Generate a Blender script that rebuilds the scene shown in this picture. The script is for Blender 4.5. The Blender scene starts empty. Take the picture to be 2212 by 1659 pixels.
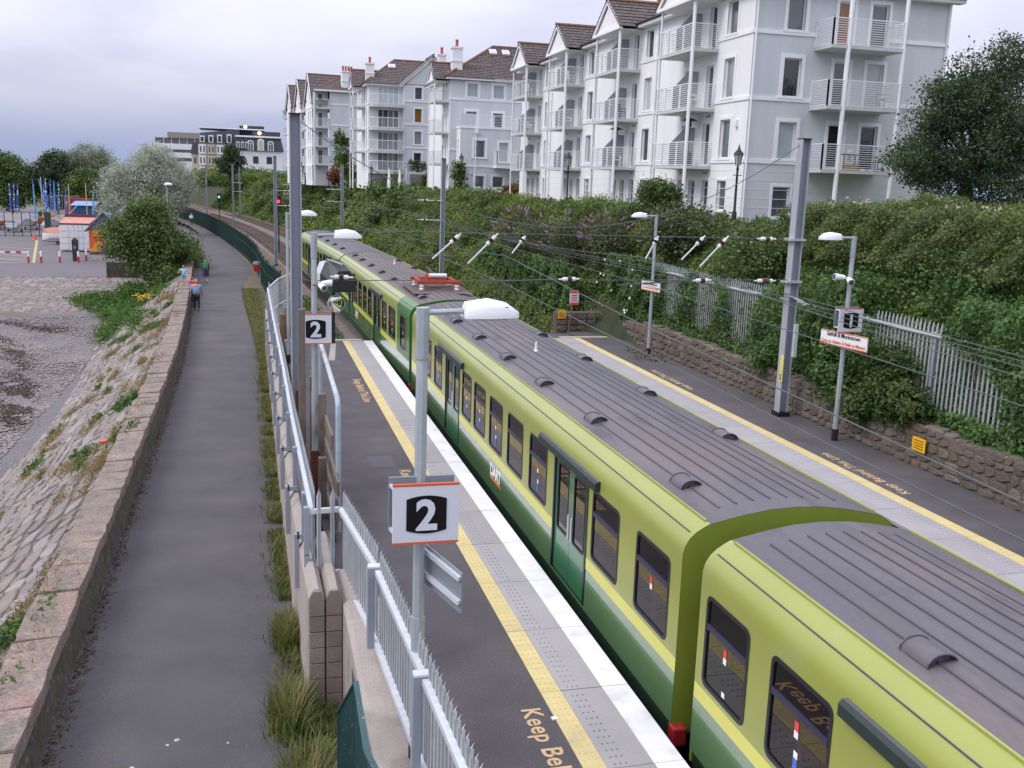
import bpy, math, random
import numpy as np
from mathutils import Vector, Matrix, Euler

R = random.Random(11)
NR = np.random.default_rng(11)
S = bpy.context.scene
C = S.collection
PI = math.pi

# ---------------------------------------------------------------- camera
cam_d = bpy.data.cameras.new('camera')
cam = bpy.data.objects.new('camera', cam_d)
C.objects.link(cam)
cam_d.sensor_fit = 'HORIZONTAL'
cam_d.sensor_width = 36.0
cam_d.lens = 36.0 * 2150.0 / 2212.0
cam_d.clip_start = 0.1
cam_d.clip_end = 3000
cam.location = (0, 0, 6.1)
YAW, PITCH, ROLL = math.radians(14.9), math.atan(433 / 2150.0), 0.034
_h = Vector((math.sin(YAW), math.cos(YAW), 0))
_r0 = Vector((math.cos(YAW), -math.sin(YAW), 0))
_f = _h * math.cos(PITCH) + Vector((0, 0, -math.sin(PITCH)))
_u0 = _r0.cross(_f)
_r = _r0 * math.cos(ROLL) + _u0 * math.sin(ROLL)
_u = _u0 * math.cos(ROLL) - _r0 * math.sin(ROLL)
cam.rotation_euler = Matrix((_r, _u, -_f)).transposed().to_euler()
S.camera = cam

# ---------------------------------------------------------------- sky, sun, exposure
W = bpy.data.worlds.new('World')
S.world = W
W.use_nodes = True
nt = W.node_tree
for n in list(nt.nodes):
    nt.nodes.remove(n)
SUN_EL, SUN_AZ = math.radians(46), math.radians(262)     # azimuth measured clockwise from +Y
w_out = nt.nodes.new('ShaderNodeOutputWorld')
w_bg = nt.nodes.new('ShaderNodeBackground')
w_bg.inputs['Strength'].default_value = 0.1
w_sky = nt.nodes.new('ShaderNodeTexSky')
w_sky.sky_type = 'NISHITA'
w_sky.sun_disc = False
w_sky.sun_elevation = SUN_EL
w_sky.sun_rotation = SUN_AZ
w_sky.air_density = 1.6
w_sky.dust_density = 2.0
w_tc = nt.nodes.new('ShaderNodeTexCoord')
w_sep = nt.nodes.new('ShaderNodeSeparateXYZ')
nt.links.new(w_tc.outputs['Generated'], w_sep.inputs[0])
# flat cloud deck: project the view direction on a plane overhead
w_zz = nt.nodes.new('ShaderNodeMath'); w_zz.operation = 'MAXIMUM'; w_zz.inputs[1].default_value = 0.0
nt.links.new(w_sep.outputs['Z'], w_zz.inputs[0])
w_za = nt.nodes.new('ShaderNodeMath'); w_za.operation = 'ADD'; w_za.inputs[1].default_value = 0.22
nt.links.new(w_zz.outputs[0], w_za.inputs[0])
w_dx = nt.nodes.new('ShaderNodeMath'); w_dx.operation = 'DIVIDE'
w_dy = nt.nodes.new('ShaderNodeMath'); w_dy.operation = 'DIVIDE'
nt.links.new(w_sep.outputs['X'], w_dx.inputs[0]); nt.links.new(w_za.outputs[0], w_dx.inputs[1])
nt.links.new(w_sep.outputs['Y'], w_dy.inputs[0]); nt.links.new(w_za.outputs[0], w_dy.inputs[1])
w_cmb = nt.nodes.new('ShaderNodeCombineXYZ')
nt.links.new(w_dx.outputs[0], w_cmb.inputs[0]); nt.links.new(w_dy.outputs[0], w_cmb.inputs[1])
w_n = nt.nodes.new('ShaderNodeTexNoise')
w_n.inputs['Scale'].default_value = 1.1
w_n.inputs['Detail'].default_value = 5
w_n.inputs['Roughness'].default_value = 0.45
w_n.inputs['Distortion'].default_value = 0.3
nt.links.new(w_cmb.outputs[0], w_n.inputs['Vector'])
w_r = nt.nodes.new('ShaderNodeValToRGB')
w_r.color_ramp.interpolation = 'B_SPLINE'
w_r.color_ramp.elements[0].position = 0.34
w_r.color_ramp.elements[0].color = (0.53, 0.56, 0.76, 1)
w_r.color_ramp.elements[1].position = 0.60
w_r.color_ramp.elements[1].color = (0.88, 0.87, 0.96, 1)
nt.links.new(w_n.outputs['Fac'], w_r.inputs['Fac'])
# distance dims the cloud base towards the horizon, as under a real overcast
w_h = nt.nodes.new('ShaderNodeMapRange')
w_h.inputs['From Min'].default_value = 0.0; w_h.inputs['From Max'].default_value = 0.13
w_h.inputs['To Min'].default_value = 0.0; w_h.inputs['To Max'].default_value = 1.0
w_h.interpolation_type = 'SMOOTHSTEP'
nt.links.new(w_sep.outputs['Z'], w_h.inputs['Value'])
w_hm = nt.nodes.new('ShaderNodeMix'); w_hm.data_type = 'RGBA'
w_hm.inputs['A'].default_value = (0.37, 0.43, 0.65, 1)
nt.links.new(w_h.outputs['Result'], w_hm.inputs['Factor'])
nt.links.new(w_r.outputs['Color'], w_hm.inputs['B'])
w_sc = nt.nodes.new('ShaderNodeVectorMath'); w_sc.operation = 'SCALE'; w_sc.inputs['Scale'].default_value = 8.8
nt.links.new(w_hm.outputs['Result'], w_sc.inputs[0])
# an overcast deck is brightest overhead
w_zb = nt.nodes.new('ShaderNodeMath'); w_zb.operation = 'MULTIPLY_ADD'; w_zb.inputs[1].default_value = 9.5; w_zb.inputs[2].default_value = 7.7
nt.links.new(w_zz.outputs[0], w_zb.inputs[0]); nt.links.new(w_zb.outputs[0], w_sc.inputs['Scale'])
w_mix = nt.nodes.new('ShaderNodeMix'); w_mix.data_type = 'RGBA'
w_mix.inputs['Factor'].default_value = 0.93
nt.links.new(w_sky.outputs[0], w_mix.inputs['A'])
nt.links.new(w_sc.outputs[0], w_mix.inputs['B'])
nt.links.new(w_mix.outputs['Result'], w_bg.inputs['Color'])
nt.links.new(w_bg.outputs[0], w_out.inputs['Surface'])

sun_d = bpy.data.lights.new('sun', 'SUN')
sun_d.energy = 1.3
sun_d.angle = math.radians(25)
sun_d.color = (1.0, 0.97, 0.93)
sun = bpy.data.objects.new('sun', sun_d)
C.objects.link(sun)
_sd = Vector((math.sin(SUN_AZ) * math.cos(SUN_EL), math.cos(SUN_AZ) * math.cos(SUN_EL), math.sin(SUN_EL)))
sun.rotation_euler = _sd.to_track_quat('Z', 'Y').to_euler()
sun.location = (0, -20, 40)

S.render.engine = 'CYCLES'
S.cycles.use_denoising = True
S.cycles.max_bounces = 6
S.cycles.transparent_max_bounces = 12
S.view_settings.view_transform = 'Standard'
S.view_settings.look = 'None'
S.view_settings.gamma = 1.0
S.view_settings.exposure = 0.42
S.view_settings.use_curve_mapping = False

# ---------------------------------------------------------------- materials
MATS = {}
def N(t, k):
    return t.nodes.new(k)

def mat(name, col, rough=0.6, metal=0.0, var=0.12, vscale=3.0, fine=0.0, fscale=60.0, bump=0.0, bscale=40.0,
        spec=0.5, coat=0.0, orand=0.0, col2=None, c2scale=1.0, c2lo=0.5, c2hi=0.65, emit=0.0, stretch=None, col3=None,
        c3scale=9.0, c3lo=0.6, c3hi=0.7, coatrough=0.05):
    """principled material: base colour varied by noise in world position, optional patches of other colours, bump"""
    if name in MATS:
        return MATS[name]
    m = bpy.data.materials.new(name)
    m.use_nodes = True
    t = m.node_tree
    b = t.nodes['Principled BSDF']
    L = t.links.new
    b.inputs['Roughness'].default_value = rough
    b.inputs['Metallic'].default_value = metal
    b.inputs['Specular IOR Level'].default_value = spec
    b.inputs['Coat Weight'].default_value = coat
    b.inputs['Coat Roughness'].default_value = coatrough
    g = N(t, 'ShaderNodeNewGeometry')
    pos = g.outputs['Position']
    if stretch:
        mp = N(t, 'ShaderNodeMapping'); mp.inputs['Scale'].default_value = stretch
        L(pos, mp.inputs[0]); pos = mp.outputs[0]
    def noise(scale, detail=4):
        n = N(t, 'ShaderNodeTexNoise'); n.inputs['Scale'].default_value = scale; n.inputs['Detail'].default_value = detail
        L(pos, n.inputs['Vector']); return n.outputs['Fac']
    rgb = N(t, 'ShaderNodeRGB'); rgb.outputs[0].default_value = (*col, 1)
    cur = rgb.outputs[0]
    def patch(cur, colx, sc, lo, hi):
        f = N(t, 'ShaderNodeMapRange'); f.interpolation_type = 'SMOOTHSTEP'
        f.inputs['From Min'].default_value = lo; f.inputs['From Max'].default_value = hi
        L(noise(sc, 6), f.inputs['Value'])
        mx = N(t, 'ShaderNodeMix'); mx.data_type = 'RGBA'; mx.inputs['B'].default_value = (*colx, 1)
        L(f.outputs[0], mx.inputs['Factor']); L(cur, mx.inputs['A'])
        return mx.outputs['Result']
    if col2: cur = patch(cur, col2, c2scale, c2lo, c2hi)
    if col3: cur = patch(cur, col3, c3scale, c3lo, c3hi)
    mult = None
    def addm(mult, sock, amount):
        r_ = N(t, 'ShaderNodeMapRange')
        r_.inputs['From Min'].default_value = 0.25; r_.inputs['From Max'].default_value = 0.75
        r_.inputs['To Min'].default_value = 1 - amount; r_.inputs['To Max'].default_value = 1 + amount
        L(sock, r_.inputs['Value'])
        if mult is None: return r_.outputs[0]
        mm = N(t, 'ShaderNodeMath'); mm.operation = 'MULTIPLY'
        L(mult, mm.inputs[0]); L(r_.outputs[0], mm.inputs[1]); return mm.outputs[0]
    if var: mult = addm(mult, noise(vscale), var)
    if fine: mult = addm(mult, noise(fscale, 2), fine)
    if orand:
        oi = N(t, 'ShaderNodeObjectInfo')
        r_ = N(t, 'ShaderNodeMapRange'); r_.inputs['To Min'].default_value = 1 - orand; r_.inputs['To Max'].default_value = 1 + orand
        L(oi.outputs['Random'], r_.inputs['Value'])
        if mult is None: mult = r_.outputs[0]
        else:
            mm = N(t, 'ShaderNodeMath'); mm.operation = 'MULTIPLY'; L(mult, mm.inputs[0]); L(r_.outputs[0], mm.inputs[1]); mult = mm.outputs[0]
    if mult is not None:
        vm = N(t, 'ShaderNodeVectorMath'); vm.operation = 'SCALE'
        L(cur, vm.inputs[0]); L(mult, vm.inputs['Scale']); cur = vm.outputs[0]
    L(cur, b.inputs['Base Color'])
    if bump:
        bp = N(t, 'ShaderNodeBump'); bp.inputs['Strength'].default_value = bump; bp.inputs['Distance'].default_value = 0.02
        L(noise(bscale, 4), bp.inputs['Height']); L(bp.outputs[0], b.inputs['Normal'])
    if emit:
        L(cur, b.inputs['Emission Color']); b.inputs['Emission Strength'].default_value = emit
    MATS[name] = m
    return m

def leafmat(name, dark, mid, light, pscale=0.6, odd=None, trans=0.35):
    """foliage: three greens picked per leaf (attribute rnd) and drifting with position"""
    if name in MATS: return MATS[name]
    m = bpy.data.materials.new(name); m.use_nodes = True
    t = m.node_tree; b = t.nodes['Principled BSDF']; L = t.links.new
    a = N(t, 'ShaderNodeAttribute'); a.attribute_name = 'rnd'
    g = N(t, 'ShaderNodeNewGeometry')
    n = N(t, 'ShaderNodeTexNoise'); n.inputs['Scale'].default_value = pscale; n.inputs['Detail'].default_value = 4
    L(g.outputs['Position'], n.inputs['Vector'])
    ma = N(t, 'ShaderNodeMath'); ma.operation = 'MULTIPLY_ADD'; ma.inputs[1].default_value = 1.7; ma.inputs[2].default_value = -0.6
    L(n.outputs['Fac'], ma.inputs[0])
    mx = N(t, 'ShaderNodeMath'); mx.operation = 'MULTIPLY_ADD'; mx.inputs[1].default_value = 0.55
    L(a.outputs['Fac'], mx.inputs[0]); L(ma.outputs[0], mx.inputs[2])
    r_ = N(t, 'ShaderNodeValToRGB'); cr = r_.color_ramp
    cr.elements[0].position = 0.12; cr.elements[0].color = (*dark, 1)
    cr.elements[1].position = 0.95; cr.elements[1].color = (*light, 1)
    e = cr.elements.new(0.5); e.color = (*mid, 1)
    if odd:
        e = cr.elements.new(1.0); e.color = (*odd, 1)
    L(mx.outputs[0], r_.inputs['Fac'])
    L(r_.outputs[0], b.inputs['Base Color'])
    b.inputs['Roughness'].default_value = 0.5
    b.inputs['Specular IOR Level'].default_value = 0.35
    tr = N(t, 'ShaderNodeBsdfTranslucent'); L(r_.outputs[0], tr.inputs['Color'])
    ms = N(t, 'ShaderNodeMixShader'); ms.inputs[0].default_value = trans
    L(b.outputs[0], ms.inputs[1]); L(tr.outputs[0], ms.inputs[2])
    L(ms.outputs[0], t.nodes['Material Output'].inputs['Surface'])
    MATS[name] = m
    return m

def glassmat(name, tint=(0.25, 0.28, 0.28), ior=.06, rough=0.01):
    """window glass: what lies behind, tinted, under a mirror layer that follows the viewing angle"""
    if name in MATS: return MATS[name]
    m = bpy.data.materials.new(name); m.use_nodes = True
    t = m.node_tree; L = t.links.new
    t.nodes.remove(t.nodes['Principled BSDF'])
    tr = N(t, 'ShaderNodeBsdfTransparent'); tr.inputs[0].default_value = (*tint, 1)
    gl = N(t, 'ShaderNodeBsdfGlossy'); gl.inputs['Roughness'].default_value = rough
    lw = N(t, 'ShaderNodeLayerWeight'); pw = N(t, 'ShaderNodeMath'); pw.operation = 'POWER'; pw.inputs[1].default_value = 4.2
    L(lw.outputs['Facing'], pw.inputs[0]); fr = N(t, 'ShaderNodeMath'); fr.operation = 'MULTIPLY_ADD'; fr.inputs[1].default_value = .9; fr.inputs[2].default_value = ior
    L(pw.outputs[0], fr.inputs[0])
    ms = N(t, 'ShaderNodeMixShader')
    L(fr.outputs[0], ms.inputs[0]); L(tr.outputs[0], ms.inputs[1]); L(gl.outputs[0], ms.inputs[2])
    L(ms.outputs[0], t.nodes['Material Output'].inputs['Surface'])
    MATS[name] = m
    return m

# ---------------------------------------------------------------- mesh helpers
def wloc(o):
    v = Vector((0, 0, 0))
    while o is not None:
        v += o.location; o = o.parent
    return v

class MB:
    """collects polygons, then links them as one mesh object"""
    def __init__(s):
        s.v = []; s.f = []; s.m = []; s.cm = 0
    def poly(s, pts):
        i = len(s.v); s.v += [tuple(p) for p in pts]
        s.f.append(tuple(range(i, i + len(pts)))); s.m.append(s.cm); return s
    def raw(s, vs, fs):
        i = len(s.v); s.v += [tuple(p) for p in vs]
        for f in fs: s.f.append(tuple(i + k for k in f)); s.m.append(s.cm)
        return s
    def box(s, x0, x1, y0, y1, z0, z1):
        return s.raw([(x0, y0, z0), (x1, y0, z0), (x1, y1, z0), (x0, y1, z0), (x0, y0, z1), (x1, y0, z1), (x1, y1, z1), (x0, y1, z1)],
                     [(0, 3, 2, 1), (4, 5, 6, 7), (0, 1, 5, 4), (1, 2, 6, 5), (2, 3, 7, 6), (3, 0, 4, 7)])
    def bar(s, p, q, w, h=None, up=(0, 0, 1)):
        """square bar from p to q: w across, h along up"""
        h = w if h is None else h
        p, q = Vector(p), Vector(q); d = (q - p).normalized(); up = Vector(up)
        a = d.cross(up)
        if a.length < 1e-4: a = d.cross(Vector((1, 0, 0)))
        a.normalize(); b_ = a.cross(d).normalized()
        a *= w / 2; b_ *= h / 2
        vs = [p - a - b_, p + a - b_, p + a + b_, p - a + b_, q - a - b_, q + a - b_, q + a + b_, q - a + b_]
        return s.raw(vs, [(0, 3, 2, 1)[::-1], (4, 5, 6, 7)[::-1], (0, 1, 5, 4)[::-1], (1, 2, 6, 5)[::-1], (2, 3, 7, 6)[::-1], (3, 0, 4, 7)[::-1]])
    def tube(s, pts, r, n=8, cap=True):
        pts = [Vector(p) for p in pts]
        rs = r if isinstance(r, (list, tuple)) else [r] * len(pts)
        i0 = len(s.v); prev = None
        for k, p in enumerate(pts):
            d = (pts[min(k + 1, len(pts) - 1)] - pts[max(k - 1, 0)]).normalized()
            if prev is None:
                a = d.cross(Vector((0, 0, 1)))
                if a.length < 1e-3: a = d.cross(Vector((1, 0, 0)))
            else:
                a = prev - d * prev.dot(d)
            a.normalize(); prev = a; b_ = d.cross(a)
            for j in range(n):
                t = 2 * PI * j / n
                s.v.append(tuple(p + (a * math.cos(t) + b_ * math.sin(t)) * rs[k]))
        for k in range(len(pts) - 1):
            for j in range(n):
                a0 = i0 + k * n + j; a1 = i0 + k * n + (j + 1) % n
                s.f.append((a0, a1, a1 + n, a0 + n)); s.m.append(s.cm)
        if cap:
            s.f.append(tuple(i0 + j for j in range(n))[::-1]); s.m.append(s.cm)
            e = i0 + (len(pts) - 1) * n
            s.f.append(tuple(e + j for j in range(n))); s.m.append(s.cm)
        return s
    def lathe(s, cx, cy, prof, n=12):
        i0 = len(s.v)
        for (r, z) in prof:
            for j in range(n):
                t = 2 * PI * j / n; s.v.append((cx + r * math.cos(t), cy + r * math.sin(t), z))
        for k in range(len(prof) - 1):
            for j in range(n):
                a0 = i0 + k * n + j; a1 = i0 + k * n + (j + 1) % n
                s.f.append((a0, a1, a1 + n, a0 + n)); s.m.append(s.cm)
        s.f.append(tuple(i0 + j for j in range(n))[::-1]); s.m.append(s.cm)
        e = i0 + (len(prof) - 1) * n
        s.f.append(tuple(e + j for j in range(n))); s.m.append(s.cm)
        return s
    def prism(s, poly, axis, a, b_):
        """extrude a 2D polygon: axis x takes (y,z), y takes (x,z), z takes (x,y)"""
        def P(p, t):
            return (t, p[0], p[1]) if axis == 'x' else (p[0], t, p[1]) if axis == 'y' else (p[0], p[1], t)
        n = len(poly); vs = [P(p, a) for p in poly] + [P(p, b_) for p in poly]
        fs = [tuple(range(n))[::-1], tuple(range(n, 2 * n))] + [(i, (i + 1) % n, (i + 1) % n + n, i + n) for i in range(n)]
        return s.raw(vs, fs)
    def loft(s, rings, closed=True, cap=True):
        i0 = len(s.v); n = len(rings[0])
        for r_ in rings: s.v += [tuple(p) for p in r_]
        for k in range(len(rings) - 1):
            for j in range(n if closed else n - 1):
                a0 = i0 + k * n + j; a1 = i0 + k * n + (j + 1) % n
                s.f.append((a0, a1, a1 + n, a0 + n)); s.m.append(s.cm)
        if cap and closed:
            s.f.append(tuple(i0 + j for j in range(n))[::-1]); s.m.append(s.cm)
            e = i0 + (len(rings) - 1) * n
            s.f.append(tuple(e + j for j in range(n))); s.m.append(s.cm)
        return s
    def mesh(s, name, mats, off=None, smooth=False):
        me = bpy.data.meshes.new(name)
        v = s.v
        if off is not None: v = [(p[0] - off[0], p[1] - off[1], p[2] - off[2]) for p in v]
        me.from_pydata(v, [], s.f)
        if not isinstance(mats, (list, tuple)): mats = [mats]
        for m_ in mats: me.materials.append(m_)
        if len(mats) > 1: me.polygons.foreach_set('material_index', s.m)
        if smooth: me.polygons.foreach_set('use_smooth', [True] * len(me.polygons))
        me.validate(); me.update()
        fixn(me)
        return me
    def build(s, name, mats, parent=None, local=False, smooth=False, bevel=0.0, sharp=35):
        off = None
        if parent is not None and not local: off = wloc(parent)
        me = s.mesh(name, mats, off, smooth)
        o = bpy.data.objects.new(name, me); C.objects.link(o); o.parent = parent
        if smooth: me.set_sharp_from_angle(angle=math.radians(sharp))
        if bevel:
            bv = o.modifiers.new('bevel', 'BEVEL'); bv.width = bevel; bv.segments = 2; bv.limit_method = 'ANGLE'
        return o

import bmesh
def fixn(me):
    bm = bmesh.new(); bm.from_mesh(me)
    bmesh.ops.recalc_face_normals(bm, faces=bm.faces)
    bm.to_mesh(me); bm.free()

def tag(o, label=None, cat=None, group=None, kind=None):
    if label: o['label'] = label
    if cat: o['category'] = cat
    if group: o['group'] = group
    if kind: o['kind'] = kind
    return o

def thing(name, label, cat, loc=(0, 0, 0), group=None, rz=0.0):
    o = bpy.data.objects.new(name, None); C.objects.link(o)
    o.location = loc; o.rotation_euler = (0, 0, rz); o.empty_display_size = 0.3
    return tag(o, label, cat, group)

def copy_tree(o, parent=None):
    c = o.copy(); C.objects.link(c); c.parent = parent
    for ch in list(o.children): copy_tree(ch, c)
    return c

def inst(name, me, parent, loc, rz=0.0, scale=None, rot=None):
    """one more object of an existing mesh, placed in the parent's frame given world coordinates"""
    o = bpy.data.objects.new(name, me); C.objects.link(o); o.parent = parent
    off = wloc(parent) if parent is not None else Vector((0, 0, 0))
    o.location = Vector(loc) - off
    o.rotation_euler = rot if rot else (0, 0, rz)
    if scale: o.scale = scale
    return o

def text_mesh(body, size, mt, extrude=0.0, offset=0.0, align='LEFT', spacing=1.0, wordsp=1.0):
    cu = bpy.data.curves.new('lettering', 'FONT'); cu.body = body; cu.size = size
    cu.extrude = extrude; cu.offset = offset; cu.align_x = align; cu.space_character = spacing; cu.space_word = wordsp
    cu.resolution_u = 3
    o = bpy.data.objects.new('lettering', cu); C.objects.link(o)
    dg = bpy.context.evaluated_depsgraph_get(); dg.update()
    me = bpy.data.meshes.new_from_object(o.evaluated_get(dg))
    bpy.data.objects.remove(o); bpy.data.curves.remove(cu)
    me.name = 'lettering'; me.materials.clear(); me.materials.append(mt)
    return me

def orient(o, origin, right, up):
    """place a flat mesh (text in xy) at origin with its x axis along right and its y axis along up"""
    r_, u_ = Vector(right).normalized(), Vector(up).normalized(); n_ = r_.cross(u_)
    m = Matrix((r_, u_, n_)).transposed().to_4x4(); m.translation = Vector(origin)
    if o.parent is not None: m = Matrix.Translation(-wloc(o.parent)) @ m
    o.matrix_basis = m
    return o

def put_text(parent, body, size, mt, origin, right, up, **kw):
    o = bpy.data.objects.new('lettering', text_mesh(body, size, mt, **kw)); C.objects.link(o); o.parent = parent
    return orient(o, origin, right, up)

# ---------------------------------------------------------------- foliage helpers
def leaves(name, pts, nrm, size, mt, parent=None, flat=0.5, aspect=0.62, rng=NR, droop=0.0, rnd=None, kind=None):
    """one mesh of many small four-sided leaves at the given points; nrm biases how they lie"""
    n = len(pts)
    pts = np.asarray(pts, float); sz = (np.asarray(size) * np.ones(n)) * rng.uniform(0.6, 1.35, n)
    nn = np.asarray(nrm, float) * flat + rng.normal(0, 1, (n, 3)) * (1 - flat) * 0.8
    nn /= np.linalg.norm(nn, axis=1)[:, None] + 1e-9
    a = np.cross(nn, rng.normal(0, 1, (n, 3))); a[:, 2] -= droop
    a /= np.linalg.norm(a, axis=1)[:, None] + 1e-9
    b_ = np.cross(nn, a)
    if parent is not None: pts = pts - np.array(wloc(parent))
    V = np.empty((n, 4, 3))
    V[:, 0] = pts - a * sz[:, None] * .5
    V[:, 1] = pts + b_ * sz[:, None] * .5 * aspect + nn * sz[:, None] * .1
    V[:, 2] = pts + a * sz[:, None] * .5
    V[:, 3] = pts - b_ * sz[:, None] * .5 * aspect + nn * sz[:, None] * .1
    me = bpy.data.meshes.new(name)
    me.vertices.add(4 * n); me.vertices.foreach_set('co', V.reshape(-1))
    me.loops.add(4 * n); me.loops.foreach_set('vertex_index', np.arange(4 * n, dtype=np.int32))
    me.polygons.add(n); me.polygons.foreach_set('loop_start', np.arange(0, 4 * n, 4, dtype=np.int32))
    at = me.attributes.new('rnd', 'FLOAT', 'POINT')
    rv = rng.uniform(0, 1, n) if rnd is None else rnd
    at.data.foreach_set('value', np.repeat(rv, 4).astype(np.float32))
    me.materials.append(mt); me.update(); me.validate()
    o = bpy.data.objects.new(name, me); C.objects.link(o); o.parent = parent
    if kind: o['kind'] = kind
    return o

def blades(name, base, h, w, lean, mt, parent=None, rng=NR, kind=None):
    """upright tapering grass blades that bend over: base points, heights, widths, bend"""
    n = len(base); base = np.asarray(base, float); h = np.asarray(h) * np.ones(n) * rng.uniform(.55, 1.2, n)
    a = rng.uniform(0, 2 * PI, n); d = np.stack([np.cos(a), np.sin(a), 0 * a], 1); s_ = np.stack([-np.sin(a), np.cos(a), 0 * a], 1) * (w / 2)
    if parent is not None: base = base - np.array(wloc(parent))
    up = np.array([0, 0, 1.0]); ln = (lean * rng.uniform(.3, 1.3, n) * h)[:, None]
    mid = base + up * (h * .6)[:, None] + d * ln * .35; tip = base + up * (h * .95)[:, None] + d * ln
    V = np.stack([base - s_, base + s_, mid + s_ * .8, mid - s_ * .8, tip], 1).reshape(-1, 3)
    F = [];
    for i in range(n): k = i * 5; F += [(k, k + 1, k + 2, k + 3), (k + 3, k + 2, k + 4)]
    me = bpy.data.meshes.new(name); me.from_pydata(V.tolist(), [], F); me.materials.append(mt)
    at = me.attributes.new('rnd', 'FLOAT', 'POINT'); at.data.foreach_set('value', np.repeat(rng.uniform(0, 1, n), 5).astype(np.float32)); me.update()
    o = bpy.data.objects.new(name, me); C.objects.link(o); o.parent = parent
    if kind: o['kind'] = kind
    return o

def blob_points(blobs, n, clump=0.35, per=22, shell=0.55, rng=NR):
    """leaf points in clumps spread through ellipsoids (cx,cy,cz,rx,ry,rz); denser towards the outside"""
    vol = np.array([(b[3] * b[4] * b[5]) ** (2 / 3) for b in blobs]); vol /= vol.sum()
    P = []; Nn = []
    for b, w in zip(blobs, vol):
        k = max(3, int(n * w / per))
        d = rng.normal(0, 1, (k, 3)); d /= np.linalg.norm(d, axis=1)[:, None]
        rr = (shell + (1 - shell) * rng.uniform(0, 1, k) ** 0.6) * rng.uniform(0.86, 1.1, k)
        c = np.array(b[:3]) + d * rr[:, None] * np.array(b[3:6])
        q = np.repeat(c, per, 0) + rng.normal(0, 1, (k * per, 3)) * clump * np.array([1, 1, .75])
        P.append(q); Nn.append(np.repeat(d, per, 0))
    P = np.concatenate(P); Nn = np.concatenate(Nn)
    Nn[:, 2] += 0.5
    return P, Nn

def tree(name, label, base, trunk_r, trunk_top, blobs, n, size, lm, bark, cat='tree', group=None, clump=0.35, per=22,
         limbs=6, shell=0.5, droop=0.0, flat=0.4, aspect=0.6):
    t = thing(name, label, cat, base, group)
    m = MB()
    b = Vector(base); top = Vector(trunk_top)
    mid = b.lerp(top, .5) + Vector((R.uniform(-.15, .15), R.uniform(-.15, .15), 0))
    m.tube([b - Vector((0, 0, .15)), b.lerp(mid, .5), mid, top], [trunk_r * 1.25, trunk_r, trunk_r * .8, trunk_r * .5], 8)
    for i in range(limbs):
        bl = blobs[i % len(blobs)]
        e = Vector(bl[:3]) + Vector((R.uniform(-.5, .5) * bl[3], R.uniform(-.5, .5) * bl[4], R.uniform(-.2, .5) * bl[5]))
        s_ = b.lerp(top, R.uniform(.45, .95))
        m.tube([s_, s_.lerp(e, .5) + Vector((0, 0, .1 * (e - s_).length)), e], [trunk_r * .45, trunk_r * .3, trunk_r * .1], 6)
    m.build('trunk', bark, t, smooth=True)
    P, Nn = blob_points(blobs, n, clump, per, shell)
    leaves('crown', P, Nn, size, lm, t, flat=flat, droop=droop, aspect=aspect)
    return t
# ================================================================ THE GROUND
# world frame: +Y runs along the railway away from the viewer, X across it; platform tops are z = 0
DLY = [0, 34, 42, 50, 60, 72, 81, 100, 121, 140, 155, 180, 220, 300]
DLX = [0, 0, .12, .42, .9, 1.5, 2.0, 3.1, 4.6, 6.4, 8.2, 11.6, 18.5, 36]
def dl(y):
    """how far the line has bent to the left at distance y"""
    w = [-6, -3, 0, 3, 6]
    r_ = sum(np.interp(y + k, DLY, DLX) for k in w) / 5
    return r_ if isinstance(y, np.ndarray) else float(r_)

asphalt = mat('path_asphalt', (.078, .074, .080), .85, var=.19, vscale=.8, fine=.28, fscale=55, bump=.35, bscale=120, col2=(.092, .084, .086), c2scale=.35,
              c2lo=.45, c2hi=.7, col3=(.34, .33, .33), c3scale=38, c3lo=.735, c3hi=.76)
plat_asph = mat('platform_asphalt', (.085, .077, .083), .82, var=.20, vscale=1.1, fine=.40, fscale=48, bump=.45, bscale=90, col2=(.10, .088, .093), c2scale=.5,
                c2lo=.45, c2hi=.62)
park_asph = mat('car_park_asphalt', (.135, .122, .132), .85, var=.10, vscale=.3, fine=.15, fscale=20, bump=.2, bscale=60)
slab_c = mat('paving_slab', (.35, .335, .345), .75, var=.07, vscale=1.4, fine=.10, fscale=70, bump=.15, bscale=90, orand=.06)
yellow_p = mat('yellow_tactile', (.62, .51, .24), .7, var=.08, vscale=3, fine=.08, fscale=50, orand=.04, col2=(.56, .47, .26), c2scale=2.2, c2lo=.55, c2hi=.7)
white_p = mat('white_edge_paint', (.80, .79, .80), .6, var=.09, vscale=2, col2=(.68, .66, .65), c2scale=3, c2lo=.54, c2hi=.70)
text_p = mat('stencil_paint', (.60, .41, .22), .75, var=.2, vscale=14, col2=(.40, .29, .19), c2scale=24, c2lo=.58, c2hi=.68)
conc = mat('wall_concrete', (.36, .315, .285), .85, var=.13, vscale=1.1, fine=.14, fscale=40, bump=.35, bscale=45, col2=(.26, .225, .20), c2scale=1.6, c2lo=.52, c2hi=.7,
           stretch=(1, 1, .35))
conc_d = mat('block_concrete', (.245, .20, .175), .9, var=.16, vscale=2.5, fine=.16, fscale=50, bump=.5, bscale=50, orand=.1)
shingle = mat('beach_shingle', (.150, .139, .148), .95, var=.12, vscale=.6, fine=.5, fscale=24, bump=.6, bscale=40, col2=(.185, .16, .148), c2scale=.12, c2lo=.45, c2hi=.62,
              col3=(.14, .112, .09), c3scale=.5, c3lo=.58, c3hi=.70, stretch=(1, .55, 1))
ballast = mat('track_ballast', (.17, .14, .125), .95, var=.2, vscale=1.0, fine=.5, fscale=16, bump=.9, bscale=24)
earth = mat('dark_undergrowth_soil', (.035, .042, .018), .95, var=.3, vscale=2)
grassy = mat('grass_ground', (.075, .10, .03), .95, var=.3, vscale=.8, fine=.3, fscale=18)

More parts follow.
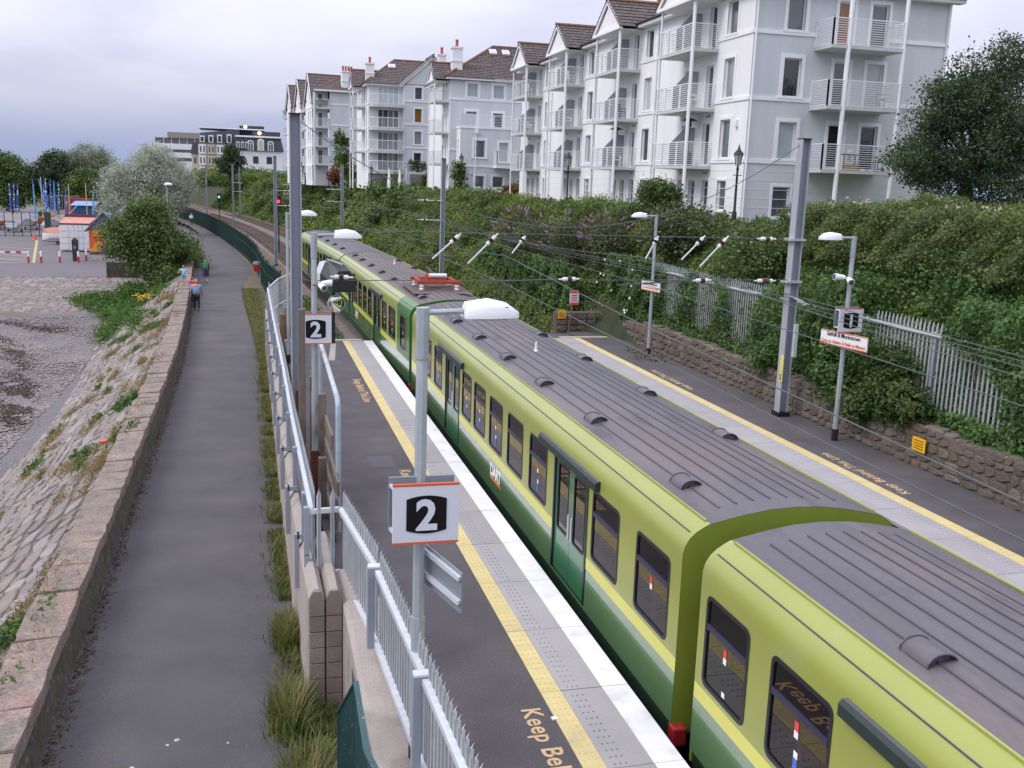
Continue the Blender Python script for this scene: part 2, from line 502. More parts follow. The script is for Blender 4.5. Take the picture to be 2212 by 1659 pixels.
g = MB()
for (a, b_, c_, d_) in [(-900, 900, -300, 1400)]:
    g.poly([(a, c_, -4.6), (b_, c_, -4.6), (b_, d_, -4.6), (a, d_, -4.6)])
tag(g.build('ground', grassy), kind='structure')

def sheet(name, rows, mt, skirt=None, parent=None, kind='structure', smooth=False):
    """rows of points (all rows the same length) joined into one surface"""
    m = MB(); m.loft(rows, closed=False, cap=False)
    o = m.build(name, mt, parent, smooth=smooth)
    return tag(o, kind=kind) if parent is None else o

def hn(x, y, s=1.0, seed=0.0):
    """smooth pseudo noise, about -1..1"""
    if isinstance(x, np.ndarray) or isinstance(y, np.ndarray):
        return (np.sin(x * 1.3 * s + seed) * np.cos(y * 1.1 * s + 1.7 * seed) + .6 * np.sin(x * 2.9 * s + y * 2.3 * s + seed) + .4 * np.cos(y * 4.7 * s - x * 3.9 * s)) / 1.7
    return (math.sin(x * 1.3 * s + seed) * math.cos(y * 1.1 * s + 1.7 * seed) + .6 * math.sin(x * 2.9 * s + y * 2.3 * s + seed) + .4 * math.cos(y * 4.7 * s - x * 3.9 * s)) / 1.7

# ---- the path along the sea wall
PY = [-12, 0, 12, 20, 28, 40, 48, 60, 68, 80, 91, 102, 116, 132, 150, 175, 205]
PLX = [-2.74, -2.74, -2.74, -2.72, -2.76, -2.95, -3.12, -3.4, -3.6, -3.9, -4.2, -4.6, -5.2, -5.9, -8.2, -12.5, -18]
PRX = [.9, .8, .62, .56, .5, .3, .1, -.35, -.55, .2, -.5, -1.4, -2.7, -4.2, -6.5, -10.4, -16]
def pl(y): return float(np.interp(y, PY, PLX))
def pr(y): return float(np.interp(y, PY, PRX))
ys = list(np.arange(-12, 200, 3.0))
sheet('footpath', [[(pl(y) - .3, y, -1.25), (pl(y) * .5 + pr(y) * .5, y, -1.235), (pr(y), y, -1.25)] for y in ys], asphalt)
verge = mat('verge_earth', (.13, .10, .06), .95, var=.25, vscale=1.5, fine=.3, fscale=22, bump=.5, bscale=30)
sheet('path_verge', [[(pr(y) - .06, y, -1.262), (pr(y) + (.9 if y < 42 else 2.0 + .004 * (y - 42) * (y - 42) ** .6), y, -1.262 + (.03 if y < 42 else .15))] for y in ys], verge)

# repairs, stains and leaf litter on the path
fp = [o for o in C.objects if o.name == 'footpath'][0]
tar = mat('tar_patch', (.045, .043, .048), .7, var=.2, vscale=6); bird = mat('bird_dropping', (.42, .41, .42), .8, var=.2, vscale=20); brn = mat('brown_stain', (.105, .078, .066), .85, var=.2, vscale=8)
def splat(nm, x, y, rx, ry, mt, seed, z=-1.2335):
    r_ = random.Random(seed); k = 11; m = MB()
    m.poly([(x + rx * math.cos(2 * PI * i / k) * r_.uniform(.45, 1), y + ry * math.sin(2 * PI * i / k) * r_.uniform(.45, 1), z) for i in range(k)]); m.build(nm, mt, fp)
for i, (x, y, rx, ry, mt) in enumerate(((.22, 13.6, .10, .42, tar), (.33, 13.15, .16, .2, tar), (-1.05, 12.6, .05, .05, bird), (-1.16, 12.5, .03, .03, bird), (-1.55, 12.05, .05, .04, bird), (-1.75, 12.1, .08, .09, brn), (-.4, 12.4, .02, .03, bird))):
    splat('tar_patch' if mt is tar else 'stain', x, y, rx, ry, mt, i, -1.2335 - .004 * 0 + (-.005 if x > 0 else 0))
# ---- beach, revetment slope, slipway, car park
rows = []
for y in np.arange(-20, 84, 2.0):
    rows.append([(x, y, -3.62 + .16 * hn(x, y, .22) + (max(0, (y - 60)) * .022)) for x in np.arange(-90, -4, 2.0)])
sheet('beach', rows, shingle, smooth=True)
cobble_bed = mat('cobble_mortar', (.19, .17, .155), .95, var=.2, vscale=2, fine=.2, fscale=30)
sheet('slipway_bed', [[(x, y, z) for x in (-60, -30, -20, -14, -9, -6)] for (y, z) in ((80.6, -1.93), (78.5, -2.25), (75.5, -2.78), (71.0, -3.42))], cobble_bed)
tag(MB().box(-120, -6.2, 80.6, 230, -2.4, -1.9).build('car_park', park_asph), kind='structure')

WALLX = lambda y: float(np.interp(y, [-12, 30, 40, 48, 55, 62, 78, 110], [-2.68, -2.66, -2.74, -2.95, -3.2, -3.46, -4.1, -5.2]))
rev_bed = mat('revetment_mortar', (.155, .13, .118), .95, var=.2, vscale=1.3, fine=.25, fscale=30)
def rev(y, t):
    """a point on the stone slope, t from 0 at the wall to 1 at the beach"""
    x0 = WALLX(y) - .6; x1 = x0 - 4.8 - .5 * math.sin(y * .09 + .6)
    return Vector((x0 + (x1 - x0) * t, y, -.72 + (-3.72 + .72) * t))
sheet('revetment_bed', [[tuple(rev(y, t) - Vector((0, 0, .012))) for t in (0, .35, .7, 1.05)] for y in np.arange(-6, 74, 2.0)], rev_bed)

# individual stones of the slope: the 300 that show largest are parts, the rest one mesh
stone_mats = [mat('slope_stone_%s' % n, c, .88, var=.16, vscale=1.6, fine=.14, fscale=26, bump=.9, bscale=16, orand=.07, col2=c2, c2scale=1.6, c2lo=.46, c2hi=.62)
              for n, c, c2 in (('grey', (.215, .188, .176), (.17, .145, .134)), ('buff', (.25, .21, .182), (.195, .162, .142)), ('pale', (.285, .255, .24), (.22, .19, .175)))]
def stone_mesh(name, lx, ly, h, seed, mt, top=.78):
    r_ = random.Random(seed); m = MB(); k = 8
    ring = []
    for i in range(k):
        a = 2 * PI * (i + r_.uniform(-.36, .36)) / k
        c_, s_ = math.cos(a), math.sin(a)
        q = (abs(c_) ** 3 + abs(s_) ** 3) ** (-1 / 3)
        ring.append((c_ * q * lx / 2 * r_.uniform(.84, 1.04), s_ * q * ly / 2 * r_.uniform(.84, 1.04)))
    t = [r_.uniform(-.25, .25) * h for _ in range(k)]
    m.loft([[(x, y, -h) for x, y in ring], [(x, y, h * .25 + t[i] * .4) for i, (x, y) in enumerate(ring)],
            [(x * top, y * (top - .03), h * .75 + t[i]) for i, (x, y) in enumerate(ring)]])
    return m.mesh(name, mt)
slope_meshes = [stone_mesh('stone', 1.0, 1.0, .055, 40 + i, stone_mats[i % 3], .93) for i in range(9)]
cam_p = Vector((0, 0, 6.1))
sl = []
y = 3.0
vrow = 0
t = .02
while t < .99:
    ht = R.uniform(.20, .44) / 5.6
    y = -2 + R.uniform(0, .6)
    while y < 68:
        ln = R.uniform(.35, 1.15)
        tt = t + ht / 2 + R.uniform(-.006, .006) + .018 * math.sin(y * .5 + t * 9)
        p = rev(y + ln / 2, min(.99, tt))
        d = (p - cam_p).length
        sl.append((ln * ht / d ** 2, p, ln, ht * 5.4, R.randrange(9), R.uniform(-.12, .12)))
        y += ln
    t += ht
inview = [s for s in sl if s[1].y > 12.5 and s[1].x > -8.7 - 0 and (s[1].x / max(1, s[1].y)) > -.30]
sl = inview
sl.sort(key=lambda s: -s[0])
slope_t = thing('stone_slope', 'pale stone pitched slope below the sea wall with weeds in its joints', 'stone slope', (-6, 30, -2.4))
tilt = math.atan2(3.0, 4.8)
for s_ in sl[:300]:
    o = inst('stone', slope_meshes[s_[4]], slope_t, s_[1], scale=(s_[3] * 1.08, s_[2] * 1.03, .8), rot=Euler((R.uniform(-.03, .03), -tilt + R.uniform(-.05, .05), s_[5])))
def joined(items, meshes, name, mts, parent, rotf):
    """bake many placed copies of small meshes into one mesh"""
    V = []; F = []; MI = []; n0 = 0
    cache = [(np.array([v.co for v in me.vertices]), [tuple(p.vertices) for p in me.polygons]) for me in meshes]
    off = np.array(wloc(parent)) if parent is not None else 0
    for (p, sc, rot, k) in items:
        vv, ff = cache[k]
        M3 = np.array(rot.to_matrix())
        V.append((vv * np.array(sc)) @ M3.T + np.array(p) - off)
        F += [tuple(i + n0 for i in f) for f in ff]; MI += [k % len(mts)] * len(ff); n0 += len(vv)
    if not V: return None
    me = bpy.data.meshes.new(name); me.from_pydata(np.concatenate(V).tolist(), [], F)
    for m_ in mts: me.materials.append(m_)
    me.polygons.foreach_set('material_index', MI); me.update()
    o = bpy.data.objects.new(name, me); C.objects.link(o); o.parent = parent
    return tag(o, kind='stuff')
joined([(s_[1], (s_[3] * 1.08, s_[2] * 1.03, .8), Euler((R.uniform(-.03, .03), -tilt + R.uniform(-.05, .05), s_[5])), s_[4]) for s_ in sl[300:]],
       slope_meshes, 'far_stones', stone_mats, slope_t, None)

# slipway cobbles
slip_t = thing('cobbled_slipway', 'cobbled stone slipway running down from the car park to the shingle', 'slipway', (-13, 76, -2.7))
cob = [stone_mesh('cobble', 1, 1, .06, 90 + i, stone_mats[i % 3], .86) for i in range(6)]
cb = []
yy = 71.6
while yy < 80.4:
    dz = float(np.interp(yy, [71, 75.5, 78.5, 80.6], [-3.42, -2.78, -2.25, -1.93]))
    h_ = R.uniform(.38, .6); x = -18.5 + R.uniform(0, .4)
    while x < -8.2:
        w_ = R.uniform(.45, .95)
        cb.append(((x + w_ / 2, yy + h_ / 2, dz + .03), (w_ * .95, h_ * .93, 1), Euler((.17, 0, R.uniform(-.15, .15))), R.randrange(6)))
        x += w_
    yy += h_
cb.sort(key=lambda q: q[0][1])
for q in cb[:300]: inst('cobble', cob[q[3]], slip_t, q[0], scale=q[1], rot=q[2])
joined(cb[300:], cob, 'far_cobbles', stone_mats, slip_t, None)

# ---- sea wall: body with granite coping stones
granite = mat('granite_coping', (.225, .178, .15), .88, var=.22, vscale=2.6, fine=.34, fscale=22, bump=1.0, bscale=17, orand=.07, col2=(.27, .178, .145), c2scale=1.1, c2lo=.5, c2hi=.7,
              col3=(.15, .137, .115), c3scale=2.2, c3lo=.52, c3hi=.66)
wall_face = mat('mossy_wall_face', (.085, .068, .055), .95, var=.3, vscale=3, fine=.25, fscale=24, bump=.8, bscale=20, col2=(.055, .065, .032), c2scale=2.4, c2lo=.48, c2hi=.6,
                col3=(.16, .13, .11), c3scale=6, c3lo=.58, c3hi=.7)
sea_wall = thing('sea_wall', 'low granite sea wall with broad pinkish coping stones beside the path', 'wall', (-3.2, 30, -1.25))
m = MB()
yy = list(np.arange(-6, 96, 1.5))
m.loft([[(WALLX(y) + .02 * hn(y, 3, 3), y, -1.3), (WALLX(y) - .07 + .03 * hn(y, 9, 2.2), y, -.68), (WALLX(y) - .6, y, -.68), (WALLX(y) - .64, y, -2.2)] for y in yy])
m.build('wall_body', wall_face, sea_wall)
y = -6.0
while y < 95:
    ln = R.uniform(.55, 1.25) if y < 60 else R.uniform(1.2, 2.0)
    y1 = min(y + ln, 95)
    m = MB(); h0 = R.uniform(-.025, .025); j = lambda: R.uniform(-.03, .03)
    xa, xb = WALLX(y) - .05, WALLX(y1) - .05
    ins = .012
    bt = [(xa + j() * .6, y + ins, -.7), (xb + j() * .6, y1 - ins, -.7), (xb - .63 + j(), y1 - ins, -.7), (xa - .63 + j(), y + ins, -.7)]
    mid_i = ((xa + xb) / 2 + .012 + j() * .7, (y + y1) / 2)
    top = [(bt[0][0] - .012, bt[0][1] + .008, -.47 + h0 + j() * .5), (mid_i[0], mid_i[1], -.47 + h0 + j() * .5), (bt[1][0] - .012, bt[1][1] - .008, -.47 + h0 + j() * .5),
           (bt[2][0] + .02, bt[2][1] - .008, -.50 + h0 + j() * .5), ((bt[2][0] + bt[3][0]) / 2 + j() * .6, mid_i[1], -.50 + h0), (bt[3][0] + .02, bt[3][1] + .008, -.50 + h0 + j() * .5)]
    bot = [bt[0], (mid_i[0], mid_i[1], -.7), bt[1], bt[2], ((bt[2][0] + bt[3][0]) / 2, mid_i[1], -.7), bt[3]]
    low = [(p[0], p[1], -.50 + h0 - .02) for p in bot]
    m.loft([bot, low, top])
    m.build('coping_stone', granite, sea_wall)
    y = y1

# loose pebbles on the shingle
peb = [stone_mesh('pebble', 1, 1, .3, 300 + i, stone_mats[i % 3], .7) for i in range(6)]
pb = []
for k in range(14000):
    y = 26 + 44 * R.random() ** 1.2; x = -8.2 - R.random() ** 1.3 * (.32 * y - 6.2); sz = R.uniform(.03, .085) * (1 + y / 70)
    pb.append(((x, y, -3.60 + .16 * hn(x, y, .22) + max(0, y - 60) * .022), (sz * 1.3, sz, sz * .5), Euler((0, 0, R.uniform(0, 3))), R.randrange(6)))
po = joined(pb, peb, 'beach_pebbles', stone_mats, None, None); tag(po, 'loose grey pebbles scattered over the shingle beach', 'pebbles')
# leaf litter at the foot of the sea wall
n = 3600; yl_ = NR.uniform(9, 60, n); xl_ = np.array([WALLX(v) for v in yl_]) + .02 + abs(NR.normal(0, .10, n))
o = leaves('leaf_litter', np.stack([xl_, yl_, -1.235 + NR.uniform(0, .02, n)], 1), np.tile([0, 0, 1.0], (n, 1)), .055, leafmat('dead_leaves', (.06, .035, .022), (.11, .065, .04), (.17, .11, .065)), flat=.7); tag(o, 'brown leaf litter along the foot of the sea wall', 'leaf litter', kind='stuff')
# brown seaweed washed up in lines on the shingle
P = []
for pts in ([(-17, 66), (-13.6, 61), (-11.6, 55), (-10.2, 49), (-9.4, 45)], [(-15.5, 68), (-12.6, 65.5), (-10.8, 64)], [(-11.5, 50), (-10.2, 46), (-9.3, 43), (-8.9, 40)]):
    for a, b_ in zip(pts[:-1], pts[1:]):
        for k in range(700):
            f = R.random(); x = a[0] + (b_[0] - a[0]) * f + R.gauss(0, .35); y = a[1] + (b_[1] - a[1]) * f + R.gauss(0, .6)
            if hn(x, y, 1.1, 3) > -.2: P.append((x, y, -3.58 + .16 * hn(x, y, .22) + max(0, y - 60) * .022))
P = np.array(P); o = leaves('seaweed', P, np.tile([0, 0, 1.0], (len(P), 1)), .11, leafmat('seaweed_fronds', (.055, .042, .03), (.085, .066, .048), (.125, .10, .075)), flat=.6); tag(o, 'brown seaweed washed up in lines across the shingle', 'seaweed', kind='stuff')
# ---- left platform (platform two)
EDGE_L, EDGE_R = 4.45, 11.85
END_L, END_R = 38.0, 40.0
m = MB()
m.box(1.16, 3.34, -12, END_L, -1.3, 0.0)
m.box(3.34, EDGE_L - .02, -12, END_L - .003, -1.3, -.06)
plat2 = tag(m.build('platform', plat_asph), kind='structure')
dots = mat('tactile_dot', (.30, .29, .30), .8, var=.1)
def slabs(parent, xs, y0, y1, step, seed, flip=1, wh=None):
    """xs: yellow inner, slab inner, white inner, edge"""
    y = y0; r_ = random.Random(seed)
    while y < y1 - .1:
        ye = min(y + step, y1)
        a, b_, c_, d_ = xs
        g_ = .006
        def slab(nm, x0, x1, mt, dz=0.0):
            q = MB(); x0, x1 = min(x0, x1), max(x0, x1)
            q.box(x0 + g_ * .4, x1 - g_ * .4, y + g_, ye - g_, -.058, .004 + dz + r_.uniform(0, .003)); return q.build(nm, mt, parent)
        slab('yellow_tactile_slab', a, b_, yellow_p, .002)
        s1 = slab('edge_slab', b_, c_, slab_c)
        slab('white_edge_slab' if wh is None else 'edge_strip', c_, d_, wh or white_p, .001)
        # raised dots in rows
        if ye < 32:
            q = MB(); sp = .135 if y < 18 else .27
            for row in (.10, .165, .23):
                yy_ = y + .07
                while yy_ < ye - .03:
                    x_ = b_ + flip * row; q.box(x_ - .010, x_ + .010, yy_ - .011, yy_ + .011, .007, .014); yy_ += sp
            q.build('tactile_dots', dots, s1)
            q = MB()
            for row in (.05, .12, .19):
                yy_ = y + .07
                while yy_ < ye - .03:
                    x_ = a + flip * row; q.box(x_ - .014, x_ + .014, yy_ - .014, yy_ + .014, .008, .013); yy_ += sp
            q.build('tactile_dots', yellow_p, s1)
        y = ye
slabs(plat2, (3.34, 3.6, 4.13, EDGE_L + .03), -11.4, END_L - .05, 1.7, 3)
# patch plates and joints
plate = mat('dark_cover_plate', (.085, .083, .095), .7, var=.1, vscale=5, fine=.15, fscale=50)
for (x0, x1, y0, y1) in ((2.43, 2.98, 20.68, 21.62), (2.36, 2.9, 32.85, 33.7), (2.3, 3.05, 7.6, 8.9)):
    MB().box(x0, x1, y0, y1, -.02, .004).build('cover_plate', plate, plat2)
for i, y in enumerate((23.2, 25.6, 28.3)):
    MB().box(1.75, 2.35, y, y + .025, -.02, .004).build('drain_slot', plate, plat2)
pale_strip = mat('pale_trench', (.36, .31, .30), .85, var=.15, vscale=6)
MB().prism([(2.5, 33.75), (2.72, 33.75), (3.05, 37.3), (2.85, 37.3)], 'z', -.02, .005).build('repair_strip', pale_strip, plat2)
for yk in (10.37, 20.44, 30.4, 1.2):
    put_text(plat2, 'Keep Behind This Line', .335, text_p, (3.0, yk, .0055), (0, -1, 0), (1, 0, 0), offset=.006, spacing=1.06, wordsp=.95)
kerb_c = mat('platform_end_kerb', (.42, .39, .38), .8, var=.1)
MB().box(1.2, 4.1, END_L - .003, END_L + .28, -1.3, .012).build('end_kerb', kerb_c, plat2)
# litter on the platform
lit = mat('white_litter', (.85, .85, .86), .6, var=0)
tag(MB().prism([(3.3, 10.05), (3.37, 10.06), (3.365, 10.12), (3.295, 10.11)], 'z', .004, .02).build('paper_scrap', lit), 'small white square of paper by the platform lettering', 'litter')

# ---- right platform (platform one)
m = MB()
m.box(12.95, 14.85, -12, END_R, -1.3, 0.0)
m.box(EDGE_R + .02, 12.95, -12, END_R - .003, -1.3, -.06)
plat1 = tag(m.build('platform', plat_asph), kind='structure')
slabs(plat1, (12.95, 12.66, 12.0, EDGE_R - .03), -4, END_R - 1.8, 1.7, 5, -1, wh=slab_c)
for yk in (17.2, 27.9, 6.6):
    put_text(plat1, 'Keep Behind This Line', .335, text_p, (13.32, yk, .0055), (0, 1, 0), (-1, 0, 0), offset=.006, spacing=1.06, wordsp=.95)
for k in (0, .13, .26):
    MB().box(12.2, 14.3, 38.35 + k, 38.41 + k, -.02, .005).build('end_line', yellow_p if k != .13 else white_p, plat1)
MB().box(12.75, 13.15, 33.6, 34.25, -.02, .005).build('cover_plate', plate, plat1)
q = MB(); q.lathe(13.05, 21.3, [(.27, -.02), (.27, .005)], 16); q.build('cover_plate', plate, plat1)

# ---- railway: ballast, sleepers, rails
m = MB()
ys = list(np.arange(-14, 300, 3.0))
m.loft([[(4.2 - dl(y) if y > 40 else 4.4, y, -1.32), (4.9 - dl(y), y, -1.10), (11.3 - dl(y), y, -1.10), ((12.6 if y > 40 else 11.9) - dl(y), y, -1.30)] for y in ys], closed=False, cap=False)
ob = m.build('track_bed', ballast); tag(ob, kind='structure')
rust = mat('rail_steel', (.13, .07, .045), .55, metal=.5, var=.25, vscale=3)
sleeper_m = mat('sleeper_timber', (.12, .095, .08), .9, var=.25, vscale=4, orand=.2)
sme = MB().box(-1.3, 1.3, -.13, .13, -.12, 0).mesh('sleeper', sleeper_m)
for (xc, nm, lab) in ((6.18, 'railway_track', 'rusty railway track under the green train'), (10.0, 'railway_track', 'rusty railway track beside platform one')):
    tk = thing(nm, lab, 'railway track', (xc, 20, -1.1))
    for sgn in (-1, 1):
        m = MB()
        rows = []
        for y in np.arange(-14, 300, 3.0):
            x = xc - dl(y) + sgn * .8
            rows.append([(x - .06, y, -1.1), (x + .06, y, -1.1), (x + .035, y, -.94), (x - .035, y, -.94)])
        m.loft(rows); m.build('rail', rust, tk)
    y = 56.0
    while y < 190:
        inst('sleeper', sme, tk, (xc - dl(y), y, -1.055), rz=math.atan((dl(y + 1) - dl(y - 1)) / 2)); y += .72 if y < 130 else 1.44
# grass and debris beside the track past the platform end
# ================================================================ WALLS AND FENCES
galv = mat('galvanised_steel', (.47, .50, .53), .5, metal=.25, var=.10, vscale=3, fine=.06, fscale=30, orand=.05)
galv_b = mat('bright_galvanised', (.62, .65, .68), .45, metal=.2, var=.08, vscale=4)
galv_d = mat('dull_blue_galvanised', (.30, .33, .39), .6, metal=.15, var=.10, vscale=2.5)

# ---- rubble retaining wall behind platform one
rub_bed = mat('rubble_mortar', (.125, .092, .07), .95, var=.25, vscale=2, fine=.2, fscale=25)
rub = [mat('rubble_stone_%s' % n, c, .9, var=.22, vscale=3, fine=.2, fscale=26, bump=.8, bscale=18, orand=.22, col2=c2, c2scale=3, c2lo=.5, c2hi=.62)
       for n, c, c2 in (('brown', (.122, .096, .076), (.09, .072, .058)), ('tan', (.15, .122, .10), (.11, .09, .074)), ('grey', (.14, .122, .106), (.10, .086, .074)))]
rw = thing('rubble_retaining_wall', 'low brown rubble stone retaining wall behind platform one', 'wall', (14.95, 26, 0))
def rtop(y): return .92 + .07 * hn(y, 2, .9) - (.2 if y > 36 else 0)
m = MB()
ys = list(np.arange(4, 41.5, 1.0))
m.loft([[(14.8, y, -.1), (14.84, y, rtop(y) - .03), (15.35, y, rtop(y) + .02), (15.45, y, -.1)] for y in ys])
m.box(12.55, 15.3, 40.15, 40.7, -.4, .78)
m.build('wall_core', rub_bed, rw)
def rstone(seed, mt):
    r_ = random.Random(seed); m = MB(); k = 7; ring = []
    for i in range(k):
        a = 2 * PI * (i + r_.uniform(-.36, .36)) / k; c_, s_ = math.cos(a), math.sin(a)
        q = (abs(c_) ** 4 + abs(s_) ** 4) ** (-1 / 4); ring.append((c_ * q * .5 * r_.uniform(.88, 1), s_ * q * .5 * r_.uniform(.88, 1)))
    m.loft([[(.05, a, b_) for a, b_ in ring], [(-.006, a, b_) for a, b_ in ring], [(-.02 - r_.uniform(0, .02), a * .85, b_ * .82) for a, b_ in ring]])
    return m.mesh('stone', mt)
rst = [rstone(200 + i, rub[i % 3]) for i in range(9)]
cnt = 0
z = .0
rows_ = []
while z < .86:
    h_ = R.uniform(.13, .27); y = 12.5 + R.uniform(0, .3)
    while y < 40:
        l_ = R.uniform(.22, .55) * (1 if y < 28 else 1.5)
        if z + h_ * .6 < rtop(y):
            rows_.append((y + l_ / 2, z + h_ / 2 + R.uniform(-.02, .02), l_, h_, R.randrange(9), R.uniform(-.09, .09)))
        y += l_
    z += h_
rows_.sort(key=lambda q: q[0])
for (y, z, l_, h_, k, ro) in rows_[:300]:
    inst('stone', rst[k], rw, (14.795 + .04 * z, y, z), scale=(1, l_ * .97, h_ * .96), rot=Euler((ro, 0, 0)))
joined([((14.795 + .04 * z, y, z), (1, l_ * .97, h_ * .96), Euler((ro, 0, 0)), k) for (y, z, l_, h_, k, ro) in rows_[300:]] +
       [((x, 40.12, z), (1, .42, .24), Euler((0, 0, PI / 2)), R.randrange(9)) for x in np.arange(12.8, 14.8, .44) for z in (.12, .38, .62)], rst, 'far_stones', rub, rw, None)
# flat capping rubble
cap = []
y = 12.6
while y < 40:
    l_ = R.uniform(.3, .6); cap.append(((15.05, y + l_ / 2, rtop(y) + .01), (1.0, l_ * .95, .46), Euler((0, PI / 2 + .02, R.uniform(-.1, .1))), R.randrange(9))); y += l_
joined(cap, rst, 'cap_stones', rub, rw, None)

# ---- concrete boundary wall between path and platform: two walls that meet in a doubled end
wall_a = thing('boundary_wall', 'long weathered concrete wall under the far run of palisade fencing', 'wall', (.75, 28, -1.25))
m = MB()
def wax(y): return float(np.interp(y, [13.1, 17, 24, 44], [.69, .62, .585, .575]))
rows = []
for y in list(np.arange(13.1, 44.2, 1.0)) + [44.2]:
    x = wax(y); rows.append([(x - .03, y, -1.3), (x, y, -.9), (x, y, .40), (x + .08, y, .53), (x + .14, y, .53), (x + .22, y, .40), (x + .22, y, -1.3)])
m.loft(rows); m.build('wall_body', conc, wall_a)
wall_b = thing('boundary_wall', 'near concrete wall with pebbly top under the foreground palisade fencing', 'wall', (1.1, 9, -1.25))
FX = lambda y: float(np.interp(y, [2, 8.5, 14.2], [1.83, 1.58, 1.22]))      # line of the near palisade
m = MB(); rows = []
for y in [14.1, 12, 10.8, 9.5, 8, 6, 3]:
    x = 1.155 + .004 * (13.1 - y)
    zt = float(np.interp(y, [7, 8.5, 10.5, 13.1], [.02, .06, .16, .40])); rows.append([(x, y, -1.3), (x, y, zt - .05), (x + .06, y, zt), (x + .5, y, zt + .02), (x + .52, y, zt - .05), (x + .52, y, -1.3)])
m.loft(rows); m.build('wall_body', conc, wall_b)
MB().prism([(.925, -1.3), (1.148, -1.3), (1.148, .36), (1.09, .5), (.98, .5), (.925, .36)], 'y', 13.1, 15.5).build('pier', conc, wall_a)
for (t_, x0, x1) in ((wall_a, .695, .905), (wall_a, .93, 1.145)):
    z = -1.26
    for k in range(7):
        h_ = .235
        if k < 6:
            MB().box(x0, x1, 13.05, 13.098, z + .006, z + h_ - .006).build('block', conc_d, t_, bevel=.006)
        else:
            MB().prism([(x0, z + .006), (x1, z + .006), (x1, z + .27), (x1 - .05, z + .37), (x0 + .05, z + .37), (x0, z + .27)], 'y', 13.045, 13.098).build('block', conc_d, t_, bevel=.006)
        z += h_

# ---- palisade fences
def pale_mesh(h, w=.066):
    """W-section pale with a three-pointed head"""
    m = MB(); d = .022; a = w / 2
    xs = [(-a, 0), (-a * .55, -d), (-a * .18, 0), (a * .18, 0), (a * .55, -d), (a, 0)]
    tp = [h - .085, h - .03, h - .02, h - .02, h - .03, h - .085]
    tip = [h - .05, h - .005, h, h, h - .005, h - .05]
    for i in range(5):
        (x0, y0), (x1, y1) = xs[i], xs[i + 1]
        t0, t1 = tp[i] if i else h - .1, tp[i + 1] if i < 4 else h - .1
        th = .004
        m.raw([(x0, y0, 0), (x1, y1, 0), (x1, y1, t1), (x0, y0, t0), (x0, y0 + th, 0), (x1, y1 + th, 0), (x1, y1 + th, t1), (x0, y0 + th, t0)],
              [(0, 1, 2, 3), (7, 6, 5, 4), (0, 4, 5, 1), (3, 2, 6, 7)])
    # splayed tip
    m.raw([(-.012, 0, h - .03), (.012, 0, h - .03), (.012, .004, h - .03), (-.012, .004, h - .03), (0, -.03, h + .03)], [(0, 1, 4), (1, 2, 4), (2, 3, 4), (3, 0, 4)])
    return m.mesh('pale', galv)
PALE = pale_mesh(1.45)
PALE_R = pale_mesh(2.4, .07)
def palisade(t, p, q, z0, rails, pm, step=.148, side=1, skip=None, railw=.068):
    p, q = Vector((p[0], p[1], 0)), Vector((q[0], q[1], 0)); L_ = (q - p).length; d = (q - p) / L_
    rz = math.atan2(d.y, d.x); nrm = Vector((-d.y, d.x, 0)) * side
    k = int(L_ / step)
    for i in range(k):
        c_ = p + d * (i + .5) * step
        if skip and skip(c_.y): continue
        inst('pale', pm, t, (c_.x + nrm.x * .032, c_.y + nrm.y * .032, z0 + R.uniform(-.008, .008)), rz=rz + (0 if side < 0 else PI))
    for z in rails:
        m = MB(); m.bar(p + Vector((0, 0, z)), q + Vector((0, 0, z)), railw, railw); m.build('rail', galv_b, t)
    return d, nrm

pf = thing('palisade_fence', 'galvanised palisade fence in the foreground beside the numbered lamp post', 'fence', (1.4, 9, .5))
near_pts = [(1.83, 2.0), (1.58, 8.9), (1.46, 11.75), (1.22, 14.2)]
for a, b_ in zip(near_pts[:-1], near_pts[1:]):
    palisade(pf, b_, a, .14, (1.3, .32), PALE, side=1)
for (x, y) in near_pts[1:3]:
    m = MB(); m.box(x - .12, x - .03, y - .055, y + .055, -.25, 1.36); m.build('post', galv_d, pf, bevel=.005)
    MB().box(x - .11, x + .05, y - .06, y + .06, 1.352, 1.375).build('bracket', galv_b, pf)
ret = palisade(pf, (.80, 14.16), (1.22, 14.2), .18, (1.3, .32), PALE, step=.2, side=-1)
MB().box(.80, 1.22, 14.13, 14.16, .14, .30).build('base_plate', galv, pf)
MB().box(1.0, 1.08, 14.1, 14.14, -.3, .25).build('stay', galv_d, pf)

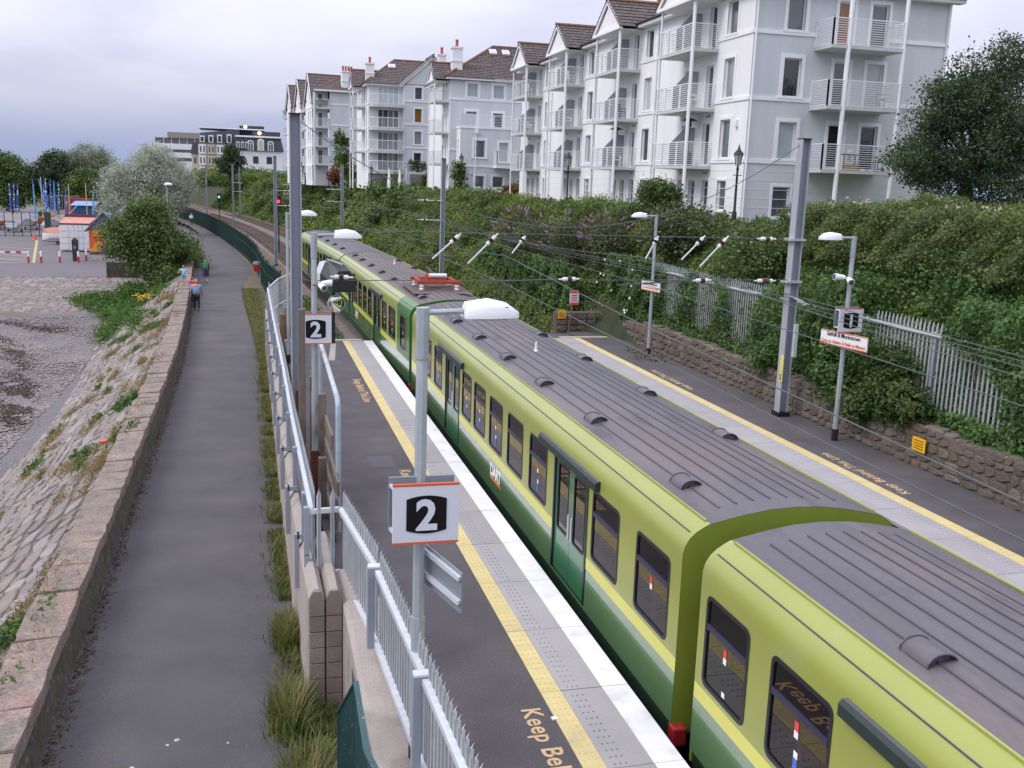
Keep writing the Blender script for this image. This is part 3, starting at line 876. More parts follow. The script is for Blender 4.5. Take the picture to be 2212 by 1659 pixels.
pf2 = thing('palisade_fence', 'long galvanised palisade fence on the wall between path and platform', 'fence', (.76, 28, .5))
PW = [(.80, 14.16), (.76, 20), (.76, 26), (.72, 35), (.70, 44.0)]
for a, b_ in zip(PW[:-1], PW[1:]):
    palisade(pf2, a, b_, .18, (1.3, .32), PALE, side=-1)
def pwx(y): return float(np.interp(y, [p[1] for p in PW], [p[0] for p in PW]))
y = 14.2
k = 0
while y < 44.2:
    x = pwx(y) - .06; xo = wax(y) - .035
    m = MB()
    m.box(x - .05, x + .03, y - .05, y + .05, .62, 1.36)
    if k == 0:
        m.box(x - .05, x + .03, y - .05, y + .05, .16, .64)
    m.build('post', galv_d, pf2, bevel=.004)
    if y < 40:
        m = MB(); yy_ = y + (.9 if k == 0 else 0)
        if k == 0: m.box(x - .04, x + .03, yy_ - .06, yy_ + .06, .4, 1.3)
        m.box(xo - .01, x + .03, yy_ - .07, yy_ + .07, .56, .64)
        m.box(xo - .05, xo + .025, yy_ - .07, yy_ + .07, -.25, .64)
        m.build('cranked_foot', galv_d, pf2, bevel=.004)
        MB().box(xo - .054, xo - .048, yy_ - .035, yy_ + .035, .3, .36).build('maker_plate', galv_b, pf2)
    y += 2.72 if k else 3.4
    k += 1

# mesh panel where the fence turns across the end of the ramp
meshp = thing('mesh_fence', 'galvanised mesh fence panel turning behind the end of platform two', 'fence', (1.5, 48, 0))
pts = [(.70, 44.1), (1.25, 48.2), (2.35, 52.6)]
for (a, b_) in zip(pts[:-1], pts[1:]):
    A, B = Vector((*a, 0)), Vector((*b_, 0)); L_ = (B - A).length; d = (B - A) / L_
    m = MB(); n = int(L_ / .12)
    for i in range(n + 1):
        c_ = A + d * L_ * i / n; m.bar(c_ + Vector((0, 0, -.85)), c_ + Vector((0, 0, 1.3)), .014)
    for z in np.arange(-.85, 1.31, .24):
        m.bar(A + Vector((0, 0, z)), B + Vector((0, 0, z)), .014)
    m.build('mesh_panel', galv, meshp)
    for z in (1.32, .1, -.85):
        m = MB(); m.bar(A + Vector((0, 0, z)), B + Vector((0, 0, z)), .05); m.build('rail', galv_b, meshp)
for (x, y) in pts:
    MB().box(x - .04, x + .04, y - .04, y + .04, -1.2, 1.36).build('post', galv_d, meshp)

# palisade above the rubble wall
pf3 = thing('palisade_fence', 'ivy covered palisade fence on the rubble wall behind platform one', 'fence', (15.6, 28, .9))
palisade(pf3, (15.6, 14.0), (15.6, 38.2), .82, (2.93, 1.02), PALE_R, step=.155, side=-1, skip=lambda y: 22.4 < y < 27.5)
for y in np.arange(14.5, 38.5, 2.75):
    MB().box(15.62, 15.7, y - .05, y + .05, .7, 3.0).build('post', galv_d, pf3)
pf4 = thing('palisade_fence', 'short palisade section in the ivy past the platform one sign', 'fence', (15.3, 47.5, 0))
palisade(pf4, (15.4, 46.2), (15.5, 49.4), .7, (2.5, 1.0), PALE_R, step=.3, side=-1)

# ---- dark green mesh fence along the railway side of the path
gmesh = mat('green_fence_steel', (.020, .055, .045), .5, var=.15, vscale=2)
gf = thing('green_security_fence', 'tall dark green security fence between the path and the tracks', 'fence', (-1, 100, -1.25))
GP = [(1.6, 57), (.95, 64), (.68, 71), (.45, 80), (-.25, 91), (-1.55, 105), (-3.1, 120), (-5.6, 140), (-9.4, 165), (-16, 198)]
for i, (a, b_) in enumerate(zip(GP[:-1], GP[1:])):
    A, B = Vector((*a, 0)), Vector((*b_, 0)); L_ = (B - A).length; d = (B - A) / L_
    z0, z1 = -1.2, .82
    m = MB(); n = int(L_ / (.10 if A.y < 95 else .22))
    for k in range(n + 1):
        c_ = A + d * L_ * k / n; m.bar(c_ + Vector((0, 0, z0)), c_ + Vector((0, 0, z1)), .035 if A.y < 95 else .08)
    m.build('bar_panel', gmesh, gf)
    for z in (z1 - .05, z1 - .75, z0 + .2):
        m = MB(); m.bar(A + Vector((0, 0, z)), B + Vector((0, 0, z)), .06); m.build('rail', gmesh, gf)
    k = 0.0
    while k < L_:
        c_ = A + d * k; m = MB(); m.bar(c_ + Vector((0, 0, z0)), c_ + Vector((0, 0, z1 + .12)), .09); m.build('post', gmesh, gf); k += 3.0

# ---- green railing at the foot of the near wall
gr = thing('green_railing', 'dark green painted steel railing at the foot of the foreground wall', 'railing', (.9, 9, -1.25))
gp = mat('green_railing_paint', (.03, .085, .085), .45, var=.15, vscale=4, col3=(.30, .25, .2), c3scale=18, c3lo=.66, c3hi=.7)
tr = [(.92, 10.9, -.1), (1.0, 9.75, .88), (1.0, 8.75, .68), (1.12, 8.2, .60), (1.25, 6, .58)]
for i in range(len(tr) - 1):
    m = MB(); m.bar(tr[i], tr[i + 1], .06, .02); m.build('top_rail', gp, gr)
m = MB()
for i in range(len(tr) - 1):
    a, b_ = Vector(tr[i]), Vector(tr[i + 1]); n = max(2, int((b_ - a).length / .1))
    for k in range(n):
        c_ = a.lerp(b_, k / n); m.bar(c_, (c_.x, c_.y, -1.2), .016)
m.build('balusters', gp, gr)
m = MB(); m.bar((.92, 10.9, -.1), (.92, 10.9, -1.25), .05); m.build('post', gp, gr)

# ---- weathered timber hoarding and the pipe handrail beside the platform
timber = mat('grey_timber', (.155, .125, .105), .9, var=.25, vscale=5, fine=.2, fscale=30, bump=.5, bscale=30, stretch=(4, 4, .6), orand=.15)
timber_w = mat('warm_timber', (.30, .20, .10), .85, var=.25, vscale=5, fine=.15, fscale=30, stretch=(4, 4, .6), orand=.2)
rustp = mat('rust_red_steel', (.12, .035, .02), .8, var=.3, vscale=4, bump=.3, bscale=30)
ho = thing('timber_hoarding', 'weathered timber post hoarding with rusty steel beside the platform two ramp', 'hoarding', (1.25, 20, -1.2))
for (x, y, w, zt) in ((.93, 19.4, .13, 3.6), (1.21, 20.6, .14, 2.05), (1.30, 19.3, .16, 1.96), (1.19, 17.6, .14, 1.15), (1.30, 16.4, .13, .75)):
    MB().box(x - w / 2, x + w / 2, y - w / 2, y + w / 2, -1.25, zt).build('post', timber, ho, bevel=.01)
for (x, y0, y1, z0, z1) in ((1.36, 16.2, 19.2, .4, .62), (1.36, 16.2, 20.6, .85, 1.1), (1.37, 17.6, 20.9, 1.3, 1.55), (1.35, 16.3, 21.6, -.1, .2), (1.2, 15.1, 16.4, -.3, .2)):
    MB().box(x - .025, x + .025, y0, y1, z0, z1).build('plank', timber, ho, bevel=.006)
for (x, y, z0, z1) in ((1.04, 23.0, -1.2, 1.25), (1.13, 18.6, -1.2, 1.0)):
    m = MB(); m.box(x - .09, x + .09, y - .01, y + .01, z0, z1); m.box(x + .07, x + .09, y - .1, y + .1, z0, z1); m.build('rusty_beam', rustp, ho)
MB().box(1.0, 1.1, 14.9, 15.0, -.9, .05).build('post', timber_w, ho)
hr = thing('pipe_handrail', 'thick pipe handrail with flaking pale blue paint beside platform two', 'handrail', (1.42, 17, 0))
pipe_p = mat('flaking_blue_paint', (.40, .48, .55), .6, var=.15, vscale=6, col2=(.55, .53, .48), c2scale=9, c2lo=.47, c2hi=.56, col3=(.22, .09, .05), c3scale=14, c3lo=.62, c3hi=.68)
pipe_c = mat('blue_pipe', (.30, .37, .43), .5, var=.12, vscale=5)
MB().tube([(1.43, 21.7, 2.62), (1.42, 19.5, 2.5), (1.41, 17.2, 2.38)], .045, 10).build('rail', pipe_p, hr, smooth=True)
MB().tube([(1.41, 17.2, 2.38), (1.41, 16.98, 2.35), (1.41, 16.86, 2.25), (1.41, 16.82, 2.05), (1.41, 16.8, 0)], .047, 10).build('upright', pipe_c, hr, smooth=True)
MB().tube([(1.42, 21.5, 2.6), (1.42, 21.5, 0)], .04, 8).build('upright', pipe_c, hr, smooth=True)

# timber steps wall past the platform end
stp = thing('timber_steps_wall', 'stepped brown timber retaining wall past the end of platform two', 'retaining wall', (1.6, 43, -1.2))
for i, (x, y, zt) in enumerate(((1.2, 41.0, .62), (1.38, 41.8, .5), (1.62, 42.6, .92), (1.85, 43.6, .98), (2.05, 44.2, 1.05), (2.2, 45.1, .7))):
    MB().box(x - .09, x + .09, y - .09, y + .09, -1.2, zt).build('post', timber if i % 2 else timber_w, stp, bevel=.01)
for i in range(5):
    z = -.35 + i * .24
    MB().box(1.25 + .05 * i, 2.25, 42.0 + .42 * i, 42.08 + .42 * i, z, z + .2).build('plank', timber_w, stp, bevel=.008)
for (x, y, zt) in ((1.45, 43.5, .75), (1.95, 45.2, 1.15)):
    MB().box(x - .16, x + .16, y, y + .06, -.8, zt).build('grey_panel', galv, stp)
# ================================================================ THE TRAIN
lime = mat('lime_green_paint', (.295, .330, .062), .35, var=.05, vscale=.8, coat=.55, coatrough=.16, col3=(.30, .34, .10), c3scale=1.3, c3lo=.56, c3hi=.75)
lime_d = mat('lime_end_paint', (.20, .25, .03), .5, var=.10, vscale=2)
green_c = mat('dark_cab_green', (.045, .16, .035), .35, var=.06, vscale=1, coat=.3)
stripe_p = mat('pale_yellow_stripe', (.64, .62, .11), .35, var=.04, vscale=2, coat=.3)
green_p = mat('mid_green_paint', (.112, .205, .092), .22, var=.05, vscale=1.2, coat=1.0, coatrough=.02, bump=.10, bscale=1.6)
door_p = mat('door_green_paint', (.045, .165, .082), .28, var=.05, vscale=2, coat=.5, coatrough=.04)
skirt_p = mat('dark_green_skirt', (.012, .035, .022), .5, var=.1, vscale=2)
black_p = mat('underframe_black', (.012, .012, .014), .8, var=.2, vscale=3)
roof_p = mat('train_roof_grey', (.112, .106, .12), .55, var=.16, vscale=1.1, fine=.10, fscale=25, col2=(.145, .122, .122), c2scale=.8, c2lo=.48, c2hi=.62, col3=(.085, .078, .088), c3scale=1.7, c3lo=.56, c3hi=.68, stretch=(1.6, .35, 1))
roof_b = mat('train_roof_brown', (.122, .105, .102), .6, var=.12, vscale=.8, fine=.06, fscale=25, col2=(.17, .13, .11), c2scale=.5, c2lo=.45, c2hi=.62, stretch=(1.6, .35, 1))
rib_p = mat('roof_rib', (.085, .080, .10), .5, var=.1, vscale=2)  # ribs darker than the roof; groove shading is put into the colour
vent_p = mat('roof_vent', (.115, .105, .12), .5, var=.15, vscale=6)
rubber = mat('window_rubber', (.012, .012, .022), .4, var=.1)
hopper = mat('hopper_bar', (.022, .024, .055), .35, var=.1)
tglass = glassmat('train_glass', (.34, .37, .36), .085)
door_bl = mat('door_header_dark', (.016, .032, .028), .4, var=.1, vscale=3)
header_top = mat('door_header_top', (.10, .10, .11), .5, var=.1)
red_p = mat('red_end_block', (.36, .018, .022), .5, var=.12, vscale=6)
seat_p = mat('seat_orange', (.40, .085, .02), .8, var=.2, vscale=6)
floor_p = mat('carriage_floor', (.06, .065, .07), .8, var=.2)
inner_p = mat('carriage_lining', (.22, .24, .22), .7, var=.1)
pole_p = mat('yellow_grab_pole', (.55, .32, .02), .4, var=.05)
stick_r = mat('red_sticker', (.70, .06, .08), .6, var=0)
stick_w = mat('white_sticker', (.82, .82, .84), .6, var=0)
stick_b = mat('blue_sticker', (.08, .16, .55), .6, var=0)
logo_w = mat('logo_white', (.80, .80, .80), .5, var=.03)
logo_o = mat('logo_orange', (.75, .20, .05), .5, var=.03)
silver = mat('door_handle_silver', (.6, .62, .64), .35, metal=.5, var=.05)
HW = 1.42
ZB = -.94                      # rail level: origin of a carriage
PROF = [(1.42, 1.90), (1.418, 1.99), (1.395, 2.08), (1.345, 2.165), (1.27, 2.235), (1.18, 2.29), (1.12, 2.322)]
ROOF = [(1.10, 2.328), (.9, 2.37), (.65, 2.42), (.35, 2.463), (0, 2.48)]

def zs(m):
    m.v = [(x, y, z - ZB) for (x, y, z) in m.v]; return m
def rring(y0, y1, z0, z1, r, n=4):
    pts = []
    for (cy, cz, a0) in ((y1 - r, z1 - r, 0), (y0 + r, z1 - r, 90), (y0 + r, z0 + r, 180), (y1 - r, z0 + r, 270)):
        for k in range(n + 1):
            a = math.radians(a0 + 90 * k / n); pts.append((cy + r * math.cos(a), cz + r * math.sin(a)))
    return pts
def window(par, sx, y0, y1, z0, z1, stk, frame=.045, bar=True, r=.10):
    m = MB(); o_ = rring(y0, y1, z0, z1, r); i_ = rring(y0 + frame, y1 - frame, z0 + frame, z1 - frame, r * .7)
    xo, xi = sx * (HW + .007), sx * (HW - .03)
    m.loft([[(sx * (HW - .01), a, b_) for a, b_ in o_], [(xo, a, b_) for a, b_ in o_], [(xo, a, b_) for a, b_ in i_], [(xi, a, b_) for a, b_ in i_]], cap=False)
    w = zs(m).build('window', rubber, par, local=True, smooth=True)
    m = MB(); m.poly([(sx * (HW - .012), a, b_) for a, b_ in rring(y0 + .02, y1 - .02, z0 + .02, z1 - .02, r * .7)])
    zs(m).build('pane', tglass, w, local=True)
    if bar:
        zc = z1 - .36
        m = MB(); m.box(min(xo, xi), max(xo, xi), y0 + frame * .8, y1 - frame * .8, zc - .035, zc + .035)
        zs(m).build('hopper_bar', hopper, w, local=True)
    for (mt, yk, zk, hh) in stk:
        m = MB(); x_ = sx * (HW - .008); m.poly([(x_, yk - .035, zk), (x_, yk + .035, zk), (x_, yk + .035, zk + hh), (x_, yk - .035, zk + hh)])
        zs(m).build('sticker', mt, w, local=True)
    return w

def car(label, L, wins, doors, end_m, seed, roofm, cab=None, vents=None, logo=None, right=True):
    t = thing('railway_carriage', label, 'train carriage', (0, 0, ZB), 'carriages of the green commuter train')
    r_ = random.Random(seed)
    zW0, zW1, zD0, zD1 = .74, 1.80, -.10, 1.86
    for sx in ((-1, 1) if right else (-1,)):
        ops = [(a + .03, b_ - .03, zW0 + .03, zW1 - .03) for a, b_ in wins] + [(a, b_, zD0, zD1) for a, b_ in doors]
        ysb = sorted({0.0, L} | {v for o_ in ops for v in o_[:2]} | ({cab} if cab else set()))
        zsb = [-.16, zD0, .50, .68, zW0 + .03, zW1 - .03, zD1, 1.90]
        m = MB()
        for i in range(len(ysb) - 1):
            for j in range(len(zsb) - 1):
                yc, zc = (ysb[i] + ysb[i + 1]) / 2, (zsb[j] + zsb[j + 1]) / 2
                if any(a < yc < b_ and c_ < zc < d_ for a, b_, c_, d_ in ops): continue
                lower = zc < .50
                m.cm = 1 if lower else 2 if zc < .68 else 0
                if cab and yc < cab: m.cm = 3 if not lower else 1
                x = sx * HW
                m.poly([(x, ysb[i], zsb[j]), (x, ysb[i + 1], zsb[j]), (x, ysb[i + 1], zsb[j + 1]), (x, ysb[i], zsb[j + 1])])
        zs(m).build('body_side', [lime, green_p, stripe_p, green_c], t, local=True)
        if cab:
            m = MB(); m.box(min(sx * HW, sx * (HW + .004)), max(sx * HW, sx * (HW + .004)), cab - .05, cab + .05, .5, 1.9)
            zs(m).build('cab_stripe', stripe_p, t, local=True)
        m = MB(); m.box(min(sx * (HW - .02), sx * (HW - .07)), max(sx * (HW - .02), sx * (HW - .07)), .05, L - .05, -.46, -.15)
        zs(m).build('skirt', skirt_p, t, local=True)
        for (a, b_) in wins:
            stk = []
            if r_.random() < .85: stk.append((stick_r, a + (b_ - a) * .52, 1.26, .1)); stk.append((stick_w, a + (b_ - a) * .52, 1.19, .07))
            if r_.random() < .6: stk.append((stick_b, a + (b_ - a) * .5, .84, .16)); stk.append((stick_w, a + (b_ - a) * .5, 1.0, .07))
            elif r_.random() < .5: stk.append((stick_w, a + (b_ - a) * .5, .82, .06))
            window(t, sx, a, b_, zW0, zW1, stk)
        for (a, b_) in doors:
            yc = (a + b_) / 2
            for (d0, d1, hs) in ((a + .02, yc - .008, 1), (yc + .008, b_ - .02, -1)):
                xo, xi = sx * (HW - .02), sx * (HW - .06)
                w0, w1, z0, z1 = d0 + .12, d1 - .12, .62, 1.74
                m = MB()
                yb = [d0, w0 + .02, w1 - .02, d1]; zb = [zD0, z0 + .02, z1 - .02, zD1]
                for i in range(3):
                    for j in range(3):
                        if i == 1 and j == 1: continue
                        m.box(min(xo, xi), max(xo, xi), yb[i], yb[i + 1], zb[j], zb[j + 1])
                dd = zs(m).build('door', door_p, t, local=True)
                m = MB(); o_ = rring(w0, w1, z0, z1, .07); i_ = rring(w0 + .03, w1 - .03, z0 + .03, z1 - .03, .05)
                x1, x2 = sx * (HW - .012), sx * (HW - .045)
                m.loft([[(x2, p, q) for p, q in o_], [(x1, p, q) for p, q in o_], [(x1, p, q) for p, q in i_], [(x2, p, q) for p, q in i_]], cap=False)
                zs(m).build('window_seal', rubber, dd, local=True)
                m = MB(); m.poly([(sx * (HW - .03), p, q) for p, q in rring(w0 + .02, w1 - .02, z0 + .02, z1 - .02, .05)])
                zs(m).build('pane', tglass, dd, local=True)
                yh = d1 - .07 if hs > 0 else d0 + .07
                m = MB(); m.box(min(xo, sx * (HW - .004)), max(xo, sx * (HW - .004)), yh - .03, yh + .03, .62, 1.02)
                zs(m).build('notice_strip', silver, dd, local=True)
            for yy_ in (a, b_):
                m = MB(); m.box(min(sx * (HW - .06), sx * (HW + .012)), max(sx * (HW - .06), sx * (HW + .012)), yy_ - .03, yy_ + .03, zD0, zD1)
                zs(m).build('door_post', rubber, t, local=True)
            m = MB(); pr_ = [(HW - .02, 1.84), (HW + .085, 1.84), (HW + .085, 1.95), (HW + .05, 1.985), (HW - .02, 1.985)]
            m.prism([(sx * p, q) for p, q in pr_], 'y', a - .5, b_ + .75)
            m.cm = 1
            m.poly([(sx * (HW + .05), a - .5, 1.987), (sx * (HW + .05), b_ + .75, 1.987), (sx * (HW - .02), b_ + .75, 1.987), (sx * (HW - .02), a - .5, 1.987)])
            zs(m).build('door_header', [door_bl, header_top], t, local=True)
    # roof with painted shoulders
    prof = [(-x, z) for x, z in PROF] + [(-x, z) for x, z in ROOF] + [(x, z) for x, z in ROOF[-2::-1]] + [(x, z) for x, z in PROF[::-1]]
    m = MB()
    ys_ = [0.0, .25] + ([cab] if cab else []) + [L / 2, L - .25, L]
    for i in range(len(ys_) - 1):
        for j in range(len(prof) - 1):
            (x0, z0), (x1, z1) = prof[j], prof[j + 1]
            side_ = abs(x0 + x1) / 2 > 1.105
            m.cm = (2 if (cab and ys_[i + 1] <= cab + .01) else 0) if side_ else 1
            m.poly([(x0, ys_[i], z0), (x1, ys_[i], z1), (x1, ys_[i + 1], z1), (x0, ys_[i + 1], z0)])
    zs(m)
    # weld so that the shoulder shades smoothly
    rf = m.build('roof', [lime, roofm, green_c], t, local=True)
    bm = bmesh.new(); bm.from_mesh(rf.data); bmesh.ops.remove_doubles(bm, verts=bm.verts, dist=1e-4); bmesh.ops.recalc_face_normals(bm, faces=bm.faces); bm.to_mesh(rf.data); bm.free()
    rf.data.polygons.foreach_set('use_smooth', [True] * len(rf.data.polygons))
    def rz_(x):
        ax = abs(x); P_ = sorted([(p, q) for p, q in ROOF + PROF]); return float(np.interp(ax, [p for p, q in P_], [q for p, q in P_]))
    for sx in (-1, 1):
        m = MB(); m.box(min(sx * 1.095, sx * 1.125), max(sx * 1.095, sx * 1.125), .1, L - .1, 2.30, 2.348); zs(m).build('gutter_bead', lime, t, local=True)
        m = MB(); m.bar((sx * 1.305, .1, 2.212), (sx * 1.305, L - .1, 2.212), .012, .012); zs(m).build('roof_seam', rib_p, t, local=True)
    for x in (-.82, -.60, -.38, -.16, .06, .28, .50, .72):
        m = MB(); m.box(x - .011, x + .011, .35, L - .35, rz_(x) - .02, rz_(x) + .014); zs(m).build('roof_rib', rib_p, t, local=True)
    for (x, y) in (vents or []):
        m = MB(); z = rz_(x) - .02
        n = 8; arc = [(math.cos(PI * k / n) * .145, math.sin(PI * k / n) * .105) for k in range(n + 1)]
        m.loft([[(x + p, y - .18, z + q) for p, q in arc], [(x + p, y + .18, z + q) for p, q in arc]], closed=False, cap=False)
        m.prism([(x + p, z + q * .8) for p, q in arc], 'y', y - .13, y - .12); m.prism([(x + p, z + q * .8) for p, q in arc], 'y', y + .12, y + .13)
        v_ = zs(m).build('roof_vent', vent_p, t, local=True, smooth=True)
        for yy_ in (y - .18, y + .18):
            m = MB(); m.tube([(x + p * 1.04, yy_, z + q * 1.05) for p, q in arc], .009, 5); zs(m).build('vent_rim', rib_p, v_, local=True)
    # ends
    full = [(-HW, -.30)] + prof + [(HW, -.30)]
    for (y, s_) in ((0.0, -1), (L, 1)):
        m = MB(); m.prism([(x * .997, z - .004) for x, z in full], 'y', y + .002 * -s_, y - s_ * .05)
        zs(m).build('end_wall', end_m if s_ < 0 else lime_d, t, local=True)
        for sx in ((-1, 1) if s_ < 0 else ()):
            m = MB(); m.box(min(sx * (HW + .012), sx * (HW - .16)), max(sx * (HW + .012), sx * (HW - .16)), min(y + s_ * .12, y - s_ * .06), max(y + s_ * .12, y - s_ * .06), -.40, -.17)
            zs(m).build('end_block', red_p, t, local=True, bevel=.02)
        if s_ < 0:
            m = MB(); m.box(-.55, .55, -.5, 0, .05, 2.1); zs(m).build('gangway', black_p, t, local=True)
    # underframe, floor, interior
    m = MB(); m.box(-1.3, 1.3, .1, L - .1, -.34, .16); zs(m).build('underframe', black_p, t, local=True)
    for yb in (2.4, L - 2.4):
        m = MB(); m.box(-1.1, 1.1, yb - 1.3, yb + 1.3, -.8, -.42)
        zs(m).build('bogie', black_p, t, local=True)
        for dy in (-.95, .95):
            for sx in (-.8, .8):
                m = MB(); m.tube([(sx - .06, yb + dy, -.53), (sx + .06, yb + dy, -.53)], .41, 14); zs(m).build('wheel', black_p, t, local=True)
    m = MB(); m.box(-1.36, 1.36, .1, L - .1, .165, .18); zs(m).build('floor', floor_p, t, local=True)
    m = MB(); m.box(-1.33, 1.33, .1, L - .1, 2.12, 2.14); zs(m).build('ceiling', inner_p, t, local=True)
    y = .5
    while y < L - 1.2:
        if not any(a - .75 < y < b_ + .2 for a, b_ in doors):
            for sx in (-1, 1):
                m = MB(); x0, x1 = sorted((sx * .42, sx * 1.32))
                m.box(x0, x1, y, y + .45, .5, .6); m.box(x0, x1, y + .45, y + .53, .5, 1.12)
                zs(m).build('seat', seat_p, t, local=True, bevel=.03)
        y += 1.0
    for (a, b_) in doors:
        for yy_ in (a - .1, b_ + .1):
            for sx in (-1, 1):
                m = MB(); m.tube([(sx * .95, yy_, .18), (sx * .95, yy_, 2.12)], .02, 6); m.tube([(sx * .95, yy_, 1.55), (sx * 1.35, yy_, 1.55)], .02, 6); zs(m).build('grab_pole', pole_p, t, local=True)
    if logo:
        o = bpy.data.objects.new('lettering', text_mesh('DART', .36, logo_w, offset=.016, spacing=.92)); C.objects.link(o); o.parent = t
        o.matrix_basis = Matrix(((0, 0, -1, -HW - .005), (-1, 0, 0, logo), (0, 1, 0, .17 - ZB), (0, 0, 0, 1)))
        m = MB(); m.box(-HW - .005, -HW - .002, logo - .9, logo - .02, .09, .13); m.box(-HW - .005, -HW - .002, logo - .75, logo - .02, .13, .14)
        zs(m).build('logo_stripe', logo_o, t, local=True)
    return t

def place(t, y0, y1):
    """stand a carriage on track one between two distances"""
    xa, xb = 6.18 - dl(y0), 6.18 - dl(y1)
    t.location = (xa, y0, ZB); t.rotation_euler = (0, 0, -math.atan2(xb - xa, y1 - y0))

B_w = [(.3, 1.38), (2.0, 3.1), (5.42, 6.52), (6.97, 8.1), (8.52, 9.62), (10.02, 11.12), (11.42, 12.42), (15.0, 16.1), (16.6, 17.6), (18.3, 19.2)]
B_d = [(3.32, 4.97), (12.75, 14.45)]
vB = [(-.80, y) for y in (1.35, 4.85, 7.8, 10.6, 13.4, 16.2)] + [(.85, y) for y in (3.6, 6.8, 10.4, 13.8, 17.2)]
cB = car('lime green train carriage with white logo, second from the front edge of the picture', 20.0, B_w, B_d, lime_d, 5, roof_p, vents=vB, logo=9.42)
place(cB, 9.98, 29.98)
A_w = [(20 - b_, 20 - a) for a, b_ in B_w]; A_d = [(20 - b_, 20 - a) for a, b_ in B_d]
A_w = [w for w in A_w if w[0] > 9]; A_d = [d for d in A_d if d[0] > 9]
A_w = [(18.86 - .01, 19.83), (17.36, 18.42)] + [w for w in A_w if w[1] < 15]
A_d = [(14.75, 16.45)]
cA = car('lime green train carriage cut off by the lower corner of the picture', 20.0, A_w, A_d, lime_d, 8, roof_p, vents=[(-.80, 17.05), (-.8, 13.5), (.85, 16.4), (.85, 13)], right=False)
place(cA, -10.55, 9.45)
C_w = [(.75, 1.75), (2.75, 4.15), (4.65, 5.75), (8.4, 9.5), (9.9, 11.0), (11.4, 12.5), (12.9, 14.0), (16.2, 17.3), (17.8, 18.9)]
C_d = [(6.15, 7.85), (14.3, 15.95)]
cC = car('green train carriage carrying the red pantograph on its roof', 20.0, C_w, C_d, green_c, 12, roof_b, cab=2.45, vents=[(-.8, y) for y in (1.2, 7.0, 9.9, 13.0, 16.0, 18.6)] + [(.85, y) for y in (8, 12, 16)], logo=13.5)
place(cC, 30.5, 50.5)
cD = car('farthest green train carriage rounding the bend', 20.0, B_w, B_d, lime_d, 14, roof_p, vents=[(-.8, y) for y in (3.0, 6.2, 9.5, 13, 16.4)])
place(cD, 50.85, 70.85)
# whip aerials on the roofs
for (cr_, x, y) in ((cB, -.1, 10.9), (cC, .2, 13.0), (cB, .4, 18.9)):
    m = MB(); m.lathe(x, y, [(.05, 2.44), (.05, 2.5), (.03, 2.52), (.025, 2.68), (.0, 2.69)], 8); zs(m).build('roof_aerial', logo_w, cr_, local=True)
# pantograph
pant = thing('pantograph', 'red pantograph with white insulators raised on the carriage roof', 'pantograph', (6.15, 34.0, 2.45))
pred = mat('pantograph_red', (.42, .045, .015), .5, var=.15, vscale=8)
ins_w = mat('white_insulator', (.72, .74, .76), .35, var=.05)
ins_d = mat('brown_insulator', (.10, .035, .03), .35, var=.1)
px = 6.15
m = MB()
for y in (33.1, 34.6): m.bar((px - .75, y, 2.74), (px + .75, y, 2.74), .09, .1)
for x in (px - .6, px + .6): m.bar((x, 33.0, 2.74), (x, 34.7, 2.74), .09, .1)
m.bar((px - .6, 33.1, 2.74), (px + .6, 34.6, 2.74), .07); m.bar((px + .6, 33.1, 2.74), (px - .6, 34.6, 2.74), .07)
m.box(px - .3, px + .3, 33.7, 34.2, 2.7, 2.95)
m.build('base_frame', pred, pant)
for (x, y) in ((-.6, 33.1), (.6, 33.1), (-.6, 34.6), (.6, 34.6)):
    m = MB(); m.lathe(px + x, y, [(.06, 2.36), (.09, 2.42), (.055, 2.46), (.09, 2.52), (.055, 2.56), (.09, 2.62), (.05, 2.7)], 8); m.build('insulator', ins_w, pant, smooth=True)
darkst = mat('pantograph_steel', (.10, .07, .055), .6, metal=.3, var=.2)
MB().tube([(px - .3, 33.4, 2.95), (px + .3, 33.4, 2.95)], .07, 8).build('crossbar', ins_w, pant)
m = MB(); m.tube([(px - .02, 33.9, 2.9), (px - .02, 35.6, 3.1)], .045, 6); m.tube([(px - .02, 35.6, 3.1), (px - .1, 34.0, 3.55)], .035, 6); m.tube([(px - .02, 35.6, 3.1), (px + .1, 34.0, 3.55)], .03, 6)
m.build('arm', darkst, pant)
m = MB()
for y in (33.85, 34.15): m.tube([(px - .85, y, 3.44), (px - .6, y, 3.56), (px + .6, y, 3.56), (px + .85, y, 3.44)], .022, 6)
m.build('collector_head', darkst, pant)
m = MB(); m.poly([(px - 1.0, 32.2, 2.46), (px + 1.0, 32.2, 2.46), (px + 1.0, 35.3, 2.5), (px - 1.0, 35.3, 2.5)]); m.build('roof_mat', mat('roof_soot', (.12, .085, .07), .8, var=.2), pant)
# ================================================================ THE APARTMENT BLOCKS
render_sh = mat('shaded_white_render', (.60, .615, .65), .9, var=.06, stretch=(1.6, 1.6, .35), vscale=.9, fine=.03, fscale=12, bump=.08, bscale=60)  # the white render of the shaded sides, its shade put into the colour
render_w = mat('white_render', (.79, .785, .80), .9, var=.05, stretch=(1.6, 1.6, .35), vscale=.9, fine=.02, fscale=12, bump=.06, bscale=60)
trim_w = mat('white_trim', (.82, .82, .84), .6, var=.03, vscale=2)
white_st = mat('white_painted_steel', (.80, .81, .83), .45, var=.04, vscale=3)
tile_m = mat('brown_roof_tiles', (.112, .090, .087), .85, var=.22, vscale=2.5, fine=.2, fscale=14, bump=.4, bscale=16, col2=(.155, .13, .12), c2scale=3, c2lo=.52, c2hi=.66)
ridge_m = mat('ridge_tiles', (.21, .11, .07), .85, var=.25, vscale=3, fine=.2, fscale=14)
pot_m = mat('terracotta_pot', (.42, .085, .05), .8, var=.12, vscale=5)
soffit = mat('white_soffit', (.72, .74, .73), .7, var=.04)
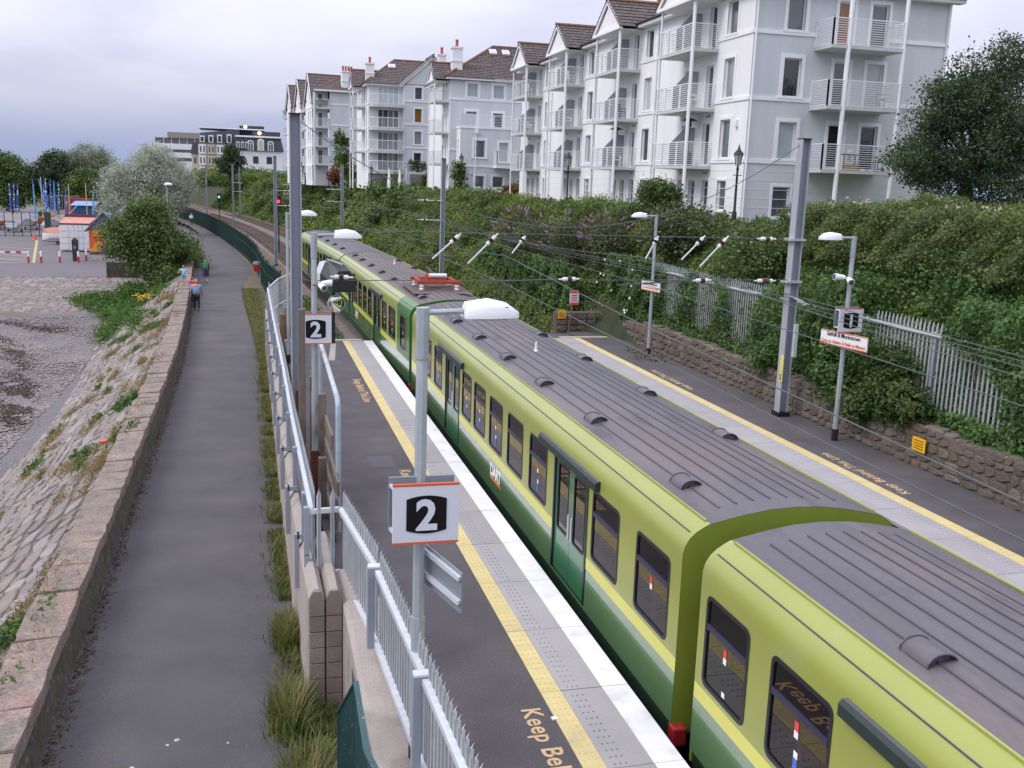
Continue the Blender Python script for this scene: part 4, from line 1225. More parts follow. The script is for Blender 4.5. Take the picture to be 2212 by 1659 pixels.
slab_u = mat('balcony_slab', (.52, .54, .52), .7, var=.06)
panes = [mat('window_pane_dark', (.022, .024, .028), .04, spec=.9, var=.2, vscale=.7),
         mat('window_pane_grey', (.10, .115, .125), .05, spec=.9, var=.25, vscale=.9),
         mat('window_pane_blind', (.42, .47, .50), .12, spec=.8, var=.08, vscale=2),
         mat('window_pane_curtain', (.25, .27, .28), .06, spec=.9, var=.3, vscale=4, stretch=(6, 6, .3)),
         mat('window_pane_orange', (.24, .09, .022), .08, spec=.8, var=.3, vscale=2)]  # orange pane tone, as of a curtain inside
screen_m = mat('privacy_screen', (.30, .315, .345), .8, var=.05)
groove = mat('render_groove', (.70, .70, .72), .9, var=.02)

def frame_pts(o, U, n):
    U = Vector((U[0], U[1], 0)); n = Vector((n[0], n[1], 0)); o = Vector((o[0], o[1], 0))
    return lambda u, d, z: tuple(o + U * u + n * d + Vector((0, 0, z)))
def bxP(m, P, u0, u1, d0, d1, z0, z1):
    vs = [P(u0, d0, z0), P(u1, d0, z0), P(u1, d1, z0), P(u0, d1, z0), P(u0, d0, z1), P(u1, d0, z1), P(u1, d1, z1), P(u0, d1, z1)]
    return m.raw(vs, [(0, 3, 2, 1), (4, 5, 6, 7), (0, 1, 5, 4), (1, 2, 6, 5), (2, 3, 7, 6), (3, 0, 4, 7)])
def facade(t, P, u0, u1, z0, z1, wins, mt, thick=.25, local=False, kw=None):
    """a wall with real openings; wins: (u0,u1,z0,z1,pane,surround)"""
    ub = sorted({u0, u1} | {w[0] for w in wins} | {w[1] for w in wins}); zb = sorted({z0, z1} | {w[2] for w in wins} | {w[3] for w in wins})
    m = MB()
    for i in range(len(ub) - 1):
        for j in range(len(zb) - 1):
            uc, zc = (ub[i] + ub[i + 1]) / 2, (zb[j] + zb[j + 1]) / 2
            if any(w[0] < uc < w[1] and w[2] < zc < w[3] for w in wins): continue
            m.poly([P(ub[i], 0, zb[j]), P(ub[i + 1], 0, zb[j]), P(ub[i + 1], 0, zb[j + 1]), P(ub[i], 0, zb[j + 1])])
    for w in wins:   # reveals
        a, b_, c_, d_ = w[:4]; r_ = -.16
        for q in ([(a, c_), (a, d_)], [(a, d_), (b_, d_)], [(b_, d_), (b_, c_)], [(b_, c_), (a, c_)]):
            m.poly([P(q[0][0], 0, q[0][1]), P(q[1][0], 0, q[1][1]), P(q[1][0], r_, q[1][1]), P(q[0][0], r_, q[0][1])])
    m.build('wall', mt, t, local=local)
    for w in wins: wwin(t, P, *w, local=local)
def wwin(t, P, a, b_, c_, d_, pane=0, sur=.13, bars=1, local=False):
    m = MB(); f = .055; r0, r1 = -.16, -.10
    for (p, q, r_, s_) in ((a, a + f, c_, d_), (b_ - f, b_, c_, d_), (a + f, b_ - f, c_, c_ + f), (a + f, b_ - f, d_ - f, d_)):
        bxP(m, P, p, q, r0, r1, r_, s_)
    w = m.build('window', white_st, t, local=local)
    m = MB(); m.poly([P(a + f, r0 + .02, c_ + f), P(b_ - f, r0 + .02, c_ + f), P(b_ - f, r0 + .02, d_ - f), P(a + f, r0 + .02, d_ - f)])
    m.build('pane', panes[pane], w, local=local)
    if bars > 1:
        for k in range(1, bars):
            uu = a + (b_ - a) * k / bars; m = MB(); bxP(m, P, uu - .03, uu + .03, r0, r1 + .01, c_ + f, d_ - f); m.build('mullion', white_st, w, local=local)
    if sur:
        m = MB()
        bxP(m, P, a - sur, a, -.01, .035, c_, d_ + sur); bxP(m, P, b_, b_ + sur, -.01, .035, c_, d_ + sur); bxP(m, P, a, b_, -.01, .035, d_, d_ + sur)
        m.build('window_surround', trim_w, w, local=local)
        m = MB(); bxP(m, P, a - sur - .03, b_ + sur + .03, -.01, .07, c_ - .09, c_); m.build('sill', trim_w, w, local=local)
def course(t, P, u0, u1, z, h=.17, d=.05, local=False):
    m = MB(); bxP(m, P, u0, u1, -.02, d, z - h / 2, z + h / 2); m.build('string_course', trim_w, t, local=local)
def railing(t, P, u0, u1, d1, zf, bars=11, local=False, vertical=False, h=1.08, post_u=(), left=True, right=True, seg=None):
    """balustrade round three sides of a balcony: front at d1"""
    m = MB()
    def run(p0, p1):
        m.bar(Vector(p0) + Vector((0, 0, h)), Vector(p1) + Vector((0, 0, h)), .055, .04)
        m.bar(Vector(p0) + Vector((0, 0, .05)), Vector(p1) + Vector((0, 0, .05)), .035)
        if vertical:
            L_ = (Vector(p1) - Vector(p0)).length; n = max(1, int(L_ / .13))
            for k in range(n + 1):
                q = Vector(p0).lerp(Vector(p1), k / n); m.bar(q + Vector((0, 0, .05)), q + Vector((0, 0, h)), .024)
        else:
            for k in range(1, bars):
                z = .05 + (h - .05) * k / bars; m.bar(Vector(p0) + Vector((0, 0, z)), Vector(p1) + Vector((0, 0, z)), .022)
        for q in (p0, p1): m.bar(Vector(q), Vector(q) + Vector((0, 0, h)), .06)
    run(P(u0, d1, zf), P(u1, d1, zf))
    if left: run(P(u0, 0, zf), P(u0, d1, zf))
    if right: run(P(u1, 0, zf), P(u1, d1, zf))
    for u in post_u: m.bar(P(u, d1, zf), Vector(P(u, d1, zf)) + Vector((0, 0, h)), .06)
    m.build('railing', white_st, t, local=local)
def balcony(t, P, u0, u1, d1, zf, screen=None, local=False, flip=False, **kw):
    m = MB(); bxP(m, P, u0, u1, -.05, d1, zf - .14, zf); s_ = m.build('balcony_floor', slab_u, t, local=local)
    railing(s_ if False else t, P, u0 + .03, u1 - .03, d1 - .03, zf, local=local, **kw)
    if screen is not None:
        m = MB(); pts = [(0, 0), (d1 - .1, 0), (d1 - .1, 1.05), (.55, 1.78), (.35, 1.85), (0, 1.85)]
        a = [P(screen, d, zf + z) for d, z in pts]; b_ = [P(screen + .05, d, zf + z) for d, z in pts]; n = len(pts)
        m.raw(a + b_, [tuple(range(n)), tuple(range(n, 2 * n))] + [(i, (i + 1) % n, (i + 1) % n + n, i + n) for i in range(n)])
        m.build('privacy_screen', screen_m, t, local=local)
def tiled(t, corners, mt=None, cw=.34, ch=.32, local=False, name='roof_slope', clip=None):
    """a roof slope from its corners (eave a, eave b, top b, top a) clad in overlapping tiles"""
    a, b_, c_, d_ = [Vector(p) for p in corners]
    m = MB(); m.poly([a, b_, c_, d_]) if (c_ - d_).length > .01 else m.poly([a, b_, c_])
    rf = m.build(name, mt or tile_m, t, local=local)
    up = ((d_ + c_) / 2 - (a + b_) / 2); rows = max(2, int(up.length / ch)); nrm = (b_ - a).cross(d_ - a).normalized()
    if nrm.z < 0: nrm = -nrm
    V = []; F = []
    for r_ in range(rows):
        s0, s1 = r_ / rows, min(1, (r_ + 1.12) / rows)
        p0, p1, q0, q1 = a.lerp(d_, s0), b_.lerp(c_, s0), a.lerp(d_, s1), b_.lerp(c_, s1)
        L_ = (p1 - p0).length
        if L_ < .15: continue
        n = max(1, int(L_ / cw)); st = .5 * (r_ % 2) / n
        for k in range(n + (1 if r_ % 2 else 0)):
            u0, u1 = max(0, k / n - st), min(1, (k + 1) / n - st)
            if u1 - u0 < .1 / n: continue
            j = R.uniform(0, .012); g_ = .012 / L_
            A, B_, C_, D_ = p0.lerp(p1, u0 + g_), p0.lerp(p1, u1 - g_), q0.lerp(q1, u1 - g_), q0.lerp(q1, u0 + g_)
            lo, hi = nrm * (.055 + j), nrm * .012
            i = len(V); V += [tuple(A + lo), tuple(B_ + lo), tuple(C_ + hi), tuple(D_ + hi), tuple(A), tuple(B_)]
            F += [(i, i + 1, i + 2, i + 3), (i + 4, i + 5, i + 1, i)]
    m = MB(); m.v = V; m.f = F; m.m = [0] * len(F)
    o = m.build('tiles', mt or tile_m, rf, local=local); tag(o, kind='stuff')
    return rf
def ridge(t, p, q, local=False):
    m = MB(); m.tube([p, q], .11, 6); m.build('ridge', ridge_m, t, local=local)
def stack(t, P, u0, u1, d1, levels, eave, apex, back, ground, cols=True, local=False, screen=True, doors=(0, 0), rail=11, soff=True, colw=.085):
    """a column of balconies between two posts under a small gable"""
    uc = (u0 + u1) / 2
    for k, zf in enumerate(levels):
        balcony(t, P, u0, u1, d1, zf, screen=(uc + .1) if screen else None, local=local, bars=rail, post_u=(u0 + (u1 - u0) * .28, u0 + (u1 - u0) * .72))
    for (u, r_) in ((u0 + .06, colw), (u1 - .06, colw * .75)):
        m = MB(); m.tube([P(u, d1 - .06, ground), P(u, d1 - .06, eave)], r_, 8); m.build('column', white_st, t, local=local, smooth=True)
    ov = .28
    # gable front, fascias, soffit, two tiled slopes
    m = MB(); m.raw([P(u0 - ov + .1, d1, eave + .12), P(u1 + ov - .1, d1, eave + .12), P(uc, d1, apex - .12)], [(0, 1, 2)]); m.build('gable', render_w, t, local=local)
    m = MB()
    bxP(m, P, u0 - ov, u1 + ov, d1 - .05, d1 + .14, eave - .02, eave + .13)
    for (ua, ub) in ((u0 - ov, uc), (u1 + ov, uc)):
        m.bar(P(ua, d1 + .1, eave + .06), P(ub, d1 + .1, apex + .02), .08, .2)
    m.build('fascia', trim_w, t, local=local)
    m = MB(); m.raw([P(u0 - ov, -.2, eave), P(u1 + ov, -.2, eave), P(u1 + ov, d1 + .1, eave), P(u0 - ov, d1 + .1, eave)], [(0, 1, 2, 3)]); m.build('soffit', soffit, t, local=local)
    tiled(t, [P(u0 - ov - .08, d1 + .18, eave + .1), P(u0 - ov - .08, -back, eave + .1), P(uc, -back, apex + .1), P(uc, d1 + .18, apex + .1)], local=local)
    tiled(t, [P(u1 + ov + .08, d1 + .18, eave + .1), P(u1 + ov + .08, -back, eave + .1), P(uc, -back, apex + .1), P(uc, d1 + .18, apex + .1)], local=local)
    ridge(t, P(uc, d1 + .2, apex + .16), P(uc, -back, apex + .16), local)
def chimney(t, x0, x1, y0, y1, z0, z1, pots=1, local=False):
    m = MB(); m.box(x0, x1, y0, y1, z0, z1 - .15); m.box(x0 - .06, x1 + .06, y0 - .06, y1 + .06, z0 + (z1 - z0) * .45, z0 + (z1 - z0) * .5); m.box(x0 - .07, x1 + .07, y0 - .07, y1 + .07, z1 - .16, z1)
    ch = m.build('chimney', render_w, t, local=local)
    for k in range(pots):
        x = x0 + (x1 - x0) * (k + .5) / pots; m = MB(); m.lathe(x, (y0 + y1) / 2, [(.16, z1), (.13, z1 + .1), (.13, z1 + .55), (.16, z1 + .58), (.15, z1 + .62)], 10); m.build('chimney_pot', pot_m, ch, local=local)
def skylight(t, P0, U, V_, w, h, local=False):
    o, U, V_ = Vector(P0), Vector(U).normalized(), Vector(V_).normalized(); n = U.cross(V_).normalized()
    if n.z < 0: n = -n
    m = MB(); q = [o - U * w / 2 - V_ * h / 2, o + U * w / 2 - V_ * h / 2, o + U * w / 2 + V_ * h / 2, o - U * w / 2 + V_ * h / 2]
    m.loft([[p + n * .0 for p in q], [p + n * .16 for p in q]]); s_ = m.build('skylight', trim_w, t, local=local)
    m = MB(); m.poly([o + (p - o) * .8 + n * .163 for p in q]); m.build('pane', panes[2], s_, local=local)
def downpipe(t, x, y, z0, z1):
    m = MB(); m.tube([(x, y, z0), (x, y, z1)], .045, 6); m.build('downpipe', white_st, t)

# ---------------- near block
b1 = thing('apartment_block', 'nearest white apartment block, four gabled stacks of balconies facing the railway', 'apartment block', (21.05, 40.8, 4.8))
GZ = 4.6
CO = (7.42, 10.1, 12.87)
PW1 = frame_pts((21.05, 40.8), (0, 1), (-1, 0))
wins = []
starts = (44.1, 53.75, 63.4, 73.0)
FL = (7.2, 9.82, 12.47)
for si, s0 in enumerate(starts):
    u = s0 - 40.8
    for li, z in enumerate((CO[0] + .13, CO[1] + .13, CO[2] + .13)):
        top = z + 1.72 if li < 2 else 14.42
        wins.append((u - 1.75, u - .75, z, top, (1, 0, 3, 2, 1, 0)[(si + li * 2) % 6], .14))
        zf = FL[li]
        wins.append((u + .35, u + 1.1, zf + .05, zf + 2.0, (0, 1)[(si + li) % 2], .12))
        wins.append((u + 2.85, u + 3.55, zf + .25, zf + 2.0, (1, 3)[li % 2], .12))
    for du, w_ in ((-1.75, .9), (.1, .7), (1.6, .7), (2.9, .7)):
        wins.append((u + du, u + du + w_, 5.2, 6.55, R.choice((0, 1, 3)), .1))
facade(b1, PW1, 0, 38.2, GZ, 14.75, wins, render_w)
for z in CO:
    segs = [0.0] + [v for s0 in starts for v in (s0 - 40.8 + .02, s0 - 40.8 + 3.9)] + [38.2]
    for a, b_ in zip(segs[0::2], segs[1::2]): course(b1, PW1, a, b_, z)
m = MB()
for z in (5.0, 5.4, 5.8, 6.2, 6.6, 7.0): bxP(m, PW1, 0, 38.2, -.01, .008, z - .012, z + .012)
m.build('plinth_joints', groove, b1)
for s0 in starts:
    stack(b1, PW1, s0 - 40.8, s0 - 40.8 + 3.9, 1.35, FL, 14.55, 16.2, 4.8, GZ)
for s0 in starts[1:]: downpipe(b1, 20.98, s0 - 2.4, GZ, 14.7)
# lamps and vents on the wall
for (y, z) in ((41.7, 8.9),):
    MB().box(20.9, 21.06, y - .09, y + .09, z, z + .32).build('wall_lamp', trim_w, b1, bevel=.02)
for s0 in starts:
    for z in (6.85, 9.45):
        for dy in (.5, .75, 3.2, 3.4):
            MB().box(21.03, 21.06, s0 + dy - .06, s0 + dy + .06, z, z + .12).build('wall_vent', panes[1], b1)
PS1 = frame_pts((21.05, 40.8), (1, 0), (0, -1))
wins = []
for li, (z0, z1) in enumerate(((7.55, 9.15), (10.22, 11.85), (13.0, 14.45))):
    wins.append((1.55, 2.4, z0, z1, (2, 0, 1)[li], .17))
    zf = (7.15, 9.83, 12.35)[li]
    wins.append((4.0, 4.75, zf + .1, zf + 2.0, (0, 1, 4)[li], .15)); wins.append((5.65, 6.5, zf + .08, zf + 2.0, (0, 2, 1)[li], .15))
wins.append((1.5, 2.35, 5.0, 6.35, 1, .12))
facade(b1, PS1, 0, 9.65, GZ, 14.75, wins, render_sh)
for z in CO:
    course(b1, PS1, .003, 3.0, z); course(b1, PS1, 6.6, 9.65, z)
m = MB()
for z in (5.0, 5.4, 5.8, 6.2, 6.6, 7.0): bxP(m, PS1, 0, 9.65, -.01, .008, z - .012, z + .012)
m.build('plinth_joints', groove, b1)
for zf in (7.15, 9.83, 12.35):
    balcony(b1, PS1, 2.95, 6.55, 1.4, zf, bars=11, post_u=(3.75,))
for u, r_ in ((3.78, .10), (6.48, .085)):
    m = MB(); m.tube([PS1(u, 1.34, GZ), PS1(u, 1.34, 14.75)], r_, 10); m.build('column', white_st, b1, smooth=True)
downpipe(b1, 21.12, 40.72, GZ, 14.7); downpipe(b1, 30.6, 40.72, GZ, 14.7)
MB().box(30.7, 30.74, 40.8, 79, GZ, 14.75).build('wall', render_sh, b1); MB().box(21.05, 30.7, 78.96, 79.0, GZ, 14.75).build('wall', render_sh, b1)
m = MB(); m.box(20.62, 31.1, 40.35, 40.8, 14.62, 14.78); m.box(20.62, 21.05, 40.8, 79.3, 14.62, 14.78); m.build('eaves', trim_w, b1)
tiled(b1, [(20.5, 40.2, 14.8), (20.5, 79.4, 14.8), (25.9, 75.0, 16.55), (25.9, 45.0, 16.55)])
tiled(b1, [(20.5, 40.2, 14.8), (31.2, 40.2, 14.8), (25.9, 45.0, 16.55), (25.9, 45.0, 16.55)])
m = MB(); m.poly([(31.2, 40.2, 14.8), (31.2, 79.4, 14.8), (25.9, 75, 16.55), (25.9, 45, 16.55)]); m.build('roof_slope', tile_m, b1)
for y in (69.5, 78.6, 59.8): chimney(b1, 24.0, 24.7, y - .3, y + .3, 15.7, 16.9, 1)

# ---------------- second block
b2 = thing('apartment_block', 'pale apartment block with skylights and a railed roof terrace over its ground floors', 'apartment block', (17, 88, 5))
PS2 = frame_pts((17.0, 88.0), (1, 0), (0, -1))
wins = [(1.5, 2.45, 13.35, 14.5, 2, .2), (3.85, 4.8, 13.3, 14.45, 2, .2), (1.45, 2.4, 10.75, 12.15, 1, .2), (3.85, 4.75, 10.75, 12.1, 0, .2)]
facade(b2, PS2, 0, 10, 10.6, 14.9, wins, render_sh)
PW2 = frame_pts((17.0, 88.0), (0, 1), (-1, 0))
wins = [(1.3, 1.8, z, z + 1.7, 1, .1) for z in (7.5, 10.2, 12.9)] + [(2.6, 3.3, z, z + 1.9, 0, .1) for z in (7.35, 10.05, 12.75)]
facade(b2, PW2, 0, 11, 5, 14.9, wins, render_w)
for z in (13.15,): course(b2, PS2, .01, 10, z); course(b2, PW2, .01, .5, z)
stack(b2, PW2, .35, 3.3, 1.35, (7.6, 10.3, 12.95), 14.6, 16.1, 4.0, 5, screen=False, colw=.075)
PT2 = frame_pts((17.65, 86.4), (1, 0), (0, -1))
wins = [(1.25, 2.2, 8.2, 9.65, 1, .2), (3.45, 4.3, 7.9, 9.55, 2, .17), (1.35, 2.2, 5.35, 6.65, 1, .15), (2.95, 3.9, 5.35, 6.65, 1, .15)]
facade(b2, PT2, 0, 9, 5, 10.75, wins, render_sh)
PT2W = frame_pts((17.65, 86.4), (0, 1), (-1, 0))
facade(b2, PT2W, 0, 1.6, 5, 10.75, [(.6, .9, 8.4, 9.7, 1, .08)], render_w)
MB().box(17.65, 26.6, 86.4, 88.0, 10.65, 10.75).build('terrace_floor', slab_u, b2)
MB().box(17.65, 18.9, 86.4, 86.55, 10.75, 11.85).build('parapet', render_sh, b2)
course(b2, PT2, .0, 9, 10.72); course(b2, PT2, 0, 9, 7.45, .12); course(b2, PT2W, .05, 1.6, 10.72)
m = MB()
for z in np.arange(10.85, 11.75, .13): m.bar((18.95, 86.45, z), (22.2, 86.45, z), .028)
m.bar((18.95, 86.45, 11.78), (22.2, 86.45, 11.78), .07)
for x in (18.95, 20.6, 22.2): m.bar((x, 86.45, 10.75), (x, 86.45, 11.8), .08)
m.build('railing', white_st, b2)
balcony(b2, PT2, 3.0, 5.6, 1.2, 7.75, vertical=True)
MB().box(20.6, 23.3, 85.2, 86.4, 7.35, 7.6).build('balcony_fascia', trim_w, b2)
MB().box(18.5, 24, 84.6, 84.8, 4.9, 5.75).build('planter_wall', render_w, b2)
m = MB(); m.tube([(19.0, 86.32, 10.2), (19.0, 86.32, 5.2)], .05, 6); m.box(18.9, 19.2, 86.22, 86.4, 10.2, 10.6); m.build('downpipe', white_st, b2)
m = MB(); m.box(16.6, 27.2, 87.55, 88.0, 14.75, 14.92); m.box(16.6, 17, 88, 99, 14.75, 14.92); m.build('eaves', trim_w, b2)
tiled(b2, [(16.5, 87.45, 14.93), (27.3, 87.45, 14.93), (27.3, 93.2, 18.3), (21.9, 93.2, 18.3)])
tiled(b2, [(16.5, 87.45, 14.93), (16.5, 99, 14.93), (21.9, 93.2, 18.3), (21.9, 93.2, 18.3)])
ridge(b2, (16.5, 87.45, 15.0), (21.9, 93.2, 18.36)); ridge(b2, (21.9, 93.2, 18.36), (27.3, 93.2, 18.36))
for x in (21.4, 22.6): skylight(b2, (x + .2, 91.9, 17.65), (1, 0, 0), (0, 5.75, 3.37), .62, .8)
chimney(b2, 17.25, 18.15, 88.6, 89.4, 15.3, 17.55, 1)
chimney(b2, 17.6, 18.3, 97.2, 97.9, 16.4, 17.9, 1)

# ---------------- third block
b3 = thing('apartment_block', 'pale apartment block with rounded balconies and a broad end gable', 'apartment block', (12.45, 110, 5))
PS3 = frame_pts((12.45, 110.0), (1, 0), (0, -1))
wins = []
for li, zf in enumerate((6.95, 9.1, 11.45, 13.85)):
    wins.append((1.0, 3.2, zf + .05, min(zf + 1.95, 15.75), (1, 1, 0, 2)[li], .06, 4))
facade(b3, PS3, 0, 3.7, 5, 15.95, wins, render_sh)
PS3b = frame_pts((16.15, 109.4), (1, 0), (0, -1))
wins = [(1.15, 1.95, 14.55, 15.8, 1, .13), (1.15, 1.95, 12.15, 13.6, 4, .13), (1.15, 1.95, 9.85, 11.25, 3, .13), (1.1, 1.95, 7.6, 9.0, 0, .13)]
facade(b3, PS3b, 0, 6.1, 5, 15.95, wins, render_sh)
m = MB(); m.raw([PS3b(0, 0, 15.95), PS3b(6.1, 0, 15.95), PS3b(3.05, 0, 18.9)], [(0, 1, 2)]); m.build('gable', render_sh, b3)
m = MB(); m.bar(PS3b(-.5, .15, 15.8), PS3b(3.05, .15, 19.0), .1, .3); m.bar(PS3b(6.6, .15, 15.8), PS3b(3.05, .15, 19.0), .1, .3); m.build('fascia', trim_w, b3)
for z in (14.35, 11.95, 9.5): course(b3, PS3b, 0, 6.1, z)
MB().box(16.1, 16.15, 109.4, 110, 5, 15.95).build('wall', render_w, b3)
for zf in (6.95, 9.1, 11.45, 13.85):
    pts = [(12.5, 110.0), (12.5, 109.3), (12.75, 108.95), (13.2, 108.8), (15.6, 108.8), (16.1, 108.95), (16.1, 110.0)]
    MB().prism(pts, 'z', zf - .28, zf).build('balcony_floor', slab_u, b3)
    m = MB()
    for a, b_ in zip(pts[:-1], pts[1:]):
        A, B = Vector((*a, zf)), Vector((*b_, zf)); n = max(1, int((B - A).length / .16))
        m.bar(A + Vector((0, 0, 1.05)), B + Vector((0, 0, 1.05)), .06); m.bar(A + Vector((0, 0, .08)), B + Vector((0, 0, .08)), .04)
        for k in range(n): q = A.lerp(B, k / n); m.bar(q, q + Vector((0, 0, 1.05)), .028)
    m.build('railing', white_st, b3)
PW3 = frame_pts((12.45, 110.0), (0, 1), (-1, 0))
facade(b3, PW3, 0, 12, 5, 15.95, [(1.2, 1.9, z, z + 1.8, 1, .1) for z in (7.2, 9.4, 11.7, 14.0)] + [(3.2, 3.9, z, z + 1.8, 0, .1) for z in (7.2, 9.4, 11.7, 14.0)], render_w)
for z in (13.9, 11.5, 9.15): course(b3, PW3, 0, 12, z)
stack(b3, PW3, 3.0, 6.4, 1.4, (9.0, 11.4, 13.8), 15.75, 17.6, 4.2, 5, screen=False, colw=.07)
m = MB(); m.box(12.05, 16.2, 109.55, 110.0, 15.82, 16.0); m.box(12.05, 12.45, 110, 121, 15.82, 16.0); m.build('eaves', trim_w, b3)
tiled(b3, [(11.95, 109.4, 16.0), (24, 109.4, 16.0), (24, 115.0, 19.0), (15.8, 115.0, 19.0)], cw=.5, ch=.42)
tiled(b3, [(11.95, 109.4, 16.0), (11.95, 121, 16.0), (15.8, 115.0, 19.0), (15.8, 115.0, 19.0)], cw=.5, ch=.42)
tiled(b3, [(15.65, 109.1, 15.85), (15.65, 114, 15.85), (19.2, 114, 19.1), (19.2, 109.1, 19.1)], cw=.5, ch=.42)
tiled(b3, [(22.75, 109.1, 15.85), (22.75, 114, 15.85), (19.2, 114, 19.1), (19.2, 109.1, 19.1)], cw=.5, ch=.42)
ridge(b3, (15.8, 115, 19.08), (24, 115, 19.08)); ridge(b3, (11.95, 109.4, 16.05), (15.8, 115, 19.05)); ridge(b3, (19.2, 109, 19.2), (19.2, 114, 19.2))
skylight(b3, (15.3, 113.2, 18.15), (1, 0, 0), (0, 5.6, 3.0), .75, .8)
chimney(b3, 12.25, 13.1, 110.6, 111.4, 16.1, 18.15, 1)
fence_t = mat('grey_timber_screen', (.21, .20, .20), .85, var=.1, vscale=3)
MB().box(16.3, 19.4, 105.6, 105.75, 4.9, 6.7).build('terrace_screen', fence_t, b3)
m = MB()
for z in np.arange(6.75, 7.6, .16): m.bar((15.9, 105.7, z), (20.4, 105.7, z), .03)
m.bar((15.9, 105.7, 7.62), (20.4, 105.7, 7.62), .06)
for x in (15.9, 17.4, 18.9, 20.4): m.bar((x, 105.7, 5), (x, 105.7, 7.65), .08)
m.build('railing', white_st, b3)

# ---------------- fourth block: turned with the bend in the line
b4 = thing('apartment_block', 'farthest white apartment block with three tall gables and a wide chimney', 'apartment block', (8.2, 134, 5), rz=math.radians(5.3))
PS4 = frame_pts((0, 0), (1, 0), (0, -1)); PW4 = frame_pts((0, 0), (0, 1), (-1, 0))
facade(b4, frame_pts((2.0, 0), (1, 0), (0, -1)), 0, 8, 0, 12.0, [], render_sh, local=True)
for z in (10.3, 7.7, 5.25, 2.75): course(b4, frame_pts((2.0, 0), (1, 0), (0, -1)), 0, 8, z, local=True)
for zf in (2.7, 5.0, 7.4, 9.8):
    facade(b4, frame_pts((0, 1.3), (1, 0), (0, -1)), 0, 2.0, zf - .3, zf + 2.1, [(.7, 1.35, zf + .05, zf + 1.9, 1, .05)], render_sh, local=True)
    balcony(b4, frame_pts((0, 1.3), (1, 0), (0, -1)), 0, 2.0, 1.5, zf, local=True, vertical=True)
facade(b4, frame_pts((0, 1.0), (1, 0), (0, -1)), 0, 2.0, 0, 2.5, [], render_sh, local=True)
MB().box(-.05, .12, -.2, .0, 0, 11.7).build('column', white_st, b4, local=True)
for k in range(3):
    y0 = 1.6 + k * 9.6; y1 = y0 + 5.6
    wins = [(u, u + .55, z, z + 1.5, 1, .06) for u in (1.0, 2.7) for z in (.8, 3.2, 5.6, 8.0, 10.4)]
    facade(b4, frame_pts((0, y0), (0, 1), (-1, 0)), 0, 5.6, 0, 10.9, [w for w in wins if w[3] < 10.6], render_w, local=True)
    P_ = frame_pts((0, y0), (0, 1), (-1, 0))
    m = MB(); m.raw([P_(0, 0, 10.9), P_(5.6, 0, 10.9), P_(2.8, 0, 14.1)], [(0, 1, 2)]); m.build('gable', render_w, b4, local=True)
    m = MB(); m.bar(P_(-.6, .2, 10.3), P_(2.8, .2, 14.2), .1, .3); m.bar(P_(6.2, .2, 10.3), P_(2.8, .2, 14.2), .1, .3); m.build('fascia', trim_w, b4, local=True)
    tiled(b4, [P_(-.7, .3, 10.3), P_(-.7, -5, 10.3), P_(2.8, -5, 14.25), P_(2.8, .3, 14.25)], cw=.6, ch=.5, local=True)
    tiled(b4, [P_(6.3, .3, 10.3), P_(6.3, -5, 10.3), P_(2.8, -5, 14.25), P_(2.8, .3, 14.25)], cw=.6, ch=.5, local=True)
    ridge(b4, P_(2.8, .3, 14.3), P_(2.8, -5, 14.3), local=True)
    for z in (9.9, 7.4, 5.0, 2.5): course(b4, P_, 0, 5.6, z, local=True)
    # recessed balconies between the gables
    Pb = frame_pts((1.2, y1), (0, 1), (-1, 0))
    facade(b4, Pb, 0, 4.0, 0, 10.9, [(1.4, 2.2, z, z + 1.8, 0, .06) for z in (.4, 2.8, 5.1, 7.5)], render_sh, local=True)
    for zf in (2.7, 5.0, 7.4, 9.8): balcony(b4, Pb, 0, 4.0, 1.25, zf, local=True, vertical=True)
    tiled(b4, [Pb(-1, 1.4, 10.9), Pb(5, 1.4, 10.9), Pb(5, -5, 14.0), Pb(-1, -5, 14.0)], cw=.6, ch=.5, local=True)
tiled(b4, [(.2, -.4, 12.05), (10.4, -.4, 12.05), (10.4, 5, 14.2), (4.4, 5, 14.2)], cw=.6, ch=.5, local=True)
tiled(b4, [(.0, -.4, 11.9), (.0, 1.2, 11.9), (5, 6, 14.2), (4.4, 5, 14.2)], cw=.6, ch=.5, local=True)
m = MB(); m.box(.0, 10.4, -.5, 0, 11.85, 12.05); m.build('eaves', trim_w, b4, local=True)
ridge(b4, (.2, -.4, 12.1), (4.4, 5, 14.25), local=True)
chimney(b4, 3.75, 5.2, .6, 1.6, 12.2, 14.6, 4, local=True)

# ---------------- far hotel and offices
slate = mat('blue_black_slate', (.030, .034, .055), .6, var=.12, vscale=1.5)
cream = mat('cream_stucco', (.56, .50, .40), .85, var=.05, vscale=.4)
hot = thing('mansard_hotel', 'far hotel wing with a blue-black mansard roof and white arched dormers', 'hotel', (1, 240, 6))
m = MB(); m.prism([(-3.2, 5.5), (7.6, 5.5), (7.6, 11.4), (-3.2, 11.4)], 'y', 240, 254); m.build('wall', render_w, hot)
m = MB(); m.loft([[(-3.5, 239.6, 11.45), (7.9, 239.6, 11.45), (7.9, 254.4, 11.45), (-3.5, 254.4, 11.45)], [(-2.6, 240.6, 14.4), (7.2, 240.6, 14.4), (7.2, 253.6, 14.4), (-2.6, 253.6, 14.4)]]); m.build('mansard', slate, hot)
m = MB(); m.box(-2.9, 7.5, 240.2, 254, 14.4, 14.75); m.build('parapet', trim_w, hot)
